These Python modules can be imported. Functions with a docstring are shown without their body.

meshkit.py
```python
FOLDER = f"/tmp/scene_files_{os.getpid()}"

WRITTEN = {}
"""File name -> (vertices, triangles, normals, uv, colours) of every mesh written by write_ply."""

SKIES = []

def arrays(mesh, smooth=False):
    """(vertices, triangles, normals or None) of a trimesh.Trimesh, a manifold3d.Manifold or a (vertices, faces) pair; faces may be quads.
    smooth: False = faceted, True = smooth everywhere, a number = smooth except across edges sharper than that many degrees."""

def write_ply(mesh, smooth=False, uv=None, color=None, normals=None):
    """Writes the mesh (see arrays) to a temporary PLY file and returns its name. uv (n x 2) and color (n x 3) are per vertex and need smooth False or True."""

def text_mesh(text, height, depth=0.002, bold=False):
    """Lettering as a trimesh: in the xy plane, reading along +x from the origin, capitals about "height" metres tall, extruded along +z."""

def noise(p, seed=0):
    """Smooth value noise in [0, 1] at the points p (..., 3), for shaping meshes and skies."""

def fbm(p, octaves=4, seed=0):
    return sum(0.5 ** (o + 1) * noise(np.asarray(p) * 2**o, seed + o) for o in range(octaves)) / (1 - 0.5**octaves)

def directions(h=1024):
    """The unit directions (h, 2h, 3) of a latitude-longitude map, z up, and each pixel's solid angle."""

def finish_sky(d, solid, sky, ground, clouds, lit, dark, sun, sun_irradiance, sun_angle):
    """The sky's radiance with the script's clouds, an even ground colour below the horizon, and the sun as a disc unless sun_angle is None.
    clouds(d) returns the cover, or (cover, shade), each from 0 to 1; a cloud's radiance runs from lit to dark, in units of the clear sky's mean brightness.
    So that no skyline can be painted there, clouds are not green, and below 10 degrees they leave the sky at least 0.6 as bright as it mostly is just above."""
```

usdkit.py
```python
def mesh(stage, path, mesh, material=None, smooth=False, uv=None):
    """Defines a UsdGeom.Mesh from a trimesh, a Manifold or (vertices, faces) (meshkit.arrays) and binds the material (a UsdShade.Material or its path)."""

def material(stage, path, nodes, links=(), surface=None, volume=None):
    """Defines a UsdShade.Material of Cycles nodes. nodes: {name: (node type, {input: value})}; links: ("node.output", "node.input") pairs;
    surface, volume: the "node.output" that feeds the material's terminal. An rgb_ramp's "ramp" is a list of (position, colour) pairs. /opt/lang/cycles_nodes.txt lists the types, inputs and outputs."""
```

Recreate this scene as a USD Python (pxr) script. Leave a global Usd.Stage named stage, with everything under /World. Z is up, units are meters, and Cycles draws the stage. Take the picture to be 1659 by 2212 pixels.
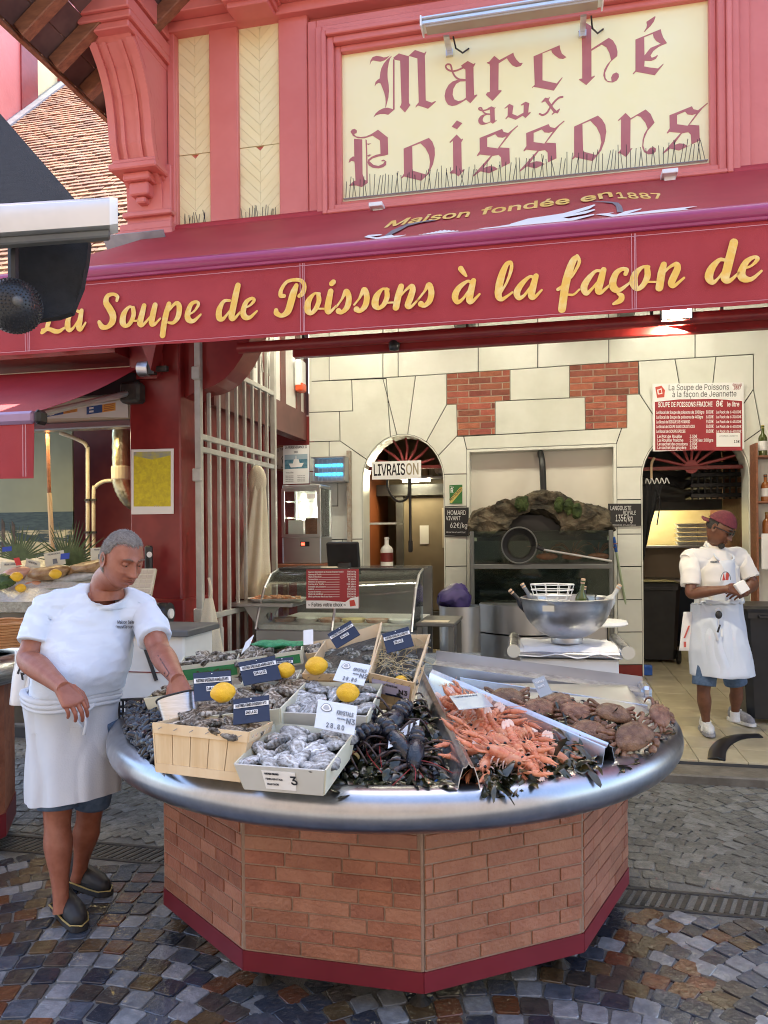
import math, random
import numpy as np, trimesh, usdkit, meshkit
import manifold3d as m3
from shapely.geometry import Polygon, LineString, Point, box as sbox, MultiPolygon
from shapely.ops import unary_union, polygonize
from shapely import affinity
from pxr import Usd, UsdGeom, UsdLux, UsdShade, Gf, Sdf, Vt
R = random.Random(11)
stage = Usd.Stage.CreateInMemory()
UsdGeom.SetStageUpAxis(stage, 'Z'); UsdGeom.SetStageMetersPerUnit(stage, 1.0)
UsdGeom.Xform.Define(stage, '/World'); UsdGeom.Scope.Define(stage, '/World/Looks')
# ------------------------------------------------------------------ camera, sky, sun, exposure
CAM_H, F, HOR, ROLL = 1.6, 1660.0, 54.0, 0.009
cam = UsdGeom.Camera.Define(stage, '/World/camera')
cam.CreateHorizontalApertureAttr(36.0); cam.CreateVerticalApertureAttr(48.0)
cam.CreateFocalLengthAttr(36.0 * F / 1659.0); cam.CreateVerticalApertureOffsetAttr(36.0 * HOR / 1659.0)
cam.CreateClippingRangeAttr((0.05, 2000.0)); cam.CreateFStopAttr(0.0)
cam.AddTransformOp().Set(Gf.Matrix4d(1, 0, -ROLL, 0, ROLL, 0, 1, 0, 0, -1, 0, 0, 0, 0, CAM_H, 1))
cam.CreateExposureAttr(2.45)
SUN_EL, SUN_AZ = math.radians(60), math.radians(12)      # azimuth from +y towards +x
sund = np.array([math.sin(SUN_AZ) * math.cos(SUN_EL), math.cos(SUN_AZ) * math.cos(SUN_EL), math.sin(SUN_EL)])
dome = UsdLux.DomeLight.Define(stage, '/World/sky')
skym = usdkit.material(stage, '/World/Looks/sky', {
    's': ('sky_texture', {'sky_type': 'single_scattering', 'sun_disc': False, 'sun_elevation': SUN_EL, 'sun_rotation': SUN_AZ, 'aerosol_density': 2.0}),
    'b': ('background_shader', {'strength': 0.12})}, [('s.color', 'b.color')], surface='b.background')
UsdShade.MaterialBindingAPI.Apply(dome.GetPrim()).Bind(skym)
dome.GetPrim().SetCustomDataByKey('kind', 'structure')
sun = UsdLux.DistantLight.Define(stage, '/World/sun')
sun.CreateNormalizeAttr(True); sun.CreateIntensityAttr(1.0); sun.CreateAngleAttr(0.5); sun.CreateColorAttr((1, .93, .82))
_z = sund; _x = np.cross([0, 0, 1.0], _z); _x /= np.linalg.norm(_x); _y = np.cross(_z, _x)
sun.AddTransformOp().Set(Gf.Matrix4d(*_x, 0, *_y, 0, *_z, 0, 0, 0, 0, 1))
# ------------------------------------------------------------------ scene writing helpers
used = {}
def num(parent, name):
    k = parent + '/' + name; n = used.get(k, 0); used[k] = n + 1
    return k if n == 0 else f'{k}_{n:03d}'
def cd(prim, **kw):
    for k, v in kw.items():
        if v: prim.SetCustomDataByKey(k, v)
def cat_mesh(*ms):
    vs, fs, n = [], [], 0
    for m in ms:
        if hasattr(m, 'vertices'): v, f = np.asarray(m.vertices), np.asarray(m.faces)
        elif hasattr(m, 'to_mesh'):
            q = m.to_mesh(); v, f = np.asarray(q.vert_properties)[:, :3], np.asarray(q.tri_verts)
        else: v, f = m
        f = np.asarray(f)
        if len(v) == 0: continue
        if f.shape[1] == 4: f = np.vstack([f[:, [0, 1, 2]], f[:, [0, 2, 3]]])
        vs.append(np.asarray(v, float)); fs.append(f + n); n += len(v)
    return np.vstack(vs), np.vstack(fs)
class T:
    """a thing (Xform at its base) or a part with children"""
    def __init__(s, name, label=None, cat=None, group=None, kind=None, loc=(0, 0, 0), parent='/World', cls=False):
        s.loc = np.asarray(loc, float); s.path = num(parent, name)
        x = UsdGeom.Xform.Define(stage, s.path); s.prim = x.GetPrim(); s.x = x
        if any(s.loc): x.AddTranslateOp().Set(Gf.Vec3d(*map(float, s.loc)))
        cd(s.prim, label=label, category=cat, group=group, kind=kind)
    def add(s, name, mesh, mat, smooth=False, label=None, kind=None, under=None):
        p = num(under or s.path, name); v, f = cat_mesh(mesh); k_ = np.unique(f)
        if len(k_) < len(v): q_ = np.zeros(len(v), int); q_[k_] = np.arange(len(k_)); v, f = v[k_], q_[f]
        m = usdkit.mesh(stage, p, (v - s.loc, f), mat, smooth)
        cd(m.GetPrim(), label=label, kind=kind)
        return p
    def group(s, name, label=None, kind=None):
        g = T(name, label, kind=kind, parent=s.path); g.loc = s.loc; return g
def solo(name, mesh, mat, label=None, cat=None, group=None, kind=None, smooth=False, loc=None):
    v, f = cat_mesh(mesh)
    if loc is None:
        loc = [(v[:, 0].min() + v[:, 0].max()) / 2, (v[:, 1].min() + v[:, 1].max()) / 2, v[:, 2].min()] if kind is None else (0, 0, 0)
    p = num('/World', name); m = usdkit.mesh(stage, p, (v - np.asarray(loc), f), mat, smooth)
    if np.any(loc): UsdGeom.Xformable(m).AddTranslateOp().Set(Gf.Vec3d(*map(float, loc)))
    cd(m.GetPrim(), label=label, category=cat, group=group, kind=kind); return p
def copy(src, name, M, label, cat, group=None):
    """an instance of a prototype under /World/prototypes_*"""
    p = num('/World', name); x = UsdGeom.Xform.Define(stage, p); pr = x.GetPrim()
    pr.GetReferences().AddInternalReference(src); pr.SetInstanceable(True)
    x.AddTransformOp().Set(Gf.Matrix4d(*np.asarray(M).T.ravel().tolist()))
    cd(pr, label=label, category=cat, group=group); return p
class Proto(T):
    def __init__(s, name):
        s.loc = np.zeros(3); s.path = num('/World', 'proto_' + name); sp = Sdf.CreatePrimInLayer(stage.GetRootLayer(), s.path)
        sp.specifier = Sdf.SpecifierClass; sp.typeName = 'Xform'; s.prim = stage.GetPrimAtPath(s.path)
def Mx(pos, fx, up=(0, 0, 1), s=1.0):
    """matrix whose x axis is fx, z axis near up"""
    fx = np.asarray(fx, float); fx = fx / np.linalg.norm(fx); up = np.asarray(up, float)
    y = np.cross(up, fx); y /= np.linalg.norm(y); z = np.cross(fx, y)
    M = np.eye(4); M[:3, 0], M[:3, 1], M[:3, 2], M[:3, 3] = fx * s, y * s, z * s, pos; return M
def xf(mesh, M):
    v, f = cat_mesh(mesh); return v @ M[:3, :3].T + M[:3, 3], f
# ------------------------------------------------------------------ pixel -> world (pixels of a 1659 x 2212 picture)
def ray(x, y):
    dx, dy = x - 829.5, y - 1106.0
    return np.array([(dx - ROLL * dy) / F, 1.0, (HOR - dy - ROLL * dx) / F])
def at(x, y, Y): return np.array([0, 0, CAM_H]) + ray(x, y) * Y
def atz(x, y, z):
    r = ray(x, y); return np.array([0, 0, CAM_H]) + r * ((z - CAM_H) / r[2])
TH = math.atan(0.22)
UU, VV, ZZ = np.array([math.cos(TH), -math.sin(TH), 0]), np.array([math.sin(TH), math.cos(TH), 0]), np.array([0, 0, 1.0])
O = np.array([0, 5.68, 0])                                # building frame: u along the facade, v into the building
def Bp(u, v, z): return O + u * UU + v * VV + z * ZZ
def onv(x, y, v):
    """(u, z) where the pixel's ray meets the plane at depth v of the building"""
    r, c = ray(x, y), np.array([0, 0, CAM_H]); t = (v - (c - O) @ VV) / (r @ VV); p = c + r * t
    return (p - O) @ UU, p[2]
def onu(x, y, u):
    r, c = ray(x, y), np.array([0, 0, CAM_H]); t = (u - (c - O) @ UU) / (r @ UU); p = c + r * t
    return (p - O) @ VV, p[2]
def W(v, *pts): return [onv(x, y, v) for x, y in pts]
# ------------------------------------------------------------------ mesh helpers
def ear(poly):
    v, f = trimesh.creation.triangulate_polygon(poly, engine='earcut'); return v, f
def prism(poly, h):
    """shapely polygon extruded from 0 to h -> (v, f)"""
    ms = []
    for g in getattr(poly, 'geoms', [poly]):
        if g.is_empty or g.area < 1e-9: continue
        ms.append(trimesh.creation.extrude_polygon(g, h, engine='earcut'))
    return cat_mesh(*ms) if ms else (np.zeros((0, 3)), np.zeros((0, 3), int))
def slab(poly, v0, v1):
    """polygon in (u, z) of the building frame, from depth v0 (front) to v1"""
    if not hasattr(poly, 'area'): poly = Polygon(poly)
    v, f = prism(poly, v1 - v0)
    return O + v[:, :1] * UU + v[:, 1:2] * ZZ + (v[:, 2:3] + v0) * VV, f[:, ::-1]
def frame_slab(poly, o, ex, ey, ez, h):
    v, f = prism(poly, h); ex, ey, ez = map(np.asarray, (ex, ey, ez))
    w = o + v[:, :1] * ex + v[:, 1:2] * ey + v[:, 2:3] * ez
    return (w, f) if np.dot(np.cross(ex, ey), ez) > 0 else (w, f[:, ::-1])
_b = np.array([[sx, sy, sz] for sx in (-1, 1) for sy in (-1, 1) for sz in (-1, 1)], float)
def _chtop():
    pts = []
    for s in _b:
        for k in range(3):
            q = s.copy(); q[[i for i in range(3) if i != k]] *= 0.8; pts.append(q)
    pts = np.array(pts); h = trimesh.convex.convex_hull(pts)
    idx = [int(np.argmin(((pts - v) ** 2).sum(1))) for v in h.vertices]
    return [(_b[i // 3], i % 3) for i in idx], np.array(h.faces)
_CH = _chtop()
def bx(c, s, ex=None, ey=None, ez=None, b=0.0):
    """box with centre c, sizes s, optional axes, chamfer b"""
    h = np.asarray(s, float) / 2
    if b > 0:
        b = min(b, h.min() * .9); v = np.array([sg * (h - np.array([0 if i == k else b for i in range(3)])) for sg, k in _CH[0]]); f = _CH[1]
    else:
        v = _b * h; f = np.array([[0, 1, 3], [0, 3, 2], [4, 6, 7], [4, 7, 5], [0, 4, 5], [0, 5, 1], [2, 3, 7], [2, 7, 6], [0, 2, 6], [0, 6, 4], [1, 5, 7], [1, 7, 3]])
    if ex is not None:
        ex = np.asarray(ex, float); ey = np.asarray(ey, float); ez = np.cross(ex, ey) if ez is None else np.asarray(ez, float)
        v = v[:, :1] * ex + v[:, 1:2] * ey + v[:, 2:3] * ez
    return v + np.asarray(c, float), f
def bb(u0, u1, v0, v1, z0, z1, b=0.0):
    """box in the building frame"""
    return bx(Bp((u0 + u1) / 2, (v0 + v1) / 2, (z0 + z1) / 2), (abs(u1 - u0), abs(v1 - v0), abs(z1 - z0)), UU, VV, ZZ, b)
def tube(pts, r, n=8, closed=False, cap=True):
    pts = np.asarray(pts, float); r = np.broadcast_to(np.asarray(r, float), (len(pts),))
    if closed: t = np.roll(pts, -1, 0) - np.roll(pts, 1, 0)
    else: t = np.gradient(pts, axis=0)
    t /= np.linalg.norm(t, axis=1, keepdims=True) + 1e-12
    a = np.array([0, 0, 1.0]) if abs(t[0, 2]) < .9 else np.array([1.0, 0, 0])
    nr = a - t[0] * (a @ t[0]); nr /= np.linalg.norm(nr); rings = []
    for i in range(len(pts)):
        nr = nr - t[i] * (nr @ t[i]); nr /= np.linalg.norm(nr); bn = np.cross(t[i], nr)
        ang = np.arange(n) * 2 * math.pi / n
        rings.append(pts[i] + r[i] * (np.cos(ang)[:, None] * nr + np.sin(ang)[:, None] * bn))
    return skin(rings, closed, cap)
def skin(rings, closed=False, cap=True):
    n, k = len(rings[0]), len(rings); v = np.vstack(rings); q = []
    for i in range(k if closed else k - 1):
        a, b = i * n, ((i + 1) % k) * n
        for j in range(n): q.append((a + j, a + (j + 1) % n, b + (j + 1) % n, b + j))
    q = np.array(q); f = np.vstack([q[:, [0, 1, 2]], q[:, [0, 2, 3]]])
    if cap and not closed:
        v = np.vstack([v, rings[0].mean(0), rings[-1].mean(0)]); m = len(v); e = []
        for j in range(n): e += [(m - 2, (j + 1) % n, j), (m - 1, (k - 1) * n + j, (k - 1) * n + (j + 1) % n)]
        f = np.vstack([f, e])
    return v, f
def rod(a, b, r, n=8): return tube([a, b], r, n)
def lathe(prof, c=(0, 0, 0), n=32, sq=(1, 1)):
    """profile of (r, z) from bottom to top, revolved"""
    ang = np.arange(n) * 2 * math.pi / n
    rings = [np.c_[r * np.cos(ang) * sq[0], r * np.sin(ang) * sq[1], np.full(n, z)] + np.asarray(c) for r, z in prof]
    return skin(rings)
def ell(c, r, sub=2, ex=None, ey=None):
    m = trimesh.creation.icosphere(sub); v = np.asarray(m.vertices) * np.asarray(r)
    if ex is not None:
        ex = np.asarray(ex, float); ex = ex / np.linalg.norm(ex); ey = np.asarray(ey, float); ey = ey - ex * (ex @ ey); ey /= np.linalg.norm(ey)
        v = v[:, :1] * ex + v[:, 1:2] * ey + v[:, 2:3] * np.cross(ex, ey)
    return v + np.asarray(c), np.asarray(m.faces)
def grid(P):
    """surface through an array of points (a, b, 3)"""
    a, b = P.shape[:2]; i = np.arange((a - 1) * (b - 1)); r, c = i // (b - 1), i % (b - 1); p = r * b + c
    f = np.vstack([np.c_[p, p + 1, p + b + 1], np.c_[p, p + b + 1, p + b]]); return P.reshape(-1, 3), f
def sheet(P, th, up=None):
    """closed thin sheet through P with thickness th"""
    v, f = grid(P); a, b = P.shape[:2]
    m = trimesh.Trimesh(v, f, process=False); n = np.asarray(m.vertex_normals); w = v - n * th; N = len(v)
    rim = list(range(b)) + [i * b + b - 1 for i in range(1, a)] + [(a - 1) * b + j for j in range(b - 2, -1, -1)] + [i * b for i in range(a - 2, 0, -1)]
    e = []
    for i in range(len(rim)):
        p, q = rim[i], rim[(i + 1) % len(rim)]; e += [(q, p, p + N), (q, p + N, q + N)]
    return np.vstack([v, w]), np.vstack([f, f[:, ::-1] + N, e])
def spline(pts, n=6):
    p = np.asarray(pts, float); out = []
    q = np.vstack([2 * p[0] - p[1], p, 2 * p[-1] - p[-2]])
    for i in range(1, len(q) - 2):
        for t in np.linspace(0, 1, n, endpoint=False):
            a, b, c, d = q[i - 1:i + 3]
            out.append(.5 * (2 * b + (c - a) * t + (2 * a - 5 * b + 4 * c - d) * t * t + (3 * b - a - 3 * c + d) * t ** 3))
    out.append(p[-1]); return np.array(out)
def unit(v):
    v = np.asarray(v, float); return v / np.linalg.norm(v)
def noise3(p, s, seed=0): return meshkit.fbm(np.asarray(p) * s, 3, seed) - .5
# ------------------------------------------------------------------ materials
MATS = {}
def mat(name, c, rough=.5, c2=None, scale=8., metal=0., bump=0., bscale=None, rnd=0., coat=0., detail=4., spec=.5, dist=0., aniso=(1, 1, 1), emit=None, rough2=None, pos=(.35, .65), sheen=0., sss=0., world=False):
    n = {'tc': ('texture_coordinate', {}), 'geo': ('geometry', {}), 'mp': ('mapping', {'scale': aniso}),
         'n': ('noise_texture', {'scale': scale, 'detail': detail, 'roughness': .6, 'distortion': dist}),
         'r': ('rgb_ramp', {'ramp': [(pos[0], c), (pos[1], c2 or c)]}),
         'p': ('principled_bsdf', {'roughness': rough, 'metallic': metal, 'specular_ior_level': spec, 'coat_weight': coat, 'sheen_weight': sheen, 'subsurface_weight': sss})}
    if sss: n['p'][1].update({'subsurface_scale': .008, 'subsurface_radius': (1, .35, .2)})
    l = [('geo.position' if world else 'tc.object', 'mp.vector'), ('mp.vector', 'n.vector'), ('n.fac', 'r.fac')]; out = 'r.color'
    if rnd:
        n['oi'] = ('object_info', {}); n['mr'] = ('map_range', {'from_min': 0., 'from_max': 1., 'to_min': 1 - rnd, 'to_max': 1 + rnd}); n['h'] = ('hsv', {})
        n['mr2'] = ('map_range', {'from_min': 0., 'from_max': 1., 'to_min': .5 - rnd * .03, 'to_max': .5 + rnd * .03})
        n['wn'] = ('white_noise_texture', {'dimensions': '1D'})
        l += [('oi.random', 'mr.value'), ('mr.result', 'h.value'), ('oi.random', 'wn.w'), ('wn.value', 'mr2.value'), ('mr2.result', 'h.hue'), (out, 'h.color')]; out = 'h.color'
    l.append((out, 'p.base_color'))
    if rough2 is not None:
        n['rr'] = ('map_range', {'from_min': .35, 'from_max': .65, 'to_min': rough, 'to_max': rough2, 'clamp': True}); l += [('n.fac', 'rr.value'), ('rr.result', 'p.roughness')]
    if bump:
        n['bn'] = ('noise_texture', {'scale': bscale or scale * 4, 'detail': 3.}); n['b'] = ('bump', {'strength': bump, 'distance': .01})
        l += [('mp.vector', 'bn.vector'), ('bn.fac', 'b.height'), ('b.normal', 'p.normal')]
    if emit:
        n['p'][1].update({'emission_color': emit[0], 'emission_strength': emit[1]})
    m = usdkit.material(stage, '/World/Looks/' + name, n, l, surface='p.BSDF'); MATS[name] = m; return m
def glass(name, tint=(.9, .95, .93), opac=.06, ior=1.5):
    return usdkit.material(stage, '/World/Looks/' + name, {'t': ('transparent_bsdf', {'color': tint}), 'g': ('glossy_bsdf', {'roughness': .03, 'color': (.9, .9, .9)}),
        'd': ('diffuse_bsdf', {'color': (.6, .62, .58)}), 'f': ('fresnel', {'IOR': ior}), 'm': ('mix_closure', {}), 'k': ('mix_closure', {'fac': opac})},
        [('f.fac', 'm.fac'), ('t.BSDF', 'm.closure1'), ('g.BSDF', 'm.closure2'), ('m.closure', 'k.closure1'), ('d.BSDF', 'k.closure2')], surface='k.closure')
def text(s, h, o, ex, ey, bold=False, width=None, align='l', depth=.0012):
    """lettering as a mesh: capitals h tall, from point o along ex, upright along ey"""
    v, f = cat_mesh(meshkit.text_mesh(s, h, depth, bold)); w = v[:, 0].max() - v[:, 0].min(); k = (width / w) if width else 1.0
    x = (v[:, 0] - v[:, 0].min()) * k
    if align == 'c': x = x - w * k / 2
    if align == 'r': x = x - w * k
    ex, ey = np.asarray(ex, float), np.asarray(ey, float); ez = np.cross(ex, ey)
    return np.asarray(o) + x[:, None] * ex + v[:, 1:2] * ey + v[:, 2:3] * ez, f
# ------------------------------------------------------------------ materials of the place
pink = mat('pink_paint', (.60, .150, .125), .45, (.66, .19, .16), 1.8, detail=9, bump=.16, bscale=30)
pinkd = mat('burgundy_paint', (.19, .014, .015), .33, (.26, .026, .024), 4, bump=.12, bscale=25)
cream = mat('cream_board', (.80, .70, .42), .55, (.84, .76, .50), 3, bump=.1, bscale=40)
signc = mat('sign_board_paint', (.90, .82, .44), .5, (.91, .84, .50), 2, bump=.05, bscale=60)
letp = mat('pink_lettering', (.42, .125, .125), .5, (.46, .15, .145), 6)
white_stone = mat('white_painted_stone', (.72, .70, .60), .4, (.78, .76, .67), 3, bump=.18, bscale=18)
joint = mat('dark_joint', (.05, .05, .05), .8)
brick_r = [mat('red_brick_%s' % k, c, .8, c2, 14, bump=.5, bscale=60, rnd=.25) for k, c, c2 in (('a', (.30, .085, .05), (.38, .12, .07)), ('b', (.22, .06, .04), (.30, .09, .06)))]
mortar = mat('mortar', (.42, .33, .25), .9, (.50, .42, .33), 20)
alu = mat('brushed_aluminium', (.62, .63, .65), .35, (.70, .71, .73), 5, metal=.85)
steel = mat('stainless_steel', (.55, .56, .58), .24, (.62, .63, .65), 6, metal=1., rough2=.34, aniso=(1, 1, 12), bump=.015, bscale=90)
steel_b = mat('brushed_steel', (.46, .47, .49), .36, (.50, .51, .53), 3, metal=1., rough2=.42)
lead = mat('lead_flashing', (.26, .28, .30), .5, (.36, .38, .40), 6, metal=.3)
black = mat('black_plastic', (.012, .012, .014), .35, (.02, .02, .022), 8)
blackm = mat('black_cloth', (.009, .009, .010), .85, (.015, .015, .017), 30, bump=.3, bscale=200)
darkiron = mat('dark_iron', (.03, .03, .03), .55, (.07, .06, .05), 14, metal=.4, bump=.3)
whitep = mat('white_paint', (.74, .73, .68), .4, (.80, .79, .74), 5)
whitepl = mat('white_plastic', (.78, .78, .76), .35, (.82, .82, .80), 5)
paper = mat('white_card', (.80, .80, .79), .6, (.84, .84, .82), 5)
ink = mat('black_ink', (.02, .02, .025), .6)
redp = mat('red_sign_paint', (.30, .02, .03), .4, (.34, .03, .04), 4)
fabric = mat('burgundy_canvas', (.34, .018, .024), .6, (.42, .032, .038), 1.6, bump=.25, bscale=400, detail=8)
gold = mat('gold_lettering', (.84, .50, .09), .42, (.88, .68, .30), 18, detail=8, pos=(.45, .75))
stitch = mat('pink_stitching', (.62, .30, .33), .7)
wood_d = mat('brown_timber', (.20, .075, .04), .6, (.30, .12, .06), 5, aniso=(1, 6, 6), bump=.3)
wood_l = mat('poplar_wood', (.62, .44, .24), .65, (.74, .58, .37), 6, aniso=(1, 1, .12), detail=6, bump=.25, bscale=20)
tile_m = [mat('roof_tile_%s' % k, c, .8, c2, 12, bump=.4, rnd=.3) for k, c, c2 in (('a', (.24, .105, .045), (.33, .165, .08)), ('b', (.17, .07, .035), (.25, .115, .06)), ('c', (.30, .155, .08), (.37, .20, .115)))]
redwall = mat('red_wall_paint', (.16, .016, .016), .4, (.21, .03, .025), 4)
greyd = mat('dark_grey_paint', (.09, .09, .09), .5, (.13, .13, .12), 5)
beige = mat('beige_plaster', (.52, .44, .33), .6, (.58, .50, .39), 3)
goldwhite = mat('cream_plastic', (.62, .56, .42), .4, (.66, .60, .46), 4)
yellowish = mat('yellow_plaster', (.66, .55, .28), .6, (.72, .62, .36), 3)
pane = glass('clear_glass', (.93, .96, .94), .02, 1.22)
pane_d = glass('tank_glass', (.72, .80, .74), .004, 1.25)
clear_pl = glass('clear_plastic', (.95, .97, .97), .14)
tilefl = mat('beige_floor_tile', (.40, .34, .22), .32, (.50, .44, .30), 5, detail=6, bump=.08, rnd=.08)
# ------------------------------------------------------------------ street: mortar sheet, cobbles, drain, threshold, shop floor
street = T('street', kind='structure')
v, f = bx((0, 30, -.2435), (160, 160, .499)); street.add('ground_sheet', (v, f), mat('street_ground', (.10, .10, .098), .55, (.16, .157, .148), 9, detail=8, bump=.5, bscale=90, rough2=.3))
cob = []
COL = [((.040, .050, .070), (.08, .09, .115)), ((.014, .019, .034), (.032, .037, .055)), ((.14, .15, .17), (.23, .24, .26)), ((.085, .030, .014), (.14, .052, .025)), ((.034, .028, .027), (.065, .052, .044)), ((.065, .04, .02), (.105, .07, .036))]
for i, (c, c2) in enumerate(COL):
    cob.append(mat('cobble_front_%s' % 'abcdef'[i], c, .26, c2, 26, detail=8, bump=.5, bscale=45, rough2=.07, rnd=.22, pos=(.38, .62), coat=.3))
cobb = [mat('cobble_back_%s' % k, c, .6, c2, 24, detail=8, bump=.8, bscale=60, rough2=.38, rnd=.15) for k, c, c2 in (('a', (.12, .115, .098), (.19, .185, .16)), ('b', (.09, .086, .072), (.15, .14, .12)), ('c', (.16, .155, .135), (.24, .235, .21)))]
def cobble(p, t, s, l, rr):
    """stone at p, long axis t, size s x l, domed"""
    t = np.array([t[0], t[1], 0.]); n = np.array([-t[1], t[0], 0])
    q = np.array([(-1, -1), (1, -1), (1, 1), (-1, 1)], float) * .5
    q = q * np.array([l, s]) + np.array([[rr.uniform(-.006, .006), rr.uniform(-.006, .006)] for _ in range(4)])
    h = rr.uniform(.0105, .0145); rings = []
    tx, ty = rr.uniform(-.014, .014), rr.uniform(-.014, .014)
    for k, z in ((1.0, -.02), (.99, h * .82), (.95, h)):
        qq = q * k
        # eight points per ring: corners cut
        o = []
        for i in range(4):
            a, b, c = qq[i - 1], qq[i], qq[(i + 1) % 4]
            o += [b + (a - b) * .10, b + (c - b) * .10]
        o = np.array(o); rings.append(np.c_[o, z + (o[:, 0] * tx + o[:, 1] * ty if z > 0 else 0 * o[:, 0])])
    v, f = skin(rings, cap=False); m = rings[-1].mean(0) + [0, 0, .0008]; n0 = len(v) - 8
    v = np.vstack([v, m]); f = np.vstack([f, [(len(v) - 1, n0 + j, n0 + (j + 1) % 8) for j in range(8)]])
    return np.c_[v[:, :1] * t[:2] + v[:, 1:2] * n[:2] + np.asarray(p)[:2], v[:, 2]], f
rs = random.Random(5); stones = []
def drain_side(p): return (p - O) @ VV + 2.02          # < 0: in front of the drain
Wc, Rr, st = 1.55, 1.12, .101
for back in (0, 1):
    for k in range(-3, 5):
        xc = k * Wc + (.35 if not back else .9)
        for j in range(-20, 60):
            ph = np.linspace(-.783, .783, 19)
            for i, a in enumerate(ph[:-1]):
                am = (a + ph[i + 1]) / 2
                px, py = xc + Rr * math.sin(am), j * st * 1.0 + Rr * math.cos(am) - (0 if back else .03)
                if abs(px - xc) > Wc / 2 - .012: continue
                p = np.array([px, py, 0]); d = drain_side(p)
                if (back == 0) != (d < 0) or abs(d) < .14: continue
                if py < 1.9 or (p - O) @ VV > -.2: continue
                s_ = p / max(p[1], .1) * F
                if abs(s_[0]) > 900: continue
                if p[1] > 3.3 and abs(px - .04) < 1.0 and 3.0 < py < 4.3: continue
                if math.hypot(px - .037, py - 3.55) < .86: continue
                stones.append((py, px, am, back))
stones.sort()
big, rest = stones[:300], stones[300:]
for py, px, am, back in big:
    m = cobble((px, py), (math.cos(am), -math.sin(am)), st - .009, Rr * .0875 - .009, rs)
    mm = rs.choice(cobb) if back else cob[rs.choices(range(6), (5, 4.5, 4.2, 2.2, 2.6, 1.4))[0]]
    street.add('cobblestone', m, mm, smooth=35)
gr = {}
for py, px, am, back in rest:
    w = 6 if not back else 9
    mi = ('b', rs.randrange(3)) if back else ('f', rs.choices(range(6), (4, 4, 3, 2.4, 3, 2))[0])
    gr.setdefault(mi, []).append(cobble((px, py), (math.cos(am), -math.sin(am)), st - .009, Rr * .0875 - .009, rs))
for (k, i), ms in sorted(gr.items()):
    street.add('cobblestones', cat_mesh(*ms), cobb[i] if k == 'b' else cob[i], smooth=35, kind='stuff')
drain = T('drain_channel', 'dark cast iron slotted drain channel crossing the cobbles under the table', 'drain', loc=Bp(0, -2.02, 0))
for s in (-.088, .088): drain.add('edge_bar', bb(-3.2, 4.2, -2.02 + s - .012, -2.02 + s + .012, -.02, .012, .003), darkiron)
for seg in range(15):
    u0 = -3.2 + seg * .5; ms = []
    for i in range(12):
        c = Bp(u0 + .02 + i * .0405, -2.02, .0); d = UU * .35 + VV
        ms.append(bx(c, (.02, .15, .02), (UU - VV * .35) / 1.06, d / np.linalg.norm(d), ZZ))
    drain.add('grate', cat_mesh(*ms, bb(u0, u0 + .5, -2.1, -1.94, -.02, -.009)), darkiron)
thr = solo('threshold_step', bb(-1.6, 5.5, -.36, -.12, -.02, .07, .01), mat('worn_stone', (.10, .085, .065), .5, (.17, .15, .12), 8, bump=.4), kind='structure')
fl = T('shop_floor', kind='structure')
fl.add('floor_bed', bb(-4, 6, -.12, 8.2, -.1, .088), joint)
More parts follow.
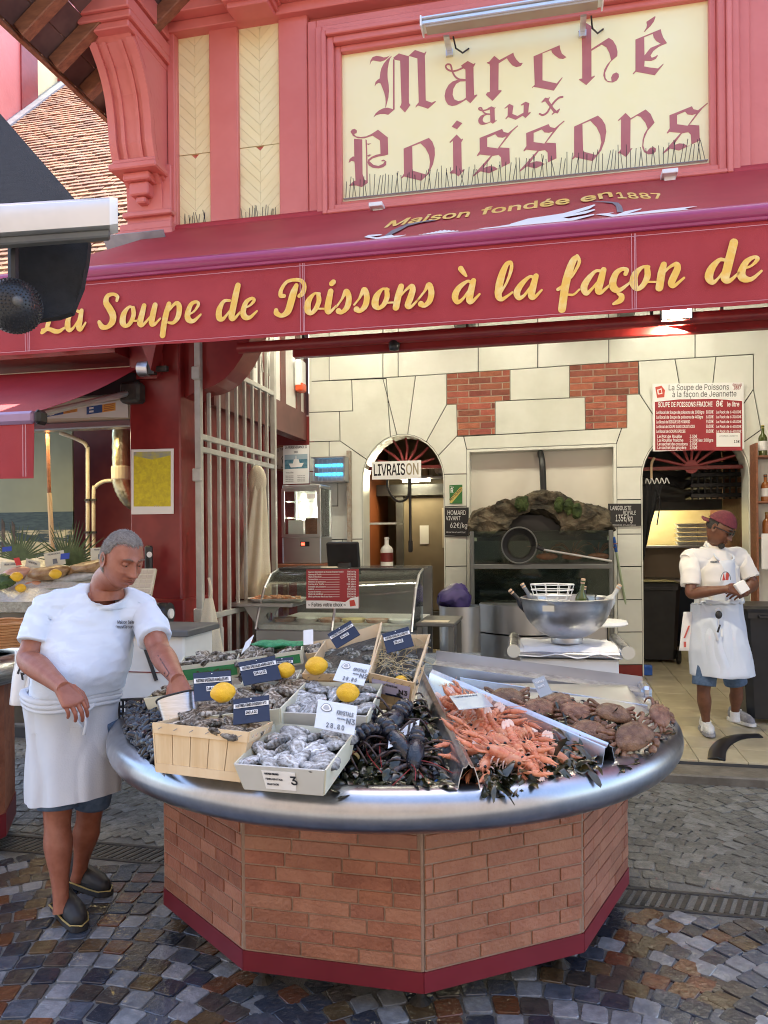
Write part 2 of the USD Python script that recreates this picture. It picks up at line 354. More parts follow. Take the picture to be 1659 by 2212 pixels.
for i in range(0, 22):
    for j in range(0, 22):
        u0, v0 = -.6 + i * .306, -.118 + j * .32
        if onv is None: pass
        if u0 > 3.9 or v0 > 5.2: continue
        if u0 < 1.6 and v0 < 2.6 and u0 < .9: continue
        fl.add('floor_tile', bb(u0, u0 + .302, v0, v0 + .317, .08, .1 + rs.uniform(0, .0012), .002), tilefl)
# ------------------------------------------------------------------ the market hall: facade
opp = T('opposite_house', 'plastered house across the street facing the market hall', 'house', loc=Bp(0, -9.6, 0)); opp.add('wall', bb(-16, 18, -10.2, -9.6, 0, 8.2), mat('old_brick', (.20, .155, .12), .8, (.26, .21, .165), 2)); opp.add('cornice', bb(-16, 18, -9.6, -9.4, 8.0, 8.2, .02), beige)
for i in range(10):
    for z in (1.0, 4.2): opp.add('window', bb(-14 + i * 3.2, -12.9 + i * 3.2, -9.605, -9.57, z, z + 1.7, .01), greyd)
hall = T('market_hall', 'pink half-timbered market hall front with cream panels and carved bracket', 'building', loc=Bp(0, 0, 0))
def H(name, u0, u1, v0, v1, z0, z1, m=pink, b=.006, **k): hall.add(name, bb(u0, u1, v0, v1, z0, z1, b), m, **k)
H('wall', -1.72, 12, .06, .25, 3.9, 8.6, pink, 0)
for nm, u0, u1 in (('timber_post', -1.75, -1.635), ('timber_post', -1.36, -1.125), ('timber_post', -.79, -.56), ('timber_post', 2.44, 2.75), ('timber_post', 3.3, 3.6)):
    H(nm, u0, u1, 0, .06, 3.7, 5.56)
H('timber_post', -.56, -.02, 0, .03, 3.9, 4.06); 
H('lintel_beam', -1.75, 12, .0, .3, 3.6, 3.9, pinkd)
bds = mat('cream_plank', (.84, .72, .38), .6, (.87, .77, .44), 4, bump=.12, bscale=50, rnd=.03)
for u0, u1 in ((-1.635, -1.36), (-1.125, -.79), (2.75, 3.3)):
    g = hall.group('herringbone_panel'); um = (u0 + u1) / 2; hw = (u1 - u0) / 2; ptc = .082
    for split, (za, zb, sg) in enumerate(((3.93, 4.62, -1), (4.625, 5.56, 1))):
        cell = sbox(u0, za, u1, zb)
        for side in (-1, 1):
            n = int((zb - za + hw) / ptc) + 3
            for i in range(-2, n):
                z = za + i * ptc - (hw if sg > 0 else 0) + (0 if sg > 0 else hw * 0)
                ue = um + side * hw; dz = hw * 1.0 * (1 if sg < 0 else 1)
                q = Polygon([(um, z), (ue, z + dz), (ue, z + dz + ptc), (um, z + ptc)]).intersection(cell)
                if q.area < .0006: continue
                q = q.buffer(-.0008, join_style=2)
                if q.area > .0004: hall.add('board', slab(q, .037 + R.uniform(0, .0015), .06), bds, under=g.path)
# cornice above the panels: projecting moulded beams
for nm, v0, z0, z1 in (('cornice', -.06, 5.545, 5.62), ('cornice', -.16, 5.62, 5.70), ('cornice', -.22, 5.70, 5.95), ('cornice', -.27, 5.95, 6.02), ('cornice', -.16, 6.02, 6.4)):
    H(nm, -1.75, 12, v0, .06, z0, z1)
for k, (a, b) in enumerate(((.24, .0), (.19, .05), (.14, .1))):   # stepped block under the cornice
    H('cornice_block', -.98 - a / 2 - .06, -.98 + a / 2 + .12, -.30 + k * .035, -.06, 5.60 - .035 * k + .0, 6.0)
# bracket carrying the eave, seen in side and front
bk = hall.group('bracket', 'curved carved pink bracket under the eave')
u0, u1 = -2.06, -1.70
prof = [(.06, 4.10), (-.06, 4.14), (-.08, 4.36), (-.14, 4.42), (-.20, 4.50), (-.24, 4.62), (-.26, 4.78), (-.30, 4.95), (-.38, 5.10), (-.50, 5.22), (-.52, 5.27), (-.54, 5.34), (-.62, 5.38), (-.62, 5.9), (.06, 5.9)]
def vz(poly, ua, ub):
    v, f = prism(Polygon(poly), ub - ua); return O + v[:, :1] * VV + v[:, 1:2] * ZZ + (v[:, 2:3] + ua) * UU, f
bk.add('bracket_body', vz(prof, u0 + .03, u1 - .03), pink)
inner = [(-.22, 4.66), (-.235, 4.8), (-.275, 4.98), (-.35, 5.13), (-.44, 5.22), (.03, 5.22), (.03, 4.66)]
bk.add('side_moulding', vz(list(Polygon(prof).buffer(-.035).exterior.coords), u1 - .03, u1 - .006), pink)
edge = np.array([(-.20, 4.50), (-.24, 4.62), (-.26, 4.78), (-.30, 4.95), (-.38, 5.10), (-.50, 5.22)]); edge = spline(edge, 5)
for ua, ub, off in ((u0, u0 + .06, .03), (u1 - .06, u1 - .0, .03), (u0 + .1, u0 + .13, .018), (u1 - .13, u1 - .10, .018)):
    bk.add('rib', vz(list(edge - [off, 0]) + list((edge + [.02, 0])[::-1]), ua, ub), pink)
for z0, z1, vv in ((5.26, 5.31, -.57), (5.31, 5.36, -.60), (5.36, 5.46, -.63), (5.50, 5.95, -.66)):
    bk.add('capital_moulding', bb(u0 - .03 * (z1 > 5.32), u1 + .03 * (z1 > 5.32), vv - .02, .06, z0, z1, .008), pink)
for z0, z1, vv, du in ((4.42, 4.47, -.26, .02), (4.47, 4.51, -.235, .0), (4.36, 4.42, -.2, -.07), (4.26, 4.36, -.16, -.1), (4.21, 4.26, -.13, -.14)):
    bk.add('pendant', bb(u0 - du * 1, u1 + du, vv, .0, z0, z1, .01), pink)
for z0, z1, vv, du in ((3.98, 4.52, -.06, 0), (4.12, 4.16, -.10, .02), (4.0, 4.06, -.12, .03), (3.93, 4.0, -.14, .045)):
    bk.add('pilaster', bb(u0 + .02 - du, -1.66 + du, vv, .1, z0, z1, .008), pink)
H('side_pilaster', -1.70, -1.64, -.03, .06, 4.0, 5.56)
hall.add('lead_apron', cat_mesh(bb(u0 - .02, -1.62, -.17, .02, 3.89, 3.935, .004), bx(Bp(-1.83, -.26, 3.80), (.5, .012, .24), UU, (VV * .75 + ZZ * .66), (ZZ * .75 - VV * .66))), lead)
# eave with rafters at the left
ev = hall.group('eave', 'dark underside of the eave with brown rafters')
def roofp(u, v, z): return Bp(u, v, z)
sl = math.radians(38); ud = UU * math.cos(sl) + ZZ * math.sin(sl); un = -UU * math.sin(sl) + ZZ * math.cos(sl)
e0 = Bp(-2.36, 0, 5.11)
for i in range(9):
    c = e0 + VV * (-1.30 + i * .37) + ud * .8 - un * .06
    ev.add('rafter', bx(c, (1.56, .085, .11), ud, VV, un, .006), wood_d)
for i in range(8):
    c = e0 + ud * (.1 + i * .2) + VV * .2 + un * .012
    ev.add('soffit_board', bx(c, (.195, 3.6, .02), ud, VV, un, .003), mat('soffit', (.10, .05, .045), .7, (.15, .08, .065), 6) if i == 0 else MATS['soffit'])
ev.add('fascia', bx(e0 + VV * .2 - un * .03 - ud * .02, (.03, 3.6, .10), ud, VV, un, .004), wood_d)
for i in range(18):
    ev.add('roof_tile', bx(e0 + VV * (-1.5 + i * .2) + un * .05 + ud * .1, (.28, .19, .02), ud, VV, un, .004), tile_m[i % 3])
# hall interior shell: ceiling, left side wall
H('ceiling', -1.5, 8, .3, 8.2, 4.2, 4.3, beige, 0)
H('ceiling_beam', .21, .41, .25, 2.93, 3.83, 3.98, greyd); H('ceiling_beam', 1.90, 2.05, .25, 2.93, 3.83, 3.98, greyd)
H('rear_wall', -4.5, 8, 8.2, 8.4, -.1, 4.3, beige, 0); H('end_wall', 6, 6.2, .3, 8.2, 0, 4.3, beige, 0)
H('upper_back', 2.9, 12, .25, 7, 8.4, 8.6, pink, 0)
# ------------------------------------------------------------------ red corner pillar with spandrel
pil = T('corner_pillar', 'glossy burgundy corner pillar with a curved spandrel, yellow poster on it', 'pillar', loc=Bp(-1.85, 0, 0))
pil.add('shaft', bb(-2.07, -1.63, .0, .42, 1.0, 3.75, .012), pinkd)
pil.add('plinth', bb(-2.11, -1.59, -.04, .46, .86, 1.13, .012), pinkd)
pil.add('white_base', bb(-2.3, -1.50, -.08, .5, .0, .86, .01), whitep)
pil.add('base_seam', bb(-2.3, -1.50, -.083, -.079, .47, .482), pinkd)
sp = [(-1.63, 2.72), (-1.50, 2.78)] + [(-1.50 + .52 * math.sin(t) * 1, 2.78 + .75 * (1 - math.cos(t)) * 1.15) for t in np.linspace(.1, 1.57, 10)] + [(-.95, 3.75), (-1.63, 3.75)]
pil.add('spandrel', slab(Polygon(sp).buffer(0), .08, .36), pinkd)
pil.add('corner_wedge', slab([(-2.03, 2.86), (-1.80, 2.86), (-1.76, 2.92), (-1.80, 3.3), (-1.99, 3.3)], -.05, .0), pinkd)
pil.add('corner_wedge', slab([(-1.79, 2.9), (-1.66, 3.45), (-2.0, 3.45)], -.16, -.05), pinkd)
# ------------------------------------------------------------------ sign
sign = T('market_sign', 'large cream sign in moulded pink frame with gothic letters reading Marché aux Poissons', 'sign', loc=Bp(1, 0, 4.1))
SV = .045
sign.add('sign_board', bb(-.32, 2.31, SV, .07, 4.09, 5.27), signc)
fr = [(-.30, 2.29, 4.105, 5.25)]
for k, (d, w, vv) in enumerate(((.0, .045, .0), (.045, .05, -.045), (.095, .035, -.075), (.13, .05, -.05), (.18, .07, -.02))):
    a0, a1, z0, z1 = -.30 - d, 2.28 + d, 4.11 - d * .85, 5.23 + d; hw = w
    m = [bb(a0 - hw, a0, vv, .06, z0 - hw * .85, z1 + hw, .006), bb(a1, a1 + hw, vv, .06, z0 - hw * .85, z1 + hw, .006),
         bb(a0, a1, vv - .001, .06, z1, z1 + hw, .006), bb(a0, a1, vv - .001, .06, z0 - hw * .85, z0, .006)]
    for q in m: sign.add('frame_moulding', q, pink)
def pol(s): a = np.array(list(map(float, s.replace(',', ' ').split()))).reshape(-1, 2); return a
def ring(a, ox, oy, dx=0, dy=0, k=.25): return [onv(ox + (x + dx) * k, oy + (y + dy) * k, SV) for x, y in a]
def glyph(outs, holes=(), o=(725.8, 0), d=(0, 0)):
    g = unary_union([Polygon(ring(pol(s), *o, *d)).buffer(0) for s in outs])
    for h in holes: g = g.difference(Polygon(ring(pol(h), *o, *d)).buffer(0))
    return g
def pathp(s, w, o, d=(0, 0)): return LineString(ring(spline(pol(s), 5), *o, *d)).buffer(w)
A, B_ = (725.8, 0), (1140.6, 0)
Mg = glyph(['295,560 300,525 318,495 350,484 385,488 415,497 440,494 466,482 445,505 420,522 385,533 350,527 320,522 305,535',
 '484,484 470,505 458,545 450,590 447,640 450,690 458,735 460,790 455,840 443,890 430,935 428,930 432,880 428,840 418,800 400,755 388,722 372,716 352,725 337,745 343,712 360,692 380,680 385,630 395,590 415,550 440,520 462,500',
 '495,512 508,518 509,945 453,992 425,985 385,985 350,995 327,1013 345,980 375,955 410,937 450,932 475,938 495,945',
 '497,500 545,463 632,487 632,890 645,908 598,972 553,925 563,910 568,890 556,525 508,516', '625,488 685,433 765,460 780,445 783,450 770,480 778,870 830,888 862,873 865,880 797,940 740,920 710,912 690,930 692,915 718,885 705,505 640,485'])
aa = ['1100,590 1082,568 1140,528 1190,555 1203,545 1207,550 1190,580 1195,825 1220,818 1224,822 1163,892 1125,860 1120,600',
 '1122,685 1120,702 1075,704 1040,725 1015,770 1010,820 1025,860 1060,875 1100,865 1125,845 1125,862 1080,890 1040,910 1005,917 970,905 948,870 941,830 950,780 975,735 1010,705 1060,688']
ag = glyph(aa).union(pathp('1100 585 1050 608 1005 615 965 600 950 575 965 556 990 560 1000 585 1008 620 1030 660 1065 685 1120 692', .006, A))
rg = glyph(['1305,540 1325,535 1370,484 1415,520 1535,456 1540,480 1560,515 1590,545 1615,545 1600,570 1560,580 1525,565 1495,530 1478,503 1408,548 1405,780 1432,780 1433,787 1355,872 1297,820 1308,800 1332,795 1333,575 1328,555 1310,548'])
cg = glyph(['50,488 275,392 280,425 295,465 333,495 305,510 270,505 235,480 210,455 202,432 127,462 127,695 250,722 297,668 300,673 225,783 50,750 38,762 36,755 60,735'], o=B_)
hg = glyph(['435,275 455,255 500,197 570,240 548,250 548,425 700,328 735,350 765,400 775,450 772,485 715,535 690,580 668,630 672,675 690,700 725,705 720,670 735,640 765,627 785,640 788,665 770,695 735,712 695,710 665,690 652,650 660,605 685,560 720,520 705,460 680,410 640,385 550,440 550,665 578,655 580,660 505,735 443,690 445,683 470,680 470,500 466,275 455,265 438,280'], o=B_)
eg = glyph(['1025,190 1100,140 1103,148 1090,185 1060,225 1010,275 1003,275 1025,240 1030,215', '930,343 1148,253 1155,285 1170,325 1202,373 1130,405 1085,440 1060,480 1070,500 1100,490 1120,475 1123,482 1105,510 1065,527 1010,525 1005,575 1060,585 1125,592 1170,552 1172,557 1097,650 935,620 912,642 907,636 930,610'], ['1005,322 1080,292 1088,325 1110,355 1150,378 1060,415 1008,480'], B_)
k1 = .58; amap = lambda s: ' '.join('%.1f,%.1f' % (1230 + (x - 941) * .573, 920 + (y - 528) * .41) for x, y in pol(s))
a2 = glyph([amap(s) for s in aa]).union(pathp(amap('1100 585 1050 608 1005 615 965 600 950 575 965 556 990 560 1000 585 1008 620 1030 660 1065 685 1120 692'), .005, A))
ug = glyph(['1458,935 1500,898 1535,915 1525,985 1570,1003 1622,975 1625,905 1600,912 1600,905 1640,880 1672,892 1662,975 1682,968 1684,975 1640,1020 1615,1000 1555,1035 1490,1012 1470,1032 1466,1025 1485,1000 1488,925 1460,940'])
xg = glyph(['118,882 150,845 178,850 188,838 190,845 180,865 225,935 248,958 275,938 278,945 260,980 235,975 210,993 206,988 222,970 150,875 120,888'], o=B_).union(pathp('300 838 270 845 230 880 190 935 165 975 130 995 103 985', .0065, B_))
Pg = glyph(['158,1200 228,1205 232,1500 243,1555 170,1555 165,1420 160,1395 135,1390 112,1408 120,1375 150,1352 160,1355',
 '128,1140 140,1120 165,1114 184,1130 180,1150 158,1158 175,1178 215,1185 265,1178 310,1158 365,1122 450,1188 452,1335 420,1345 370,1352 320,1368 290,1392 325,1425 370,1435 410,1415 425,1392 400,1393 398,1398 395,1385 415,1380 437,1395 435,1425 410,1445 370,1455 320,1450 285,1430 275,1405 280,1380 310,1355 350,1338 387,1330 382,1215 318,1172 250,1195 190,1195 150,1175',
 '257,1205 268,1210 272,1300 276,1500 277,1580 225,1617 175,1603 115,1605 150,1570 190,1550 240,1552 265,1560 262,1300', '268,1242 307,1240 280,1253', '272,1345 290,1335 308,1338 285,1355'])
oA = glyph(['587,1285 805,1192 835,1225 855,1280 857,1340 840,1420 800,1505 738,1562 590,1525 570,1542 565,1538 590,1500'], ['660,1265 732,1238 775,1280 805,1340 815,1400 805,1470 785,1510 665,1475'])
iA = glyph(['1002,1095 1047,1042 1093,1065 1048,1117', '983,1228 1045,1163 1085,1205 1098,1198 1100,1204 1085,1230 1090,1470 1110,1462 1112,1468 1060,1525 1030,1500 990,1500 985,1490 1015,1465 1013,1215 988,1235'])
def sgl(d): return glyph(['1243,1193 1437,1115 1450,1140 1490,1150 1570,1085 1575,1090 1530,1130 1415,1275 1500,1280 1505,1410 1325,1497 1250,1480 1190,1525 1183,1520 1340,1345 1245,1335 1225,1350 1220,1343 1245,1305'], ['1308,1190 1378,1160 1400,1185 1440,1190 1475,1178 1400,1283 1308,1270', '1352,1348 1405,1338 1428,1360 1432,1445 1400,1460 1370,1440 1330,1435 1275,1452'], d=d)
oB = glyph(['400,1095 605,1000 640,1030 670,1080 678,1140 665,1220 635,1300 560,1392 410,1360 388,1378 384,1372 400,1340'], ['472,1072 540,1043 595,1100 625,1165 635,1230 620,1290 590,1340 478,1310'], B_)
nB = glyph(['778,1040 845,977 890,1022 1018,947 1060,985 1095,1060 1035,1130 1005,1200 998,1260 1012,1300 1030,1310 1055,1280 1085,1270 1107,1285 1105,1310 1080,1330 1040,1333 1005,1315 988,1270 992,1210 1005,1160 1035,1110 1015,1060 975,1010 945,1000 888,1035 885,1285 905,1280 850,1357 800,1325 780,1325 782,1318 805,1290 806,1030 782,1045'], o=B_)
for g in (Mg, ag, rg, cg, hg, eg, a2, ug, xg, Pg, oA, iA, sgl((0, 0)), sgl((402, -42)), oB, nB, sgl((1640, -196))):
    sign.add('letter', slab(g.simplify(.0006), SV - .002, SV + .001), letp)
# lamp above the sign, spikes below it
lamp = T('sign_lamp', 'long grey aluminium strip lamp above the market sign', 'lamp', loc=Bp(.9, -.2, 5.2))
(lu0, lz0), (lu1, lz1) = onv(912, 55, -.22), onv(1302, 2, -.22)
lamp.add('housing', bb(lu0, lu1, -.26, -.15, 5.165, 5.195, .006), alu); lamp.add('housing', bb(lu0, lu1, -.275, -.165, 5.195, 5.215, .006), alu)
lamp.add('lens', bb(lu0 + .03, lu1 - .03, -.25, -.16, 5.15, 5.165), mat('lamp_lens', (.40, .33, .25), .3))
for u in (lu0, lu1): lamp.add('end_cap', bb(u - .006, u + .006, -.28, -.14, 5.145, 5.22, .003), whitepl)
for u in (lu0 + .16, lu1 - .12):
    lamp.add('bracket', cat_mesh(bb(u - .02, u + .02, -.14, .04, 5.13, 5.145), bb(u - .025, u + .025, .02, .044, 5.10, 5.145)), alu)
    lamp.add('cable', tube([Bp(u + .05, -.15, 5.12), Bp(u + .06, -.08, 5.08), Bp(u + .1, .0, 5.09), Bp(u + .14, .04, 5.14)], .006), black)
def spikes(label, u0, u1, z0, n, vv=-.01, h=.15):
    t = T('bird_spikes', label, 'bird spikes', loc=Bp((u0 + u1) / 2, vv, z0)); ms = []
    for i in range(n):
        u = u0 + (u1 - u0) * (i + .5) / n; k = R.uniform(-.03, .03)
        ms.append(tube([Bp(u, vv, z0), Bp(u + k, vv - R.uniform(-.02, .03), z0 + h * R.uniform(.8, 1.1))], .0024, 4))
    t.add('spike', cat_mesh(*ms), darkiron, kind='stuff'); t.add('strip', bb(u0, u1, vv - .02, vv + .02, z0 - .004, z0), clear_pl)
spikes('row of thin wire bird spikes along the bottom of the market sign', -.28, 2.26, 4.12, 95)
spikes('short bird spikes in the narrow left cream panel', -1.6, -1.38, 3.99, 11, .01, .16)
spikes('black bird spikes in the cream panel nearest the sign', -1.10, -.82, 3.99, 13, .01, .15)
# ------------------------------------------------------------------ big awning
aw = T('shop_awning', 'wide burgundy awning with gold script La Soupe de Poissons à la façon de', 'awning', loc=Bp(.6, -1.5, 2.7))
AV, TZ, VB = -1.5, 3.165, 2.715
uL, uR = -2.35, 3.4
n = 60; P_ = []
for j in range(15):
    t = j / 14; row = []
    for i in range(n + 1):
        s = i / n; u = (-1.66 + (uR + 1.66) * s) * (1 - t) + (uL + (uR - uL) * s) * t
        sag = -.035 * math.sin(math.pi * t) + .004 * math.sin(u * 7 + t * 3) * math.sin(math.pi * t)
        row.append(Bp(u, -.06 + (AV + .06) * t, 4.0 + (TZ + .02 - 4.0) * t + sag))
    P_.append(row)
aw.add('canvas', sheet(np.array(P_), .003), fabric, smooth=True)
aw.add('front_tube', cat_mesh(tube([Bp(uL, AV, TZ), Bp(uR, AV, TZ)], .042, 16), bb(uL, uR, AV - .03, AV + .02, TZ - .05, TZ - .03, .004)), mat('purple_sheen_canvas', (.30, .03, .10), .28, (.34, .04, .12), 3, coat=.3), smooth=40)
aw.add('roller', tube([Bp(-1.66, .0, 4.0), Bp(uR, .0, 4.0)], .06, 12), fabric, smooth=True)
P_ = []
for j in range(9):
    t = j / 8; P_.append([Bp(u, AV - .012 - .007 * t * math.sin(u * 5.1 + 1) - .004 * t * math.sin(u * 11.3), TZ - .04 - (TZ - .04 - VB) * t) for u in np.linspace(uL, uR, 140)])
aw.add('valance', sheet(np.array(P_), .003), fabric, smooth=True)
VY = AV - .0275                                             # plane of the print, just clear of the waving cloth
def vpt(u): return AV - .014
def strokes(o, data):
    out = []
    for st in data:
        p = np.array([float(x) for x in st.replace(',', ' ').split()]).reshape(-1, 3); p = spline(p, 7)
        prev = None
        for x, y, w in p:
            c = onv(o[0] + x / 4, o[1] + y / 4, VY); d = Point(*c).buffer(max(w, 6) / 8 / F * 4.25, 6)
            if prev is not None: out.append(prev.union(d).convex_hull)
            prev = d
    return unary_union(out)
T1, T2, T3, T4 = (69.1, 553.0), (449.3, 553.0), (829.5, 483.9), (1244.3, 483.9)
WORDS = [
 (T1, ['245,505,30 205,455,26 165,470,44 150,540,50 140,590,46 125,630,40 95,655,38 85,662,30', '90,640,28 150,632,36 200,650,44 240,648,36 290,615,20'], 'La'),
 (T1, ['405,480,30 365,470,20 320,530,44 308,600,58 325,640,40 360,620,24 410,540,18', '430,472,40 415,560,54 405,615,54 425,635,30 465,575,18'], 'La'),
 (T1, ['735,385,28 740,350,34 705,330,30 655,345,42 640,400,56 670,450,64 700,510,66 695,570,60 650,615,40 605,610,50 582,570,36'], 'S'),
 (T1, ['880,450,26 840,440,24 795,500,52 785,570,60 810,605,34 850,580,40 880,510,44 875,450,40', '870,560,18 920,560,18'], 'o'),
 (T1, ['970,430,46 950,510,56 935,580,56 960,595,30 1020,530,20 1060,470,30', '1065,425,50 1045,510,56 1035,580,52 1060,590,30 1110,540,18'], 'u'),
 (T1, ['1185,415,46 1160,500,54 1140,600,54 1130,685,54', '1150,520,20 1200,450,24 1250,405,34 1275,440,50 1265,520,48 1225,575,32 1180,575,22'], 'p'),
 (T1, ['1345,510,18 1400,480,18 1440,420,30 1420,395,26 1375,420,40 1345,500,52 1355,550,52 1400,560,34 1460,505,18'], 'e'),
 (T2, ['190,385,24 140,390,30 100,460,52 98,530,56 130,545,34 170,500,20 220,430,14', '260,255,52 240,340,58 215,460,58 205,530,54 230,540,30 280,485,18'], 'd'),
 (T2, ['300,450,18 360,430,18 400,385,30 380,365,26 330,400,40 305,480,52 320,525,52 365,530,32 425,475,18'], 'e'),
 (T2, ['660,345,34 630,340,40 635,290,34 680,225,28 750,205,30 810,215,34 835,260,38 820,320,44 790,345,34', '765,255,40 740,320,62 715,410,64 690,480,58 640,515,36 595,495,46 590,470,40'], 'P'),
 (T2, ['965,325,24 920,325,22 870,390,52 860,460,60 890,495,34 930,460,40 960,390,44 955,330,36', '945,455,16 1010,455,16'], 'o'),
 (T2, ['1062,305,48 1045,390,58 1035,465,54 1055,485,30 1110,430,18', '1070,238,46 1085,225,45'], 'i'),
 (T2, ['1110,440,18 1160,370,20 1195,305,44 1220,360,50 1205,440,50 1160,485,34 1130,475,50'], 's'),
 (T2, ['1265,420,18 1310,365,20 1350,290,44 1375,350,50 1360,430,50 1315,475,34 1285,460,50'], 's'),
 (T2, ['1560,290,24 1510,285,22 1460,345,52 1445,415,60 1475,450,34 1520,420,40 1550,350,44 1545,290,36', '1540,405,16 1610,400,16'], 'o'),
 (T3, ['150,540,50 125,620,56 105,720,56', '130,640,16 190,570,20 240,535,36 250,570,50 225,650,56 205,705,46 235,715,26 300,650,16'], 'n'),
 (T3, ['290,660,18 350,585,20 390,525,44 412,590,50 395,665,48 350,705,34 320,690,50'], 's'),
 (T3, ['665,385,46 690,420,36 712,448,20', '760,505,26 720,495,24 650,550,44 615,620,54 635,675,36 680,650,24 730,580,18', '775,490,44 755,570,56 740,655,54 765,670,30 828,605,18'], 'a'),
 (T3, ['1000,610,20 1060,510,20 1100,400,28 1100,335,28 1060,350,40 1020,440,56 995,540,60 990,620,54 1020,650,34 1070,620,20 1110,590,18'], 'l'),
 (T3, ['1300,465,26 1260,455,24 1190,520,44 1150,590,54 1170,640,36 1215,615,24 1270,540,18', '1315,450,44 1290,540,56 1275,615,54 1300,635,30 1365,570,18'], 'a'),
 (T3, ['1670,275,28 1690,330,26 1640,430,22 1610,470,18', '1670,280,30 1640,310,50 1610,380,60 1575,500,64 1555,620,62 1540,735,62', '1505,565,28 1540,540,24', '1590,610,18 1640,610,18 1690,565,16'], 'f'),
 (T4, ['235,410,26 175,405,24 110,470,44 70,545,54 90,600,36 130,570,24 190,500,18', '240,395,44 215,490,56 195,570,54 220,590,30 290,530,18'], 'a'),
 (T4, ['430,430,34 440,395,32 395,390,32 345,430,46 318,510,56 335,560,54 380,570,34 450,520,20 480,490,16', '360,600,16 395,620,40 385,660,44 325,690,20'], 'c'),
 (T4, ['630,370,24 580,370,22 515,430,50 500,510,60 530,560,36 580,530,40 620,450,48 615,375,40', '600,500,16 690,500,16'], 'o'),
 (T4, ['760,350,46 740,430,58 722,550,58', '740,450,16 800,380,20 865,345,34 880,380,50 850,450,56 825,510,50 850,535,28 935,465,18'], 'n'),
 (T4, ['1290,310,24 1240,310,30 1175,380,54 1150,455,60 1180,505,36 1230,470,20 1300,370,14', '1365,160,62 1340,260,64 1305,400,64 1290,470,60 1330,490,32 1410,420,18'], 'd'),
 (T4, ['1420,390,18 1510,365,18 1570,305,30 1540,285,26 1470,330,44 1430,420,58 1450,470,56 1520,475,32 1605,405,18'], 'e')]
for o, dat, ch in WORDS:
    aw.add('letter', slab(strokes(o, dat).simplify(.0008), VY, VY + .0015), gold)
for px in (57, 652, 1369):                                  # sewn seams and hem stitching
    for d in (-3, 3, 6):
        u = onv(px + d, 650, VY)[0]; aw.add('stitching', bb(u - .0014, u + .0014, VY + .0, VY + .002, VB + .01, TZ - .06), stitch)
aw.add('stitching', bb(uL, uR, VY, VY + .002, VB + .012, VB + .0145), stitch); aw.add('stitching', bb(uL, uR, VY, VY + .002, TZ - .075, TZ - .0725), stitch)
def shade(u, v):                                            # point on the canvas seen from outside
    t = (v + .06) / (AV + .06); return Bp(u, v, 4.0 + (TZ + .02 - 4.0) * t - .035 * math.sin(math.pi * t) + .009)
def oncanvas(x, y):
    lo, hi = AV - .02, -.02
    for _ in range(30):
        m = (lo + hi) / 2; u, z = onv(x, y, m)
        if z > shade(u, m)[2]: lo = m
        else: hi = m
    return onv(x, y, (lo + hi) / 2)[0], (lo + hi) / 2
def decal(name, pts, m, lift=0.0):
    p = Polygon([oncanvas(x, y) for x, y in pts]).buffer(0)
    if p.area < 1e-6: return
    segs = p.segmentize(.08) if hasattr(p, 'segmentize') else p
    v, f = prism(segs, .001); w = np.array([shade(a, b) + ZZ * (c + lift) for a, b, c in v]); aw.add(name, (w, f), m)
EX, EY = (691.3, 362.9), (1106.0, 362.9)                     # zoom origins (800,420), (1280,420), scale 4
def dz(o, s): return [(o[0] + x / 4, o[1] + y / 4) for x, y in pol(s)]
wprint = mat('white_print', (.78, .77, .76), .5); gprint = mat('grey_print', (.16, .15, .18), .55)
for s in ('50,700 130,675 240,665 200,685 70,705', '385,597 420,580 520,572 540,578 430,597 500,600 560,590 600,582 620,576 640,588 745,578 610,612 530,630 440,632 480,612'):
    decal('emblem_tail', dz(EX, s), wprint)
decal('emblem_yellow', dz(EX, '260,665 330,640 400,628 520,636 660,640 650,650 500,652 400,655 430,672 330,672'), gold)
for i in range(12):
    x = 770 + i * 36; y = 600 - i * 7.2 if i < 8 else 545 + (i - 8) * 2
    decal('emblem_fin', dz(EX, f'{x},{y - 2} {x + 20},{y - 10} {1090 + i * 16},{598 - i * 3} {1060 + i * 16},{607 - i * 3} {x + 10},{y + 16}'), wprint)
decal('emblem_body', dz(EX, '790,612 1000,598 1300,570 1320,540 1420,520 1520,510 1640,490 1659,480 1659,555 1400,575 1000,615 810,632'), wprint, .001)
decal('emblem_body', dz(EX, '1659,482 1800,440 2100,395 2330,330 2370,318 2382,322 2330,355 2180,400 2372,358 2380,365 2300,395 2100,430 2150,440 2370,400 2372,408 2250,440 2120,475 1900,500 1659,548'), wprint, .0015)
decal('emblem_claw', dz(EX, '2380,400 2440,395 2540,385 2500,398 2560,405 2640,375 2780,350 2775,358 2640,400 2700,390 2900,365 3260,330 3150,352 3250,370 3200,385 3000,395 2700,415 2580,428 2470,412'), wprint)
decal('emblem_yellow', dz(EX, '2280,490 2360,465 2500,440 2670,422 2690,448 2560,462 2400,480'), gold); decal('emblem_tail', dz(EX, '2710,425 2780,425 2880,435 2720,445'), wprint)
decal('anchor_arc', dz(EX, '2330,285 2500,290 2580,300 2610,330 2625,380 2570,382 2560,330 2530,305 2450,295'), gprint); decal('anchor_arc', dz(EX, '550,590 620,540 760,480 900,455 1000,445 1000,452 880,470 760,500 690,540 590,585'), gprint)
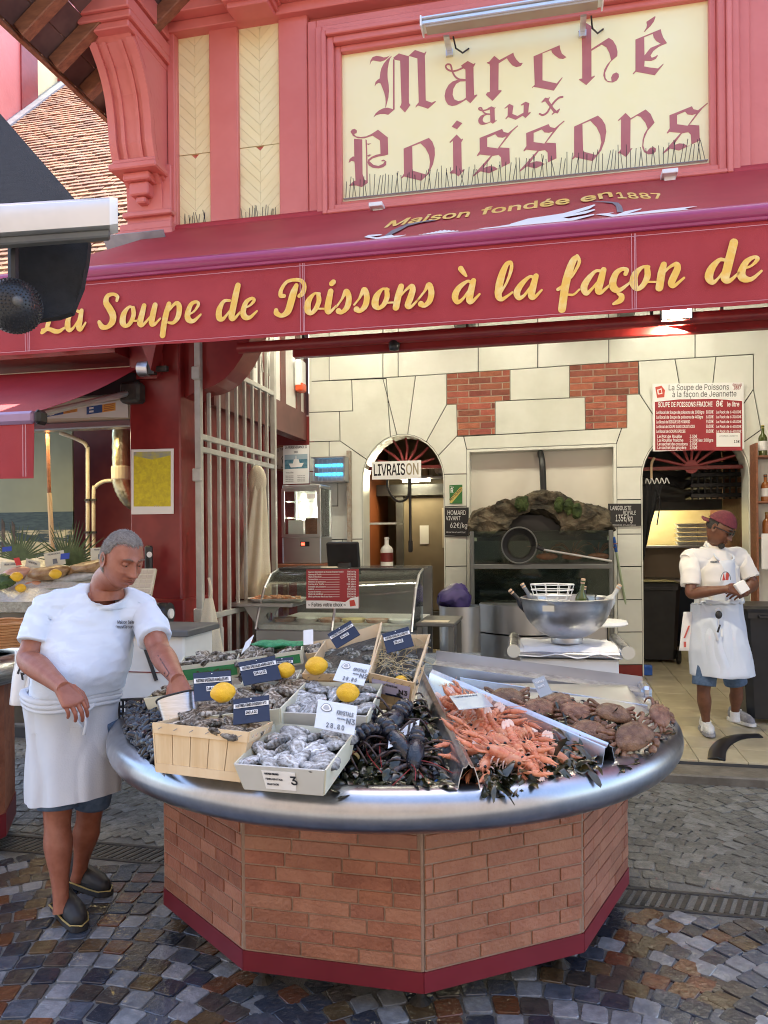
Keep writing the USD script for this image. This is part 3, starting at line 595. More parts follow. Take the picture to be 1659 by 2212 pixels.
# arched gold line reading Maison fondée en 1887
def arctext(s, a, b, h, up):
    o = []; mm = meshkit.text_mesh(s, 1.0, .001, True); v, f = cat_mesh(mm); w = v[:, 0].max() - v[:, 0].min(); x = (v[:, 0] - v[:, 0].min()) / w
    (u0, v0), (u1, v1) = oncanvas(*a), oncanvas(*b); out = []
    for xx, yy, zz in zip(x, v[:, 1], v[:, 2]):
        u = u0 + (u1 - u0) * xx; vv = v0 + (v1 - v0) * xx + yy * h + up * 4 * xx * (1 - xx); out.append(shade(u, vv) + ZZ * zz)
    return np.array(out), f
for s, a, b, h, up in (('Maison', (830, 492), (1012, 468), .23, .05), ('fondée', (1036, 464), (1232, 439), .23, .0), ('en', (1256, 437), (1325, 424), .22, .0), ('1887', (1335, 428), (1436, 429), .2, .0)):
    aw.add('arched_lettering', arctext(s, a, b, h, up), gold)
for px, py in ((816, 452), (1445, 382)):
    u, z = onv(px, py, -.1); aw.add('wall_clip', cat_mesh(bb(u - .05, u + .05, -.17, -.06, z - .005, z + .025, .003), bb(u - .03, u + .04, -.12, -.02, z - .04, z - .006)), whitepl)
rl = T('front_rail', 'burgundy round rail hanging under the awning with brackets', 'rail', loc=Bp(.7, -.9, 2.9))
(ru0, rz0) = onv(516, 752, -.9)
rl.add('bar', tube([Bp(ru0, -.9, rz0), Bp(4, -.9, rz0)], .036, 12), pinkd, smooth=True)
rl.add('beam', bb(ru0 + .35, 4, -.86, -.80, rz0 - .07, rz0 - .02, .006), pinkd)
for px in (656, 1010, 1408, 1560):
    u, z = onv(px, 700, -.9); rl.add('hanger', bb(u - .008, u + .008, -.908, -.892, rz0, rz0 + .34), darkiron)
u, z = onv(852, 748, -.9); rl.add('hook', lathe([(.001, -.03), (.03, -.025), (.035, 0), (.03, .03), (.001, .035)], Bp(u, -.9, rz0 - .05), 12), black, smooth=True)
# floodlight on the rail (lit)
fu, fz = onv(1455, 691, -.86)
fl_ = T('floodlight', 'lit rectangular floodlight under the awning rail', 'lamp', loc=Bp(fu, -.86, fz))
fl_.add('housing', bb(fu - .085, fu + .085, -.985, -.94, fz - .03, fz + .045, .006), black)
emis = lambda n, c, s: usdkit.material(stage, '/World/Looks/' + n, {'e': ('emission', {'color': c, 'strength': s})}, surface='e.emission')
fl_.add('lens', bb(fu - .078, fu + .078, -.991, -.9855, fz - .026, fz + .026), emis('flood_glow', (1, .9, .68), 10.))
L = UsdLux.RectLight.Define(stage, '/World/floodlight_light'); L.CreateWidthAttr(.15); L.CreateHeightAttr(.05); L.CreateIntensityAttr(1); L.CreateNormalizeAttr(True)
def aim(L, p, d):
    z = -np.asarray(d, float); z /= np.linalg.norm(z); x = np.cross([0, 0, 1.0], z) if abs(z[2]) < .99 else np.array([1.0, 0, 0]); x /= np.linalg.norm(x); y = np.cross(z, x)
    L.AddTransformOp().Set(Gf.Matrix4d(*x, 0, *y, 0, *z, 0, *p, 1))
L.CreateColorAttr((1, .88, .62)); L.CreateIntensityAttr(2.4); aim(L, Bp(fu, -.88, fz - .07), VV * .8 - ZZ * .65 - UU * .25)
# tube lamps on the hall ceiling
for i, (u, v) in enumerate(((-.9, 1.5), (.7, 1.3), (2.5, 1.5))):
    t = T('ceiling_lamp', ['tube lamp on the hall ceiling by the folding gate', 'tube lamp on the hall ceiling before the tank', 'tube lamp on the hall ceiling before the right arch'][i], 'lamp', loc=Bp(u, v, 4.1))
    t.add('body', bb(u - .6, u + .6, v - .05, v + .05, 4.14, 4.2, .006), whitepl); t.add('tube', tube([Bp(u - .58, v, 4.11), Bp(u + .58, v, 4.11)], .018, 8), emis('tube_glow', (1, .93, .70), 9.) if i == 0 else '/World/Looks/tube_glow')
    L = UsdLux.RectLight.Define(stage, '/World/ceiling_lamp_light_%d' % i); L.CreateWidthAttr(1.1); L.CreateHeightAttr(.06); L.CreateNormalizeAttr(True); L.CreateColorAttr((1, .95, .76)); L.CreateIntensityAttr(1.55); aim(L, Bp(u, v, 4.08), -ZZ + VV * .15)
# ------------------------------------------------------------------ back wall of the hall: painted stone blocks, brick infill, two arches, niche
WV = 2.93
rw = T('stone_back_wall', 'white painted stone wall with dark joints, brick infill and two arched doorways', 'wall', loc=Bp(1, WV, .1))
RZ = lambda s: W(WV, *[(829.5 + x / 2, 518.5 + y / 2) for x, y in pol(s)])
LZ = lambda s: W(WV, *[(x / 2, 518.5 + y / 2) for x, y in pol(s)])
def archpoly(uc, hw, zs, zt, n=18):
    return Polygon([(uc - hw, .05)] + [(uc - hw * math.cos(t), zs + (zt - zs) * math.sin(t)) for t in np.linspace(0, math.pi, n)] + [(uc + hw, .05)])
u_a0, u_a1 = onv(783, 1100, WV)[0], onv(961, 1100, WV)[0]
arch1 = archpoly((u_a0 + u_a1) / 2, (u_a1 - u_a0) / 2, onv(870, 1040, WV)[1], onv(872, 938, WV)[1])
u_b0, u_b1 = onv(1387, 1200, WV)[0], onv(1622, 1200, WV)[0]
arch2 = archpoly((u_b0 + u_b1) / 2, (u_b1 - u_b0) / 2, onv(1500, 1030, WV)[1], onv(1500, 920, WV)[1])
niche = Polygon(RZ('358,905 1005,880') + [(onv(1334, 1300, WV)[0], .1), (onv(1008, 1300, WV)[0], .1)])
outer = sbox(-1.52, .1, 4.2, 4.2)
u_l = onv(681, 800, WV)[0]
bl = [RZ('272,578 545,560 545,692 481,696 481,838 318,846 315,710 272,711'), RZ('803,542 1100,524 1100,665 1050,668 1050,811 872,818 870,679 803,681')]
bricks_area = [Polygon(b) for b in bl]
L_ = lambda *s: LineString(s)
cuts = []
def cl(pts):
    p = np.array(pts); a, b = p[0] - p[1], p[-1] - p[-2]; p[0] = p[0] + a / np.linalg.norm(a) * .022; p[-1] = p[-1] + b / np.linalg.norm(b) * .022; cuts.append(LineString(p))
for s in ('0,595 270,578 545,560 803,542 1100,523 1659,490', '62,-300 62,590', '408,-300 408,568', '665,-300 665,552', '972,-300 972,533', '1345,-300 1345,508', '-300,610 0,595',
          '137,588 103,842', '10,592 29,848', '-110,604 -45,880', '545,560 545,692', '481,696 870,679', '1100,523 1105,665 1240,870', '1258,512 1280,640 1300,850', '1435,503 1422,620 1400,850', '1597,494 1597,645 1450,862', '1597,645 1750,638', '1597,645 1630,820 1510,905', '1630,820 1760,812', '1105,665 1050,668',
          '272,711 180,878', '315,848 235,932', '345,848 1028,812', '345,848 358,905', '1028,812 1005,880', '315,848 345,848', '1028,812 1050,811 1152,882', '1115,980 1005,982', '262,1012 363,1010'): cl(RZ(s))
for s in ('1360,610 1700,597', '1340,745 1525,738 1607,882', '1340,872 1470,868 1585,948', '1423,-200 1423,610', '1520,603 1525,738', '1468,738 1470,868', '1423,868 1423,1000', '1340,1000 1530,1000', '1655,598 1720,860', '1340,1150 1545,1148', '1460,1000 1460,1150', '1340,1295 1560,1292', '1420,1150 1420,1292', '1480,1292 1480,1440', '1340,1440 1560,1437', '1655,-200 1655,600'): cl(LZ(s))
for y in (1093.6, 1157.6, 1223, 1305, 1380): cl(W(WV, (955, y + 1), (1020, y - .5)))
for y in (1079.5, 1154, 1224, 1295.6, 1365.6, 1436): cl(W(WV, (1325, y), (1395, y - .5)))
for y in (1010, 1085, 1165, 1240, 1310, 1390): cl(W(WV, (1615, y), (1700, y - 2)))
mass = outer.difference(arch1).difference(arch2).difference(niche)
rw.add('core', slab(mass, WV + .016, WV + .30), joint)
jamb = unary_union([mass.boundary])
cells = list(polygonize(unary_union([mass.boundary] + [c for c in cuts] + [b.boundary for b in bricks_area])))
stone_v = [mat('white_stone_%s' % k, c, .30, c2, 2.5, bump=.22, bscale=14, detail=5) for k, c, c2 in (('a', (.70, .71, .63), (.76, .77, .70)), ('b', (.66, .67, .58), (.74, .75, .67)))]
redbase = Polygon(W(WV, (1320, 1433), (1400, 1433), (1400, 1490), (1320, 1490)))
for i, c in enumerate(cells):
    p = c.representative_point()
    if not mass.contains(p) or any(b.contains(p) for b in bricks_area): continue
    if p.x < u_l - .02: continue
    q = c.buffer(-.0052, join_style=2)
    if q.area < .002: continue
    rw.add('stone_block', slab(q, WV - R.uniform(0, .002), WV + .02), pinkd if redbase.contains(p) else stone_v[i % 2])
for A_ in (arch1, arch2):                                  # plastered reveals
    ext = A_.buffer(.0).difference(A_.buffer(-.012)).difference(sbox(-9, -1, 9, .11)); rw.add('arch_reveal', slab(ext, WV + .004, WV + .31), stone_v[0])
g = rw.group('niche', 'plain recessed niche behind the tank')
nb = niche.buffer(.02); rw.add('back_panel', slab(nb, WV + .20, WV + .29), mat('niche_paint', (.70, .66, .57), .5, (.74, .70, .61), 3, bump=.06), under=g.path)
nx = niche.exterior.coords
rw.add('reveal', slab(niche.difference(niche.buffer(-.03)).difference(sbox(-9, -1, 9, .2)), WV + .006, WV + .2), stone_v[0], under=g.path)
for b, ar in zip(bl, bricks_area):
    g = rw.group('brick_infill'); rw.add('mortar_bed', slab(ar.buffer(-.001), WV + .008, WV + .02), mortar, under=g.path)
    uu0, zz0, uu1, zz1 = ar.bounds; h, w = .0705, .245
    for r in range(int((zz1 - zz0) / h) + 1):
        for k in range(-1, int((uu1 - uu0) / w) + 2):
            for half in ((0, 1),):
                off = (r % 2) * w * .5; x0 = uu0 + k * w - off
                q = sbox(x0 + .006, zz0 + r * h + .006, x0 + w - .006, zz0 + (r + 1) * h - .006).intersection(ar.buffer(-.004))
                if q.area < .0012: continue
                rw.add('brick', slab(q, WV + R.uniform(-.002, .003), WV + .012), brick_r[R.random() < .35], under=g.path)
# upper left: half-timbered side wall and red wall behind the folding gate
sw = T('side_wall', 'half-timbered side wall with white panels and brown beams above the folding gate', 'wall', loc=Bp(-1.55, 1, 2.8))
def vzs(poly, ua, ub): return vz(poly, ua, ub)
SU = -1.56
sw.add('infill', vz([(.5, 2.95), (2.95, 2.95), (2.95, 4.2), (.5, 4.2)], SU - .1, SU - .012), whitep)
bt = mat('brown_beam', (.13, .045, .04), .45, (.17, .06, .055), 5)
sw.add('bottom_beam', vz([(.45, 2.72), (2.93, 2.72), (2.93, 3.03), (.45, 3.03)], SU - .12, SU + .012), bt)
for a in (1.15, 1.62, 2.12, 2.62, 2.9): sw.add('post', vz([(a, 3.03), (a + .15, 3.03), (a + .15, 4.2), (a, 4.2)], SU - .11, SU), bt)
sw.add('strut', vz([(.6, 4.2), (1.1, 3.1), (1.25, 3.1), (.75, 4.2)], SU - .11, SU + .004), bt)
lw = T('red_partition', 'dark red partition wall behind the folding gate', 'wall', loc=Bp(-1.7, WV, .1))
lw.add('panel', slab([(-4.4, .1), (u_l - .02, .1), (u_l - .02, 3.0), (-4.4, 3.0)], WV + .0, WV + .1), redwall)
# ------------------------------------------------------------------ alarm box, LIVRAISON sign, plaques, boards
def box_thing(name, label, cat, px, v, w, h, d, m, **k):
    u, z = onv(*px, v); return bb(u - w / 2, u + w / 2, v - d, v, z - h / 2, z + h / 2, .006)
t = T('alarm_box', 'white wall alarm box with an orange lens by the timber wall', 'alarm', loc=Bp(-1.5, 2.6, 3.3))
v0, z0 = 2.35, onu(665, 820, SU)[1]
t.add('case', bx(Bp(SU + .05, 2.6, 3.42), (.09, .16, .30), UU, VV, ZZ, .02), whitepl); t.add('lens', bx(Bp(SU + .055, 2.6, 3.27), (.09, .15, .10), UU, VV, ZZ, .015), mat('orange_lens', (.75, .10, .03), .3))
def board(name, label, cat, c4, v, m, th=.008, border=None, group=None):
    """flat board whose corners are given in pixels (tl, tr, br, bl) on the plane v"""
    q = [onv(*p, v) for p in c4]; t = T(name, label, cat, loc=Bp(*((np.array(q[0]) + np.array(q[2])) / 2)[:1], v, q[2][1]), group=group)
    t.add('panel', slab(Polygon(q), v, v + th), m); t.q = np.array(q); t.v = v; return t
def btext(t, s, x, y, h, m, w=None, bold=False, align='l', name='lettering'):
    """text at fractions x, y (from top left) of the board; h in metres"""
    q = t.q; p = q[0] + (q[1] - q[0]) * x + (q[3] - q[0]) * y; e = q[1] - q[0]; L_ = np.linalg.norm(e); e = e / L_
    ex = UU * e[0] + ZZ * e[1]; ey = ZZ * e[0] - UU * e[1]
    t.add(name, text(s, h, Bp(p[0], t.v - .0006, p[1]), ex, ey, bold, None if w is None else w * L_, align), m)
def bpoly(t, pts, m, name='print', th=.0008):
    q = t.q; c = [q[0] + (q[1] - q[0]) * x + (q[3] - q[0]) * y for x, y in pts]; t.add(name, slab(Polygon(c).buffer(0), t.v - th, t.v), m)
t = board('delivery_sign', 'white sign reading LIVRAISON hung in the left arch', 'sign', [(804, 998), (910, 994), (910, 1034), (804, 1036)], WV - .03, paper)
btext(t, 'LIVRAIS', .04, .78, .125, ink, .64, True); btext(t, 'ON', .70, .78, .122, mat('worn_ink', (.35, .30, .2), .6), .25, True)
t = board('restaurant_plaque', 'green restaurant plaque with a yellow diagonal band on the pier', 'plaque', [(971, 1048), (999, 1047), (999, 1088), (972, 1088)], WV - .012, mat('green_plaque', (.03, .16, .04), .4))
bpoly(t, [(.0, .95), (.0, .75), (.85, .12), (1, .12), (1, .3), (.15, .98)], mat('yellow_band', (.60, .48, .12), .5))
btext(t, 'R', .10, .42, .05, paper, .2, True); btext(t, "'14", .06, .16, .02, paper)
q = t.q; dU = np.array([.85, .72]); dU = dU / np.linalg.norm(dU)
t.add('lettering', text('RESTAURANT', .028, Bp(q[3][0] + .012, WV - .0135, q[3][1] + .03), UU * .72 + ZZ * .69, ZZ * .72 - UU * .69, True, .19), ink)
chalk = mat('chalk', (.75, .75, .74), .8)
for tl, c4, rows, lab in (('chalkboard', [(961, 1096), (1013, 1096), (1013, 1158), (962, 1156)], (('HOMARD', .12, .27, .05, .75), ('VIVANT', .05, .46, .045, .6), ('62€/kg', .22, .73, .055, .7), ('PÊCHÉ EN ATLANTIQUE', .05, .92, .014, .8)), 'black chalkboard reading HOMARD VIVANT 62€/kg on the left pier'),
                          ('chalkboard', [(1314, 1088), (1386, 1088), (1386, 1136), (1315, 1138)], (('LANGOUSTE', .07, .28, .045, .62), ('ROYALE', .45, .47, .04, .38), ('135€/kg', .22, .76, .07, .5), ('PÊCHÉ EN ATLANTIQUE', .12, .95, .014, .7)), 'black chalkboard reading LANGOUSTE ROYALE 135€/kg on the right pier')):
    t = board(tl, lab, 'chalkboard', c4, WV - .02, mat('slate', (.012, .012, .014), .5) if 'slate' not in MATS else MATS['slate'])
    for s, x, y, h, w in rows: btext(t, s, x, y, h, chalk, w, name='chalk_writing')
# big soup menu on the right arch
t = board('soup_menu', 'white and red price board La Soupe de Poissons above the right arch', 'menu board', [(1410, 829), (1607, 826), (1608, 970), (1411, 975)], WV - .05, paper)
bpoly(t, [(.025, .27), (.3, .235), (.7, .235), (.98, .27), (.98, .985), (.025, .985)], redp); 
btext(t, 'La Soupe de Poissons', .18, .10, .058, ink, .66); btext(t, 'à la façon de Jeannette', .22, .20, .058, ink, .70); btext(t, 'depuis', .88, .05, .03, redp, .1); btext(t, '1887', .89, .10, .035, redp, .08, True)
bpoly(t, [(.03, .05), (.10, .03), (.14, .10), (.13, .2), (.05, .21)], mat('lobster_red', (.55, .06, .04), .5), 'emblem'); bpoly(t, [(.05, .09), (.10, .07), (.11, .15), (.06, .16)], paper, 'emblem', .0014); bpoly(t, [(.065, .1), (.095, .09), (.1, .14), (.07, .145)], MATS['lobster_red'], 'emblem', .002)
btext(t, 'SOUPE DE POISSONS FRAICHE', .06, .345, .050, paper, .60, True); btext(t, '8€', .70, .345, .058, paper, .075, True); btext(t, 'le litre', .82, .345, .046, paper, .13, True)
for i, (a, p, k) in enumerate((('Le Bocal de Soupe de poissons de 1000grs', '8.00€', 'Le Pack de 6 40.00€'), ('Le Bocal de Soupe de poissons de 400grs', '6.00€', 'Le Pack de 6 30.00€'), ('Le Bocal de BISQUE DE HOMARD', '9.00€', 'Le Pack de 6 45.00€'), ('Le Bocal de SOUPE SANS CRUSTACES', '8.00€', 'Le Pack de 6 40.00€'), ('Le Bocal de SOUPE EPICEE', '8.00€', 'Le Pack de 6 40.00€'))):
    y = .445 + i * .070; btext(t, a, .04, y, .030, paper, .52 * len(a) / 40 + .01, True); btext(t, p, .59, y, .032, paper, .08, True); btext(t, k, .70, y, .027, paper, .27, True)
for i, (a, p) in enumerate((('Le Pot de Rouille', '3.50€'), ('La Rouille fraiche', '2.50€ les 100grs'), ('Le sachet de croutons', '2.00€'), ('Le sachet de gruyère', '2.50€'))):
    y = .80 + i * .055; btext(t, a, .05, y, .030, paper, .016 * len(a), True); btext(t, p, .41, y, .030, paper, .016 * len(p), True)
bpoly(t, [(.70, .73), (.96, .73), (.96, .93), (.70, .93)], paper, 'price_card', .0015)
btext(t, 'LA POMMEAU JEANNETTE', .73, .785, .016, mat('grey_ink', (.2, .2, .2), .6), .2); btext(t, '13€', .89, .875, .028, ink, .06, True)
# fan grilles over the doors
for uc, zc, r, lab in (((u_a0 + u_a1) / 2, onv(870, 1005, WV)[1], .34, 'red sunburst bars in the left arch'), ((u_b0 + u_b1) / 2, onv(1500, 1005, WV)[1], .45, 'red sunburst bars in the right arch')):
    t = T('fan_grille', lab, 'grille', loc=Bp(uc, WV + .2, zc)); t.add('transom', bb(uc - r * 1.3, uc + r * 1.3, WV + .18, WV + .22, zc - .03, zc + .01, .004), redwall)
    for a in np.linspace(.25, math.pi - .25, 7):
        d = UU * math.cos(a) + ZZ * math.sin(a); c = Bp(uc, WV + .2, zc); t.add('ray', tube([c + d * .06, c + d * r * .6 + UU * .02, c + d * r], [.014, .016, .01], 6), mat('ray_red', (.34, .06, .06), .5) if 'ray_red' not in MATS else MATS['ray_red'])
    t.add('hub', slab(Point(uc, zc).buffer(.07), WV + .185, WV + .215), MATS['ray_red'])
# ------------------------------------------------------------------ rooms behind the arches
room = T('kitchen_left', 'back room seen through the left arch with grey doors and shelf', 'room', loc=Bp(-.45, 4, .1))
room.add('back_wall', bb(-1.6, .9, 5.3, 5.4, .1, 4.1), mat('room_wall', (.22, .17, .09), .5, (.27, .21, .12), 3)); room.add('side_wall', bb(-1.2, -1.1, 3.2, 5.3, .1, 4.1), mat('orange_wall', (.25, .07, .02), .5)); room.add('side_wall', bb(.75, .85, 3.3, 5.3, .1, 4.1), greyd)
room.add('partition', bb(.03, .08, WV + .3, 5.3, .1, 4.1), greyd)
du0, dz0 = onv(872, 1080, 4.6); du1, _ = onv(945, 1080, 4.6)
room.add('door_leaf', bb(du0, du1 + .1, 4.60, 4.65, .62, 2.13, .004), mat('worn_door', (.22, .18, .12), .45, (.27, .22, .15), 3)); room.add('door_leaf', bb(du0, du1 + .1, 4.60, 4.66, .1, .6, .004), greyd)
room.add('door_frame', bb(du0 - .1, du0, 4.56, 4.66, .1, 2.2, .004), greyd); room.add('lintel', bb(-1.1, .03, 4.54, 4.66, 2.15, 2.3, .004), greyd)
room.add('shelf', bb(-.75, .03, 4.3, 4.6, 2.36, 2.38), steel_b); room.add('notice', bb(du0 + .22, du0 + .34, 4.592, 4.599, 1.5, 1.75), paper); room.add('notice', bb(du0 + .52, du0 + .70, 4.592, 4.599, 1.45, 1.98), beige)
tl = T('fluorescent_tube', 'lit fluorescent tube above the shelf in the left back room', 'lamp', loc=Bp(-.2, 4.4, 2.7)); u, z = onv(903, 1038, 4.4)
tl.add('tube', tube([Bp(u - .2, 4.4, z), Bp(u + .16, 4.4, z)], .02, 8), emis('tube_warm', (1, .9, .62), 12.)); tl.add('fitting', bb(u - .24, u + .2, 4.37, 4.43, z + .02, z + .06), whitepl)
L = UsdLux.RectLight.Define(stage, '/World/fluorescent_tube_light'); L.CreateWidthAttr(.5); L.CreateHeightAttr(.05); L.CreateNormalizeAttr(True); L.CreateColorAttr((1, .85, .5)); L.CreateIntensityAttr(.55); aim(L, Bp(u, 4.35, z - .05), -ZZ - VV * .4)
for i in range(4): solo('shelf_jar', lathe([(.001, 0), (.04, 0), (.042, .1), (.036, .12), (.036, .14), (.001, .14)], Bp(-.62 + i * .1, 4.42, 2.38), 12), [wood_d, redp, wood_l, beige][i], ['brown jar leftmost on the high shelf of the left back room', 'red jar on the high shelf, second of the row', 'tan jar on the high shelf, third of the row', 'pale jar on the high shelf beside the plastic bag'][i], 'jar')
m = ell(Bp(-.12, 4.42, 2.47), (.17, .1, .09), 3); solo('plastic_bag', (m[0] + noise3(m[0], 16)[:, None] * .05, m[1]), whitepl, 'crumpled white plastic bag on the high shelf in the left room', 'bag', smooth=True)
sh = T('side_shelf', 'wall shelf with white boards just inside the left arch', 'shelf', loc=Bp(-.9, 3.4, 1.2))
for z in (1.22, 1.75): sh.add('shelf_board', bb(-1.0, -.58, 3.3, 3.7, z, z + .02), whitep)
def bottle(name, p, h, r, body, cap, lab, group=None, neck=.35, label_m=None, cat='bottle', tilt=None):
    M = np.eye(4); M[:3, 3] = p
    if tilt is not None: M = Mx(p, np.cross([0.3, 1, 0.1], tilt), tilt)
    t = T(name, lab, cat, group, loc=p); pr = [(.001, 0), (r * .96, .004), (r, .02), (r, h * .58), (r * .8, h * .66), (r * neck, h * .74), (r * neck, h * .93), (r * neck * 1.2, h * .935), (r * neck * 1.2, h * .965), (.001, h * .966)]
    t.add('glass_body', xf(lathe(pr, n=16), M), body, smooth=50); t.add('cap', xf(lathe([(r * neck * 1.05, h * .90), (r * neck * 1.1, h), (.001, h)], n=12), M), cap, smooth=50)
    if label_m is not None: t.add('paper_label', xf(lathe([(r * 1.012, h * .18), (r * 1.012, h * .48)], n=16), M), label_m)
    return t
bottle('detergent_bottle', Bp(-.72, 3.42, 1.24), .36, .075, whitepl, whitepl, 'white detergent bottle with dark label on the side shelf', label_m=redwall)
solo('jerrycan', cat_mesh(bx(Bp(-.78, 3.42, .98), (.26, .2, .36), UU, VV, ZZ, .03), bx(Bp(-.78, 3.42, 1.18), (.12, .05, .04), UU, VV, ZZ, .012)), mat('smoky_plastic', (.10, .11, .09), .3), 'smoky grey jerrycan on the low shelf inside the left arch', 'jerrycan')
cb = T('hanging_cable', 'black coiled cable hanging in the left arch', 'cable', loc=Bp(-.6, 3.1, 2.0)); cb.add('cable', tube(spline([Bp(-.62, 3.2, 2.5), Bp(-.66, 3.2, 2.2), Bp(-.55, 3.2, 2.02), Bp(-.42, 3.2, 2.06), Bp(-.40, 3.2, 2.3)]), .014, 6), black, smooth=True); cb.add('cable', tube([Bp(-.40, 3.25, 2.5), Bp(-.40, 3.25, 1.5)], .016, 6), black); cb.add('plug', bb(-.425, -.375, 3.23, 3.27, 1.42, 1.56, .01), black)
kr = T('kitchen_right', 'back kitchen seen through the right arch with lit yellow wall and steel shelf', 'room', loc=Bp(2.6, 5, .1))
kr.add('back_wall', bb(1.6, 4.4, 6.2, 6.3, .1, 4.1), yellowish); kr.add('partition', bb(1.72, 1.78, WV + .3, 6.2, .1, 4.1), greyd); kr.add('partition', bb(3.42, 3.5, WV + .3, 6.2, .1, 4.1), wood_d)
u0, z0 = onv(1385, 1178, 6.0); u1, _ = onv(1530, 1178, 6.0)
kr.add('shelf', bb(1.8, 3.3, 5.5, 6.15, z0 - .03, z0, .004), steel_b); kr.add('counter', bb(1.8, 3.3, 5.5, 6.15, z0 - .5, z0 - .46, .004), steel_b); kr.add('counter_front', bb(1.8, 3.3, 5.9, 6.15, .1, z0 - .5), mat('blue_front', (.02, .04, .09), .5)); kr.add('backing', bb(1.8, 3.3, 6.0, 6.05, z0 - .46, z0 - .03), beige)
kr.add('head_panel', bb(1.8, 3.4, 5.3, 5.4, 1.92, 4.0), greyd); kr.add('beam', bx(Bp(2.4, 5.2, 2.42), (1.6, .1, .12), (UU * .95 - ZZ * .3), VV), black)
L = UsdLux.RectLight.Define(stage, '/World/kitchen_lamp_light'); L.CreateWidthAttr(.9); L.CreateHeightAttr(.1); L.CreateNormalizeAttr(True); L.CreateColorAttr((1, .85, .48)); L.CreateIntensityAttr(.6); aim(L, Bp(2.5, 5.75, 2.2), -ZZ + VV * .5)
t = T('kitchen_lamp', 'lamp fixed under the beam of the back kitchen', 'lamp', loc=Bp(2.5, 5.75, 2.25)); t.add('tube', tube([Bp(2.05, 5.75, 2.25), Bp(2.95, 5.75, 2.25)], .02, 8), '/World/Looks/tube_warm')
for k in range(2):
    for i in range(5):
        u = onv(1484 + k * 42, 1170, 5.75)[0]; z = z0 + i * .062
        a = lambda s, zz: [Bp(u + x * s, 5.75 + y * s * .7, zz) for x, y in ((-.14, -.14), (.14, -.14), (.14, .14), (-.14, .14))]
        solo('food_tray', skin([np.array(a(.8, z)), np.array(a(1, z + .045)), np.array(a(1.06, z + .046)), np.array(a(1.06, z + .052)), np.array(a(.9, z + .05))]), whitepl, ['white food tray in the left stack on the kitchen shelf', 'white food tray in the right stack on the kitchen shelf'][k], 'tray', ['left stack of trays on the kitchen shelf', 'right stack of trays on the kitchen shelf'][k])
cr = T('plastic_crate', 'dark plastic crate with slotted sides stored high in the right arch', 'crate', loc=Bp(3.1, 4.0, 2.0)); 
for z in (2.02, 2.14, 2.26, 2.38): cr.add('rail', bb(2.78, 3.36, 3.9, 4.3, z, z + .05, .006), black)
for i in range(9): cr.add('slat', bb(2.79 + i * .068, 2.81 + i * .068, 3.91, 3.93, 2.0, 2.42), MATS['slate'])
def bin_(name, label, u, v, w, h, d, m, wheels=True):
    t = T(name, label, 'bin', loc=Bp(u, v, .1)); q = lambda s, z: np.array([Bp(u + x * w / 2 * s, v + y * d / 2 * s, z) for x, y in ((-1, -.8), (-.8, -1), (.8, -1), (1, -.8), (1, .8), (.8, 1), (-.8, 1), (-1, .8))])
    t.add('body', skin([q(.8, .14), q(.96, .1 + h * .9), q(1.04, .1 + h * .9), q(1.04, .1 + h * .95)]), m); t.add('lid', skin([q(1.06, .1 + h * .95), q(1.08, .1 + h * .98), q(.9, .1 + h)]), m)
    if wheels:
        for s in (-1, 1): t.add('wheel', xf(lathe([(.001, -.02), (.08, -.02), (.09, 0), (.08, .02), (.001, .02)], n=16), Mx(Bp(u + s * w * .42, v - d * .5, .19), VV, UU)), black)
    t.add('handle', bb(u - w * .3, u + w * .3, v - d * .56, v - d * .52, .1 + h * .9, .1 + h * .93, .005), m); return t
u, _ = onv(1435, 1400, 4.0); bin_('wheeled_bin', 'black wheeled rubbish bin standing inside the right arch', u - .08, 4.1, .52, .95, .5, black)
p = atz(1650, 1560, .1); uu, vv = (p - O) @ UU, (p - O) @ VV; bin_('rubbish_bin', 'tall black rubbish bin at the right edge beside the man in cap', uu + .12, vv + .15, .62, .93, .55, black, False)
# hanging black aprons and hook in the right arch
t = T('hanging_aprons', 'black aprons with white ties hanging on hooks in the right arch', 'apron', loc=Bp(2.15, 3.1, 2.0)); P_ = []
ua, ub = onv(1386, 1100, 3.15)[0], onv(1432, 1050, 3.15)[0]
for j in range(9):
    s = j / 8; P_.append([Bp(ua + (ub - ua) * (i / 8) * (1 - .75 * s), 3.12 + .03 * math.sin(i * 1.9 + s), 2.14 - s * (.9 - .35 * (i / 8))) for i in range(9)])
t.add('cloth', sheet(np.array(P_), .01), blackm, smooth=True)
for i in range(5): t.add('tie', tube(spline([Bp(ua + .04 + i * .05, 3.1, 2.15), Bp(ua + .05 + i * .05, 3.08, 2.2), Bp(ua + .08 + i * .05, 3.09, 2.14)]), .006, 5), whitepl)
t.add('tie', tube(spline([Bp(ub - .08, 3.08, 2.1), Bp(ub - .04, 3.08, 1.95), Bp(ub - .07, 3.08, 1.7)]), .007, 5), blackm); t.add('hook', tube(spline([Bp(ua + .1, 3.1, 2.2), Bp(ua + .1, 3.08, 2.35), Bp(ua + .13, 3.1, 2.42)]), .014, 6), wood_l)
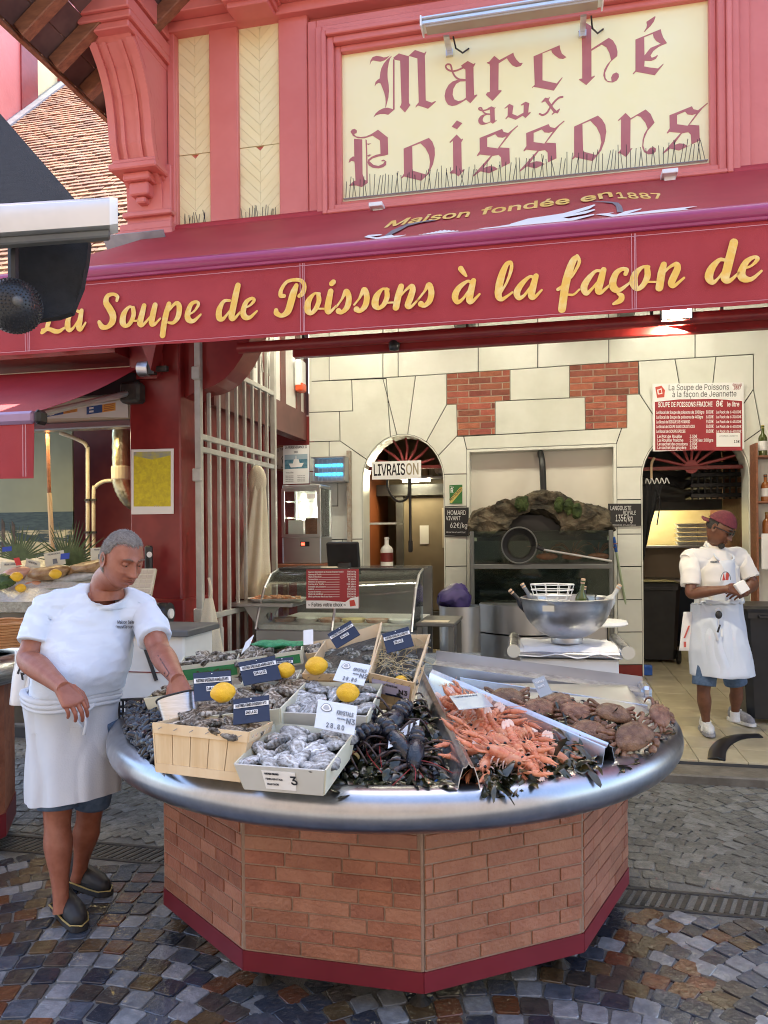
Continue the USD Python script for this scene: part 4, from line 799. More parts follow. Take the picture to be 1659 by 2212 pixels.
# shelf with bottles at the right edge
t = T('wine_shelf', 'wooden wall shelf with bottles at the right edge of the hall', 'shelf', loc=Bp(3.4, 2.7, 1.2))
ur = onv(1634, 1000, 2.75)[0]
for py in (985, 1083, 1160): z = onv(1645, py, 2.75)[1]; t.add('shelf_board', bb(ur, ur + .8, 2.68, 2.92, z - .02, z, .003), wood_d)
t.add('upright', bb(ur - .02, ur, 2.68, 2.92, .9, 2.5), wood_d); t.add('paper_sheet', bb(ur + .02, ur + .3, 2.66, 2.665, 1.25, 1.6), paper)
gg = mat('green_bottle_glass', (.05, .07, .012), .12, (.08, .10, .02), 5, coat=.5); amb = mat('amber_glass', (.30, .09, .02), .15, (.36, .13, .03), 5, coat=.5)
z = onv(1645, 985, 2.75)[1]; bottle('wine_bottle', Bp(ur + .07, 2.78, z), .31, .042, gg, mat('foil', (.35, .30, .08), .35), 'green wine bottle on the top shelf at the right edge', label_m=paper)
z = onv(1645, 1083, 2.75)[1]; bottle('cider_bottle', Bp(ur + .09, 2.78, z), .27, .042, amb, black, 'amber cider bottle on the middle shelf at the right edge', label_m=paper)
z = onv(1645, 1160, 2.75)[1]; bottle('cider_bottle', Bp(ur + .10, 2.78, z), .25, .042, amb, MATS['foil'], 'amber bottle on the lowest shelf at the right edge')
# ------------------------------------------------------------------ lobster tank with rock
TV = 2.35
def tk(px, py, v=TV): return onv(px, py, v)
tank = T('lobster_tank', 'two-tier dark glass lobster tank in a grey steel frame before the niche', 'tank', loc=Bp(1.1, TV, .1))
(tu0, tz0), (tu1, tz1) = tk(1020, 1145), tk(1320, 1145); zm, zb, zl = tk(1170, 1215)[1], tk(1170, 1320)[1], .1
tank.add('back', bb(tu0, tu1, 2.86, 2.9, .1, tz1), black); tank.add('base_cabinet', bb(tu0 + .04, tu1 - .04, TV + .06, 2.86, .1, zb - .02, .006), steel_b)
tank.add('water', bb(tu0 + .02, tu1 - .02, TV + .02, 2.86, zb, tz1 - .1), mat('dark_water', (.006, .008, .006), .08, (.012, .014, .01), 3))
tank.add('front_glass', bb(tu0, tu1, TV, TV + .012, zm, tz1), pane_d); tank.add('front_glass', bb(tu0, tu1, TV, TV + .012, zb, zm - .05), pane_d)
for z, h in ((zm - .04, .05), (zb - .02, .03)): tank.add('rail', bb(tu0 - .02, tu1 + .02, TV - .02, TV + .02, z - h / 2, z + h / 2, .006), mat('grey_rail', (.12, .125, .12), .35) if 'grey_rail' not in MATS else MATS['grey_rail'])
for u in (tu0, tu1): tank.add('post', bb(u - .02, u + .02, TV - .018, TV + .022, .1, tz1, .004), MATS['grey_rail'])
rockm = mat('mossy_rock', (.025, .021, .013), .85, (.15, .12, .075), 5, detail=10, bump=.9, bscale=18, pos=(.42, .62)); moss = mat('green_moss', (.015, .028, .006), .9, (.05, .075, .015), 14, bump=.6)
rk = T('rock_arch', 'rough mossy rock grotto standing on top of the lobster tank', 'rock', loc=Bp(1.1, 2.5, tz1))
cu = (tu0 + tu1) / 2 - .01; a = np.linspace(0, math.pi, 25); o_ = [(cu - .72 * math.cos(t) * (1 - .12 * math.sin(t * 2) * 0), tz1 - .04 + (.40 + .04 * math.sin(t * 5)) * math.sin(t) ** .75) for t in a]
i_ = [(cu - .05 - .27 * math.cos(t), tz1 - .05 + .24 * math.sin(t) ** .6) for t in a]
rp = Polygon(o_).difference(Polygon(i_)).difference(sbox(-9, -9, 9, tz1 - .02))
v, f = trimesh.remesh.subdivide_to_size(*slab(rp.buffer(0), TV + .04, TV + .42), max_edge=.035); n_ = np.stack([noise3(v, 5, s) for s in (1, 2, 3)], 1); n2 = np.stack([noise3(v, 16, s) for s in (4, 5, 6)], 1)
rk.add('stone', (v + n_ * .16 + n2 * .05, f), rockm, smooth=False); rk.add('grotto_back', bb(cu - .36, cu + .3, TV + .4, TV + .44, tz1, tz1 + .26), black)
for k in range(7):
    t_ = R.uniform(.5, 2.6); c = Bp(cu - .5 * math.cos(t_), TV + .0 + R.uniform(0, .05), tz1 + .29 * math.sin(t_)); m = ell(c, (.05, .03, .08), 2); rk.add('moss_patch', (m[0] + noise3(m[0], 20, k)[:, None] * .06, m[1]), moss)
spi = mat('spiny_lobster', (.20, .055, .02), .45, (.30, .10, .04), 30)
for k in range(3):
    t = T('spiny_lobster', ['brown spiny lobster at the left of the upper tank', 'brown spiny lobster in the middle of the upper tank', 'brown spiny lobster at the right of the upper tank'][k], 'lobster', loc=Bp(tu0 + .75 + k * .22, TV + .06, zm + .02)); c = Bp(tu0 + .75 + k * .25, TV + .016, zm + .06)
    t.add('body', ell(c, (.11, .012, .035), 2, UU, VV), spi, smooth=True)
    for j in range(9): d = UU * R.uniform(-1, 1) + ZZ * R.uniform(.1, .9); t.add('leg', tube(spline([c, c + d * .1 + ZZ * .04, c + d * .2]), .004, 4), spi)
pipe = T('black_pipe', 'black flexible pipe coming out of the niche above the rock', 'pipe', loc=Bp(1.0, 2.7, 2.0)); a, b = onv(1168, 980, WV + .1), onv(1175, 1070, WV - .1)
pipe.add('hose', tube(spline([Bp(a[0], WV + .2, a[1] - .01), Bp(a[0], WV + .06, a[1]), Bp(a[0] + .02, WV - .04, a[1] - .12), Bp(b[0], WV - .1, b[1])]), .034, 12), black, smooth=True)
# landing net leaning before the tank
net = T('landing_net', 'black landing net with an aluminium handle lying across the tank front', 'net', loc=Bp(1, TV - .1, 1.3)); NV = TV - .06
c = np.array(onv(1122, 1178, NV)); r = (onv(1160, 1178, NV)[0] - c[0]); ring_ = [Bp(c[0] + r * math.cos(t), NV, c[1] + r * 1.04 * math.sin(t)) for t in np.linspace(0, 2 * math.pi, 40, endpoint=False)]
net.add('hoop', tube(ring_, .008, 8, closed=True), greyd, smooth=True); P_ = [[Bp(c[0] + r * k * math.cos(t), NV + .02 + .16 * (1 - k), c[1] + r * k * math.sin(t) - .04 * (1 - k)) for t in np.linspace(0, 2 * math.pi, 25)] for k in np.linspace(1, .02, 7)]
net.add('mesh_bag', sheet(np.array(P_), .003), blackm, smooth=True)
a, b = onv(1162, 1186, NV), onv(1322, 1212, NV); net.add('grip', rod(Bp(c[0] + r, NV, a[1] + .02), Bp(a[0] + .06, NV, a[1] - .008), .02), black); net.add('pole', rod(Bp(a[0] + .05, NV, a[1] - .006), Bp(b[0], NV, b[1]), .011), alu)
# steel drum with purple bag, broom, red-footed things
p = onv(995, 1320, 1.75); dr = T('steel_drum', 'round brushed steel drum left of the tank', 'drum', loc=Bp(p[0], 1.95, .1)); ud0 = (onv(950, 1320, 1.9)[0] + onv(1038, 1320, 1.9)[0]) / 2; rd = (onv(1038, 1320, 1.9)[0] - onv(950, 1320, 1.9)[0]) / 2; zt = onv(995, 1308, 1.9)[1]
dr.add('body', lathe([(.001, .12), (rd * .98, .12), (rd, .15), (rd, zt), (rd * .97, zt), (rd * .96, zt - .03), (.001, zt - .04)], Bp(ud0, 1.9, 0), 40), steel_b, smooth=40); dr.add('foot_ring', lathe([(rd * .9, .1), (rd * .92, .13)], Bp(ud0, 1.9, 0), 30), black)
pb = mat('purple_bag', (.025, .018, .10), .5, (.05, .03, .16), 10); m = ell(Bp(ud0 - .05, 1.9, zt + .06), (rd * .85, rd * .8, .13), 3); solo('bin_bag', (m[0] + (noise3(m[0], 9)[:, None] * .14 + noise3(m[0], 30)[:, None] * .03), m[1]), pb, 'crumpled dark purple bag on the steel drum', 'bag', smooth=True)
sb = T('curved_cabinet', 'low curved steel cabinet under the tank beside the drum', 'cabinet', loc=Bp(.65, 1.9, .1)); a0, a1 = onv(1034, 1400, 2.1)[0], onv(1130, 1400, 2.1)[0]
arc = [(a0 + (a1 + .5 - a0) * t, 2.25 - .25 * math.sin(math.pi * t)) for t in np.linspace(0, 1, 14)]
for z0, z1, d in ((.12, .62, 0), (.64, .92, .03)): sb.add('front', skin([np.array([Bp(u, v - d, z0) for u, v in arc] + [Bp(arc[-1][0], 2.4, z0), Bp(arc[0][0], 2.4, z0)]), np.array([Bp(u, v - d, z1) for u, v in arc] + [Bp(arc[-1][0], 2.4, z1), Bp(arc[0][0], 2.4, z1)])]), steel_b, smooth=35)
a, b = np.array(onv(1325, 1145, 2.72)), None; foot = atz(1373, 1448, .15)
br = T('push_broom', 'blue broom with a pale green handle leaning on the right pier', 'broom', loc=foot); top = Bp(onv(1326, 1160, 2.80)[0], 2.80, onv(1326, 1160, 2.80)[1])
fo = foot + np.array([0, 0, .14]); d = top - fo; br.add('handle', rod(fo, top, .013), mat('pale_green_paint', (.42, .52, .33), .4)); br.add('grip', rod(top, top - d / np.linalg.norm(d) * .16, .017), mat('blue_plastic', (.02, .10, .42), .4)); br.add('socket', rod(fo - d / np.linalg.norm(d) * .06, fo + d / np.linalg.norm(d) * .12, .022), MATS['blue_plastic'])
br.add('head', bx(foot + np.array([0, 0, .04]), (.34, .07, .045), UU, VV, ZZ, .01), MATS['blue_plastic']); br.add('bristles', bx(foot + np.array([0, 0, -.01]), (.34, .06, .07), UU, VV, ZZ, .004), MATS['blue_plastic'])
# ------------------------------------------------------------------ round display table
C0 = np.array([.037, 3.55, 0]); RB = 1.03; RR = 1.25; TR = .072; ZR = .758
tb = T('display_table', 'half-round fishmonger display table with brick panels, steel rim and burgundy plinth', 'table', loc=C0)
vert = [C0 + RB * np.array([math.cos(math.radians(-85.5 + 36 * k)), math.sin(math.radians(-85.5 + 36 * k)), 0]) for k in range(10)]
tbrick = [mat('table_brick_%s' % k, c, .6, c2, 9, detail=10, bump=.6, bscale=60, rnd=.10) for k, c, c2 in (('a', (.24, .085, .045), (.32, .125, .07)), ('b', (.29, .115, .065), (.35, .155, .09)), ('c', (.20, .065, .033), (.31, .115, .06)))]
tmort = mat('table_mortar', (.25, .16, .11), .85, (.33, .23, .17), 12, bump=.3, bscale=60)
plinth = mat('plinth_paint', (.12, .008, .013), .38, (.16, .013, .02), 3)
for k in range(-3, 4):
    a, b = vert[k % 10], vert[(k + 1) % 10]; w = np.linalg.norm(b - a); ex = (b - a) / w; nn = np.array([ex[1], -ex[0], 0]); m = (a + b) / 2
    g = tb.group('brick_panel'); tb.add('mortar_bed', bx(m - nn * .0125 + ZZ * .445, (w - .012, .022, .565), ex, nn, ZZ), tmort, under=g.path)
    tb.add('plinth_board', frame_slab(Polygon([(0, .10), (w, .10), (w, .168), (0, .168)]), a + nn * .004, ex, ZZ, -nn, .03), plinth)
    if k in (-3, 3): continue
    h = .0498; lens = [.118, .205, .205, .205]
    for r in range(11):
        x = .006 - (0, .088, .176, .03)[r % 4] * 1.0; z = .172 + r * h
        while x < w - .006:
            L_ = .205 if R.random() < .86 else .12; x0, x1 = max(x, .005), min(x + L_, w - .005)
            if x1 - x0 > .02:
                o = R.uniform(-.0008, .0015)
                tb.add('brick', bx(a + ex * (x0 + x1) / 2 + ZZ * (z + h / 2) - nn * (.004 - o), (x1 - x0 - .0055, .014, h - .0055), ex, nn, ZZ, .0018), tbrick[(0, 0, 1, 1, 2)[R.randrange(5)] if k < 0 else (0, 1, 1, 1, 1)[R.randrange(5)]], under=g.path)
            x += L_
    tb.add('corner_mortar', rod(a + ZZ * .17 - nn * .008, a + ZZ * .72 - nn * .008, .008, 6), tmort)
for k in range(10):
    p = vert[k] * .9 + C0 * .1; tb.add('caster_foot', lathe([(.001, 0), (.035, 0), (.038, .012), (.015, .03), (.012, .1), (.001, .1)], p, 12), darkiron)
ang = np.radians(np.linspace(-186, 6, 90)); rc = RR - TR
tb.add('steel_rim', tube([C0 + [rc * math.cos(a), rc * math.sin(a), ZR] for a in ang], TR, 28), mat('rim_steel', (.40, .41, .44), .27, (.45, .46, .49), 7, metal=1., rough2=.31, detail=7), smooth=True)
tb.add('under_lip', skin([np.array([C0 + [r * math.cos(a), r * math.sin(a), z] for a in np.radians(np.linspace(0, 360, 60, endpoint=False))]) for r, z in ((RB * .9, .71), (rc, .72), (rc, .77), (.1, .775))]), steel_b)
gL, gR = C0 + [-1.25, .28, 0], C0 + [1.21, -.02 + .12, 0]
# sloping steel bed of the display
bed = []
for t in np.linspace(0, 1, 12):
    row = []
    for a in np.radians(np.linspace(-180, 0, 40)):
        e = C0 + np.array([(rc - .02) * math.cos(a), (rc - .02) * math.sin(a), .80]); c_ = C0 + np.array([rc * math.cos(a) * .95, .3 - .17 * math.cos(a), .88]); row.append(e * (1 - t) + c_ * t)
    bed.append(row)
tb.add('steel_bed', sheet(np.array(bed), .01), steel_b, smooth=True)
def q4(a, b, c, d, th):
    """thin panel a b c d, thickness th against its normal"""
    P4 = np.array([[a, b], [d, c]]); return sheet(P4, th)
def panelq(t, name, a, b, c, d, th, m, under=None): t.add(name, q4(a, b, c, d, th), m, under=under)
gp = T('back_guard', 'low stainless steel guard along the straight back of the display table', 'guard', loc=C0 + [.7, .25, .8])
g0, g1 = at(1399, 1497, 3.68), at(935, 1436, 3.9); dn = np.array([0, 0, -.16]); bk_ = np.array([.03, .16, 0])
gp.add('front_sheet', q4(g0, g1, g1 + dn, g0 + dn, .004), steel_b); gp.add('top_ledge', q4(g0, g0 + bk_, g1 + bk_, g1, .004), steel); gp.add('back_sheet', q4(g1 + bk_ + ZZ * .05, g0 + bk_ + ZZ * .05, g0 + bk_ + dn, g1 + bk_ + dn, .004), steel_b); gp.add('corner_post', bx(g0 + bk_ * .5 - ZZ * .05, (.05, .17, .16), UU, VV, ZZ, .015), steel)
# ------------------------------------------------------------------ radial dividers
dvd = mat('divider_steel', (.60, .61, .63), .22, (.66, .67, .70), 5, metal=1., rough2=.3)
def divider(name, lab, front, back, wf, wb, hf, hb):
    front = front + ZZ * .012; back = back + ZZ * .012
    """hollow ridge from front to back; w half widths, h heights"""
    d = back - front; s = np.cross(d, ZZ); s /= np.linalg.norm(s); t = T(name, lab, 'divider', loc=front - ZZ * hf); rows = []
    for k in np.linspace(0, 1, 8):
        p = front + d * k; w = wf + (wb - wf) * k; h = hf + (hb - hf) * k
        pr = [(-w * 1.25, -h), (-w * .9, -h * .45), (-w * .55, -h * .12), (-w * .28, -.012), (0, 0), (w * .28, -.012), (w * .55, -h * .12), (w * .9, -h * .45), (w * 1.25, -h)]
        rows.append([p + s * x + ZZ * z for x, z in pr])
    t.add('folded_sheet', sheet(np.array(rows)[:, ::-1], .0025), dvd, smooth=50); return t
dA0, dA1 = at(1013, 1659, 2.36), at(916, 1458, 3.5); dB0, dB1 = at(1315, 1614, 2.60), at(934, 1452, 3.62)
divider('steel_divider', 'folded steel divider between the lobsters and the langoustines', dA0, dA1, .030, .028, .10, .16)
divider('steel_divider', 'long folded steel divider between the langoustines and the crabs', dB0, dB1, .026, .022, .11, .17)
t = T('steel_divider', 'upright steel sheet behind the crabs', 'divider', loc=at(1200, 1500, 3.5)); a, b = at(994, 1463, 3.72), at(1399, 1523, 3.42)
t.add('folded_sheet', q4(b, a, a - ZZ * .13, b - ZZ * .13, .003), dvd); t.add('folded_sheet', q4(a, b, b + VV * .03 - ZZ * .02, a + VV * .03 - ZZ * .02, .003), dvd)
# ------------------------------------------------------------------ animals and shells: prototypes
def shape_oyster(seed):
    m = trimesh.creation.icosphere(3); v = np.array(m.vertices); th = np.arctan2(v[:, 1], v[:, 0]); rr = random.Random(seed)
    out = 1 + .30 * np.cos(th) * .0 + .10 * np.sin(2 * th + rr.random() * 6) + .09 * np.sin(3 * th + rr.random() * 6) + .06 * np.sin(5 * th + rr.random() * 6)
    tap = 1 - .38 * (v[:, 0] * .5 + .5) ** 1.4
    x = v[:, 0] * .050 * out; y = v[:, 1] * .043 * out * tap; z = v[:, 2] * .015 * (1 + .3 * (v[:, 2] < 0))
    r = np.sqrt((v[:, 0] + .55) ** 2 + v[:, 1] ** 2); lay = (np.floor(r * 7 + 1.2 * noise3(v, 2.2, seed)) - r * 7) * .0024
    z = z + np.sign(v[:, 2]) * lay * (np.abs(v[:, 2]) > .08) + noise3(v, 2.1, seed + 3) * .010 + noise3(v, 6, seed + 5) * .006
    x += noise3(v, 5, seed + 8) * .008; y += noise3(v, 5, seed + 9) * .008
    return np.c_[x, y, z], np.array(m.faces)
def shellmat(name, cols, scale, rnd, rough=.55):
    n = {'tc': ('texture_coordinate', {}), 'em': ('mapping', {'scale': (20., 24., 0.)}), 'el': ('vector_math', {'math_type': 'length'}), 'er': ('map_range', {'from_min': .55, 'from_max': 1.05, 'to_min': 1.05, 'to_max': .35, 'clamp': True}), 'ek': ('math', {'math_type': 'multiply'}), 'n': ('noise_texture', {'scale': scale, 'detail': 8., 'roughness': .7, 'distortion': 1.5}), 'w': ('wave_texture', {'wave_type': 'rings', 'scale': 22., 'distortion': 7., 'detail': 4., 'detail_scale': 2.}),
         'm': ('mix_float', {'fac': .22}), 'r': ('rgb_ramp', {'ramp': cols}), 'oi': ('object_info', {}), 'mr': ('map_range', {'to_min': 1 - rnd, 'to_max': 1 + rnd}), 'h': ('hsv', {}), 'bn': ('noise_texture', {'scale': 180., 'detail': 4.}), 'b': ('bump', {'strength': .45, 'distance': .005}), 'p': ('principled_bsdf', {'roughness': rough, 'specular_ior_level': .5})}
    return usdkit.material(stage, '/World/Looks/' + name, n, [('tc.object', 'n.vector'), ('tc.object', 'w.vector'), ('n.fac', 'm.a'), ('w.fac', 'm.b'), ('m.result', 'r.fac'), ('oi.random', 'mr.value'), ('tc.object', 'em.vector'), ('em.vector', 'el.vector1'), ('el.value', 'er.value'), ('er.result', 'ek.value1'), ('mr.result', 'ek.value2'), ('ek.value', 'h.value'), ('r.color', 'h.color'), ('h.color', 'p.base_color'), ('tc.object', 'bn.vector'), ('bn.fac', 'b.height'), ('b.normal', 'p.normal')], surface='p.BSDF')
oy_a = shellmat('oyster_blue', [(.28, (.10, .085, .065)), (.40, (.34, .34, .33)), (.52, (.50, .52, .54)), (.64, (.70, .71, .71)), (.76, (.36, .34, .31))], 15., .25)
oy_b = shellmat('oyster_brown', [(.30, (.035, .025, .018)), (.44, (.16, .12, .08)), (.54, (.36, .31, .24)), (.64, (.52, .48, .41)), (.78, (.16, .11, .07))], 17., .3)
oy_c = shellmat('oyster_green', [(.30, (.02, .025, .018)), (.44, (.10, .11, .09)), (.56, (.25, .26, .23)), (.68, (.42, .42, .40)), (.78, (.10, .11, .08))], 34., .3)
OY = {}
for kind, mm in (('a', oy_a), ('b', oy_b), ('c', oy_c)):
    OY[kind] = []
    for s in range(5): p = Proto('oyster_' + kind + str(s)); p.add('shell', shape_oyster(s * 7 + ord(kind)), mm, smooth=True); OY[kind].append(p.path)
mu = mat('mussel_shell', (.005, .0055, .009), .18, (.014, .016, .024), 40, rnd=.5, coat=.4, bump=.12, bscale=90); MU = []
for s in range(3):
    m = trimesh.creation.icosphere(2); v = np.array(m.vertices); tp = 1 - .55 * np.clip(-v[:, 0], 0, 1) ** 1.3; p = Proto('mussel_%d' % s)
    p.add('shell', (np.c_[v[:, 0] * .030, v[:, 1] * .0145 * tp + .004 * v[:, 0] ** 2, v[:, 2] * .011 * tp], m.faces), mu, smooth=True); MU.append(p.path)
def claw_shape(L_, w, t, open_=.35):
    """pincer along +x: palm, fixed finger, moving finger"""
    palm = ell((L_ * .32, 0, 0), (L_ * .36, w, t), 2); f1 = tube(spline([(L_ * .5, w * .5, 0), (L_ * .8, w * .55, 0), (L_ * 1.02, w * .05, 0)], 4), np.linspace(w * .45, .0015, 9), 7); f2 = tube(spline([(L_ * .5, -w * .55, 0), (L_ * .78, -w * (.6 + open_), 0), (L_ * 1.0, -w * .15 - w * open_ * .3, 0)], 4), np.linspace(w * .40, .0015, 9), 7)
    return palm, f1, f2
crabm = mat('crab_shell', (.14, .058, .03), .32, (.35, .185, .10), 22, detail=10, bump=.5, bscale=120, rnd=.22, pos=(.4, .7)); crabl = mat('crab_underside', (.30, .145, .085), .5, (.42, .24, .16), 30, rnd=.15); tipm = mat('black_claw_tip', (.02, .014, .012), .3)
CR = Proto('crab')
m = trimesh.creation.icosphere(3); v = np.array(m.vertices); th = np.arctan2(v[:, 1], v[:, 0]); k = 1 + .03 * np.sin(th * 22) * (np.abs(v[:, 2]) < .4)
top = np.c_[(v[:, 0] * .070 + .014 * v[:, 1] ** 2) * k, v[:, 1] * .106 * k, np.where(v[:, 2] > 0, v[:, 2] * .040, v[:, 2] * .014)]; top[:, 2] += .004 * np.sin(v[:, 0] * 9) * np.cos(v[:, 1] * 7) * (v[:, 2] > .2)
CR.add('carapace', (top, m.faces), crabm, smooth=True); CR.add('underside', ell((0, 0, -.01), (.05, .08, .016), 2), crabl, smooth=True)
for s in (-1, 1):
    CR.add('arm', tube(spline([(.03, s * .06, -.016), (.062, s * .098, -.012), (.082, s * .078, -.016)], 4), [.014] * 4 + [.017] * 5, 8), crabm, smooth=True)
    a, b, c = claw_shape(.070, .021, .017); M = Mx((.082, s * .078, -.016), (.30, -s, -.05)); CR.add('claw', xf(a, M), crabm, smooth=True); CR.add('claw_tip', cat_mesh(xf(b, M), xf(c, M)), tipm, smooth=True)
    for i in range(4):
        x = .02 - i * .022; dx = .03 - i * .028; CR.add('leg', tube(spline([(x, s * .075, -.012), (x + dx * .6, s * .122, -.004), (x + dx * .95, s * .134, -.03), (x + dx * .95, s * .122, -.06)], 4), np.linspace(.0125, .004, 13), 7), crabm, smooth=True)
lgm = mat('langoustine_shell', (.62, .17, .075), .34, (.72, .33, .19), 45, detail=6, rnd=.15, bump=.15, bscale=120); lgl = mat('langoustine_pale', (.74, .50, .40), .4, (.78, .62, .54), 40, rnd=.1); eye = mat('black_eye', (.01, .01, .01), .15)
LG = []
for var, cv in enumerate((.5, 1.3, -.6)):
    p = Proto('langoustine_%d' % var); LG.append(p.path)
    p.add('carapace', cat_mesh(ell((.030, 0, 0), (.040, .017, .0175), 2), tube([(.055, 0, .006), (.085, 0, .012)], [.004, .0008], 5)), lgm, smooth=True); x, z, a = -.004, .0, 0.
    seg = []
    for i in range(6): seg.append(ell((x, 0, z), (.0110, .0155 - i * .001, .0150 - i * .001), 2, (math.cos(a), 0, math.sin(a)), (0, 1, 0))); x -= .0125 * math.cos(a); z -= .0125 * math.sin(a); a += cv * .2
    p.add('tail', cat_mesh(*seg), lgm, smooth=True); p.add('tail_fan', cat_mesh(*[ell((x - .008 * math.cos(a), y, z - .008 * math.sin(a)), (.014, .0065, .002), 1, (math.cos(a), y * 30, math.sin(a)), (0, 1, 0)) for y in (-.011, 0, .011)]), lgl, smooth=True)
    for s in (-1, 1):
        p.add('claw', cat_mesh(tube(spline([(.055, s * .010, -.004), (.08, s * .026, .0), (.105, s * .024, .002)], 4), .0042, 6), tube(spline([(.103, s * .024, .002), (.128, s * .022, .002), (.155, s * .016, .004)], 4), [.007, .008, .0085, .008, .007, .005, .003, .002, .0012], 6), tube([(.128, s * .018, .002), (.152, s * .011, .002)], [.004, .001], 5)), lgm, smooth=True)
        p.add('antenna', tube(spline([(.065, s * .006, .006), (.11, s * .02, .02), (.15, s * .035, .01)], 4), .0009, 4), lgm); p.add('eye', ell((.060, s * .010, .007), (.005,) * 3, 1), eye, smooth=True)
        p.add('legs', cat_mesh(*[tube(spline([(.035 - i * .014, s * .010, -.008), (.040 - i * .016, s * .024, -.004), (.04 - i * .018, s * .030, -.022)], 3), .0021, 4) for i in range(4)]), lgl)
lbm = mat('lobster_shell', (.003, .0035, .006), .2, (.013, .014, .021), 60, detail=8, rnd=.3, bump=.25, bscale=140, coat=.3); lbs = mat('lobster_joint', (.10, .06, .045), .4, (.02, .02, .03), 70); red_an = mat('red_antenna', (.22, .02, .02), .4)
band_y = mat('yellow_rubber_band', (.72, .56, .22), .5); band_b = mat('blue_rubber_band', (.02, .16, .62), .45)
LB = []
for var, (b1, b2) in enumerate(((band_y, band_y), (band_b, band_y), (band_y, band_b))):
    p = Proto('lobster_%d' % var); LB.append(p.path); p.add('carapace', cat_mesh(ell((.05, 0, .0), (.08, .036, .036), 3), tube([(.115, 0, .015), (.15, 0, .022)], [.008, .001], 6)), lbm, smooth=True); x, z, a, seg = -.02, 0., 0., []
    for i in range(7): seg.append(ell((x, 0, z), (.022, .034 - i * .003, .030 - i * .003), 2, (math.cos(a), 0, math.sin(a)), (0, 1, 0))); x -= .024 * math.cos(a); z -= .024 * math.sin(a); a += .42
    p.add('tail', cat_mesh(*seg), lbm, smooth=True)
    for s, bm in ((-1, b1), (1, b2)):
        p.add('arm', tube(spline([(.10, s * .025, -.008), (.13, s * .065, -.005), (.165, s * .072, -.006)], 4), [.011] * 4 + [.014] * 5, 8), lbs, smooth=True); c1, c2, c3 = claw_shape(.135, .036 if s > 0 else .031, .021, .05); M = Mx((.16, s * .072, -.004), (1, -s * .2, .12)); g = T('claw', parent=p.path); g.loc = p.loc
        p.add('pincer', cat_mesh(xf(c1, M), xf(c2, M), xf(c3, M)), lbm, smooth=True, under=g.path); rb = [np.array([.085, .040 * math.cos(t), .020 * math.sin(t)]) for t in np.linspace(0, 2 * math.pi, 24, endpoint=False)]
        rr_ = [np.array([[.085 + dx, (.041 + d) * math.cos(t), (.0215 + d) * math.sin(t)] for t in np.linspace(0, 2 * math.pi, 24, endpoint=False)]) for dx, d in ((-.006, 0), (-.006, .003), (.006, .003), (.006, 0))]
        p.add('rubber_band', xf(skin(rr_, closed=True), M), bm, under=g.path)
        p.add('antenna', tube(spline([(.125, s * .012, .012), (.2, s * .04, .07), (.30, s * .12, .05)], 5), .002, 5), red_an)
        p.add('legs', cat_mesh(*[tube(spline([(.08 - i * .03, s * .03, -.012), (.10 - i * .04, s * .085, .015), (.11 - i * .045, s * .12, -.03)], 3), .0045, 5) for i in range(4)]), lbs, smooth=True); p.add('barnacles', kind='stuff', mat=lbs, mesh=cat_mesh(*[ell((.05 + R.uniform(-.07, .08), s * R.uniform(.0, .034), .030 * R.uniform(.4, 1)), (.003,) * 3, 1) for _ in range(12)]))
# ------------------------------------------------------------------ crates of oysters
rx = random.Random(21)
creamw = mat('cream_painted_wood', (.62, .60, .45), .55, (.68, .66, .52), 5, aniso=(1, 1, .3), bump=.1); greyw = mat('grey_painted_wood', (.52, .52, .48), .5, (.58, .58, .54), 5); greenp = mat('green_print', (.03, .19, .06), .5, (.04, .24, .08), 8); staple = mat('staple_wire', (.35, .30, .25), .4, metal=.8)
def scatter(quad, n, kinds, cat, name, lab, grp, lift=.0, heap=.02, s=(.8, 1.1), tilt=.35, up=None, flat=True, avoid=()):
    """n copies spread over the quad fl fr br bl; label shared by what nothing tells apart"""
    fl, fr, br, bl = map(np.asarray, quad); nz = np.cross(fr - fl, bl - fl); nz /= np.linalg.norm(nz); nz = nz if nz[2] > 0 else -nz
    k = max(1, int(math.sqrt(n * np.linalg.norm(fr - fl) / np.linalg.norm(bl - fl)) + .5)); rows = max(1, -(-n // k)); out = 0
    for j in range(rows):
        for i in range(k):
            if out >= n: return
            a = (i + .5 + rx.uniform(-.3, .3) + (.25 if j % 2 else -.25)) / k; b = (j + .5 + rx.uniform(-.3, .3)) / rows; a = min(max(a, .06), .94); b = min(max(b, .06), .94)
            p = (fl * (1 - a) + fr * a) * (1 - b) + (bl * (1 - a) + br * a) * b + nz * (lift + heap * 4 * a * (1 - a) * 4 * b * (1 - b) * .25 + rx.uniform(-.005, .006))
            if any(np.linalg.norm(p - q) < d for q, d in avoid): out += 1; continue
            an = rx.uniform(0, 2 * math.pi); z = nz + np.array([rx.gauss(0, tilt), rx.gauss(0, tilt), 0]); x = np.array([math.cos(an), math.sin(an), rx.gauss(0, tilt)]); x -= z * (x @ z) / (z @ z)
            copy(rx.choice(kinds), name, Mx(p, x, z, rx.uniform(*s)), lab, cat, grp); out += 1
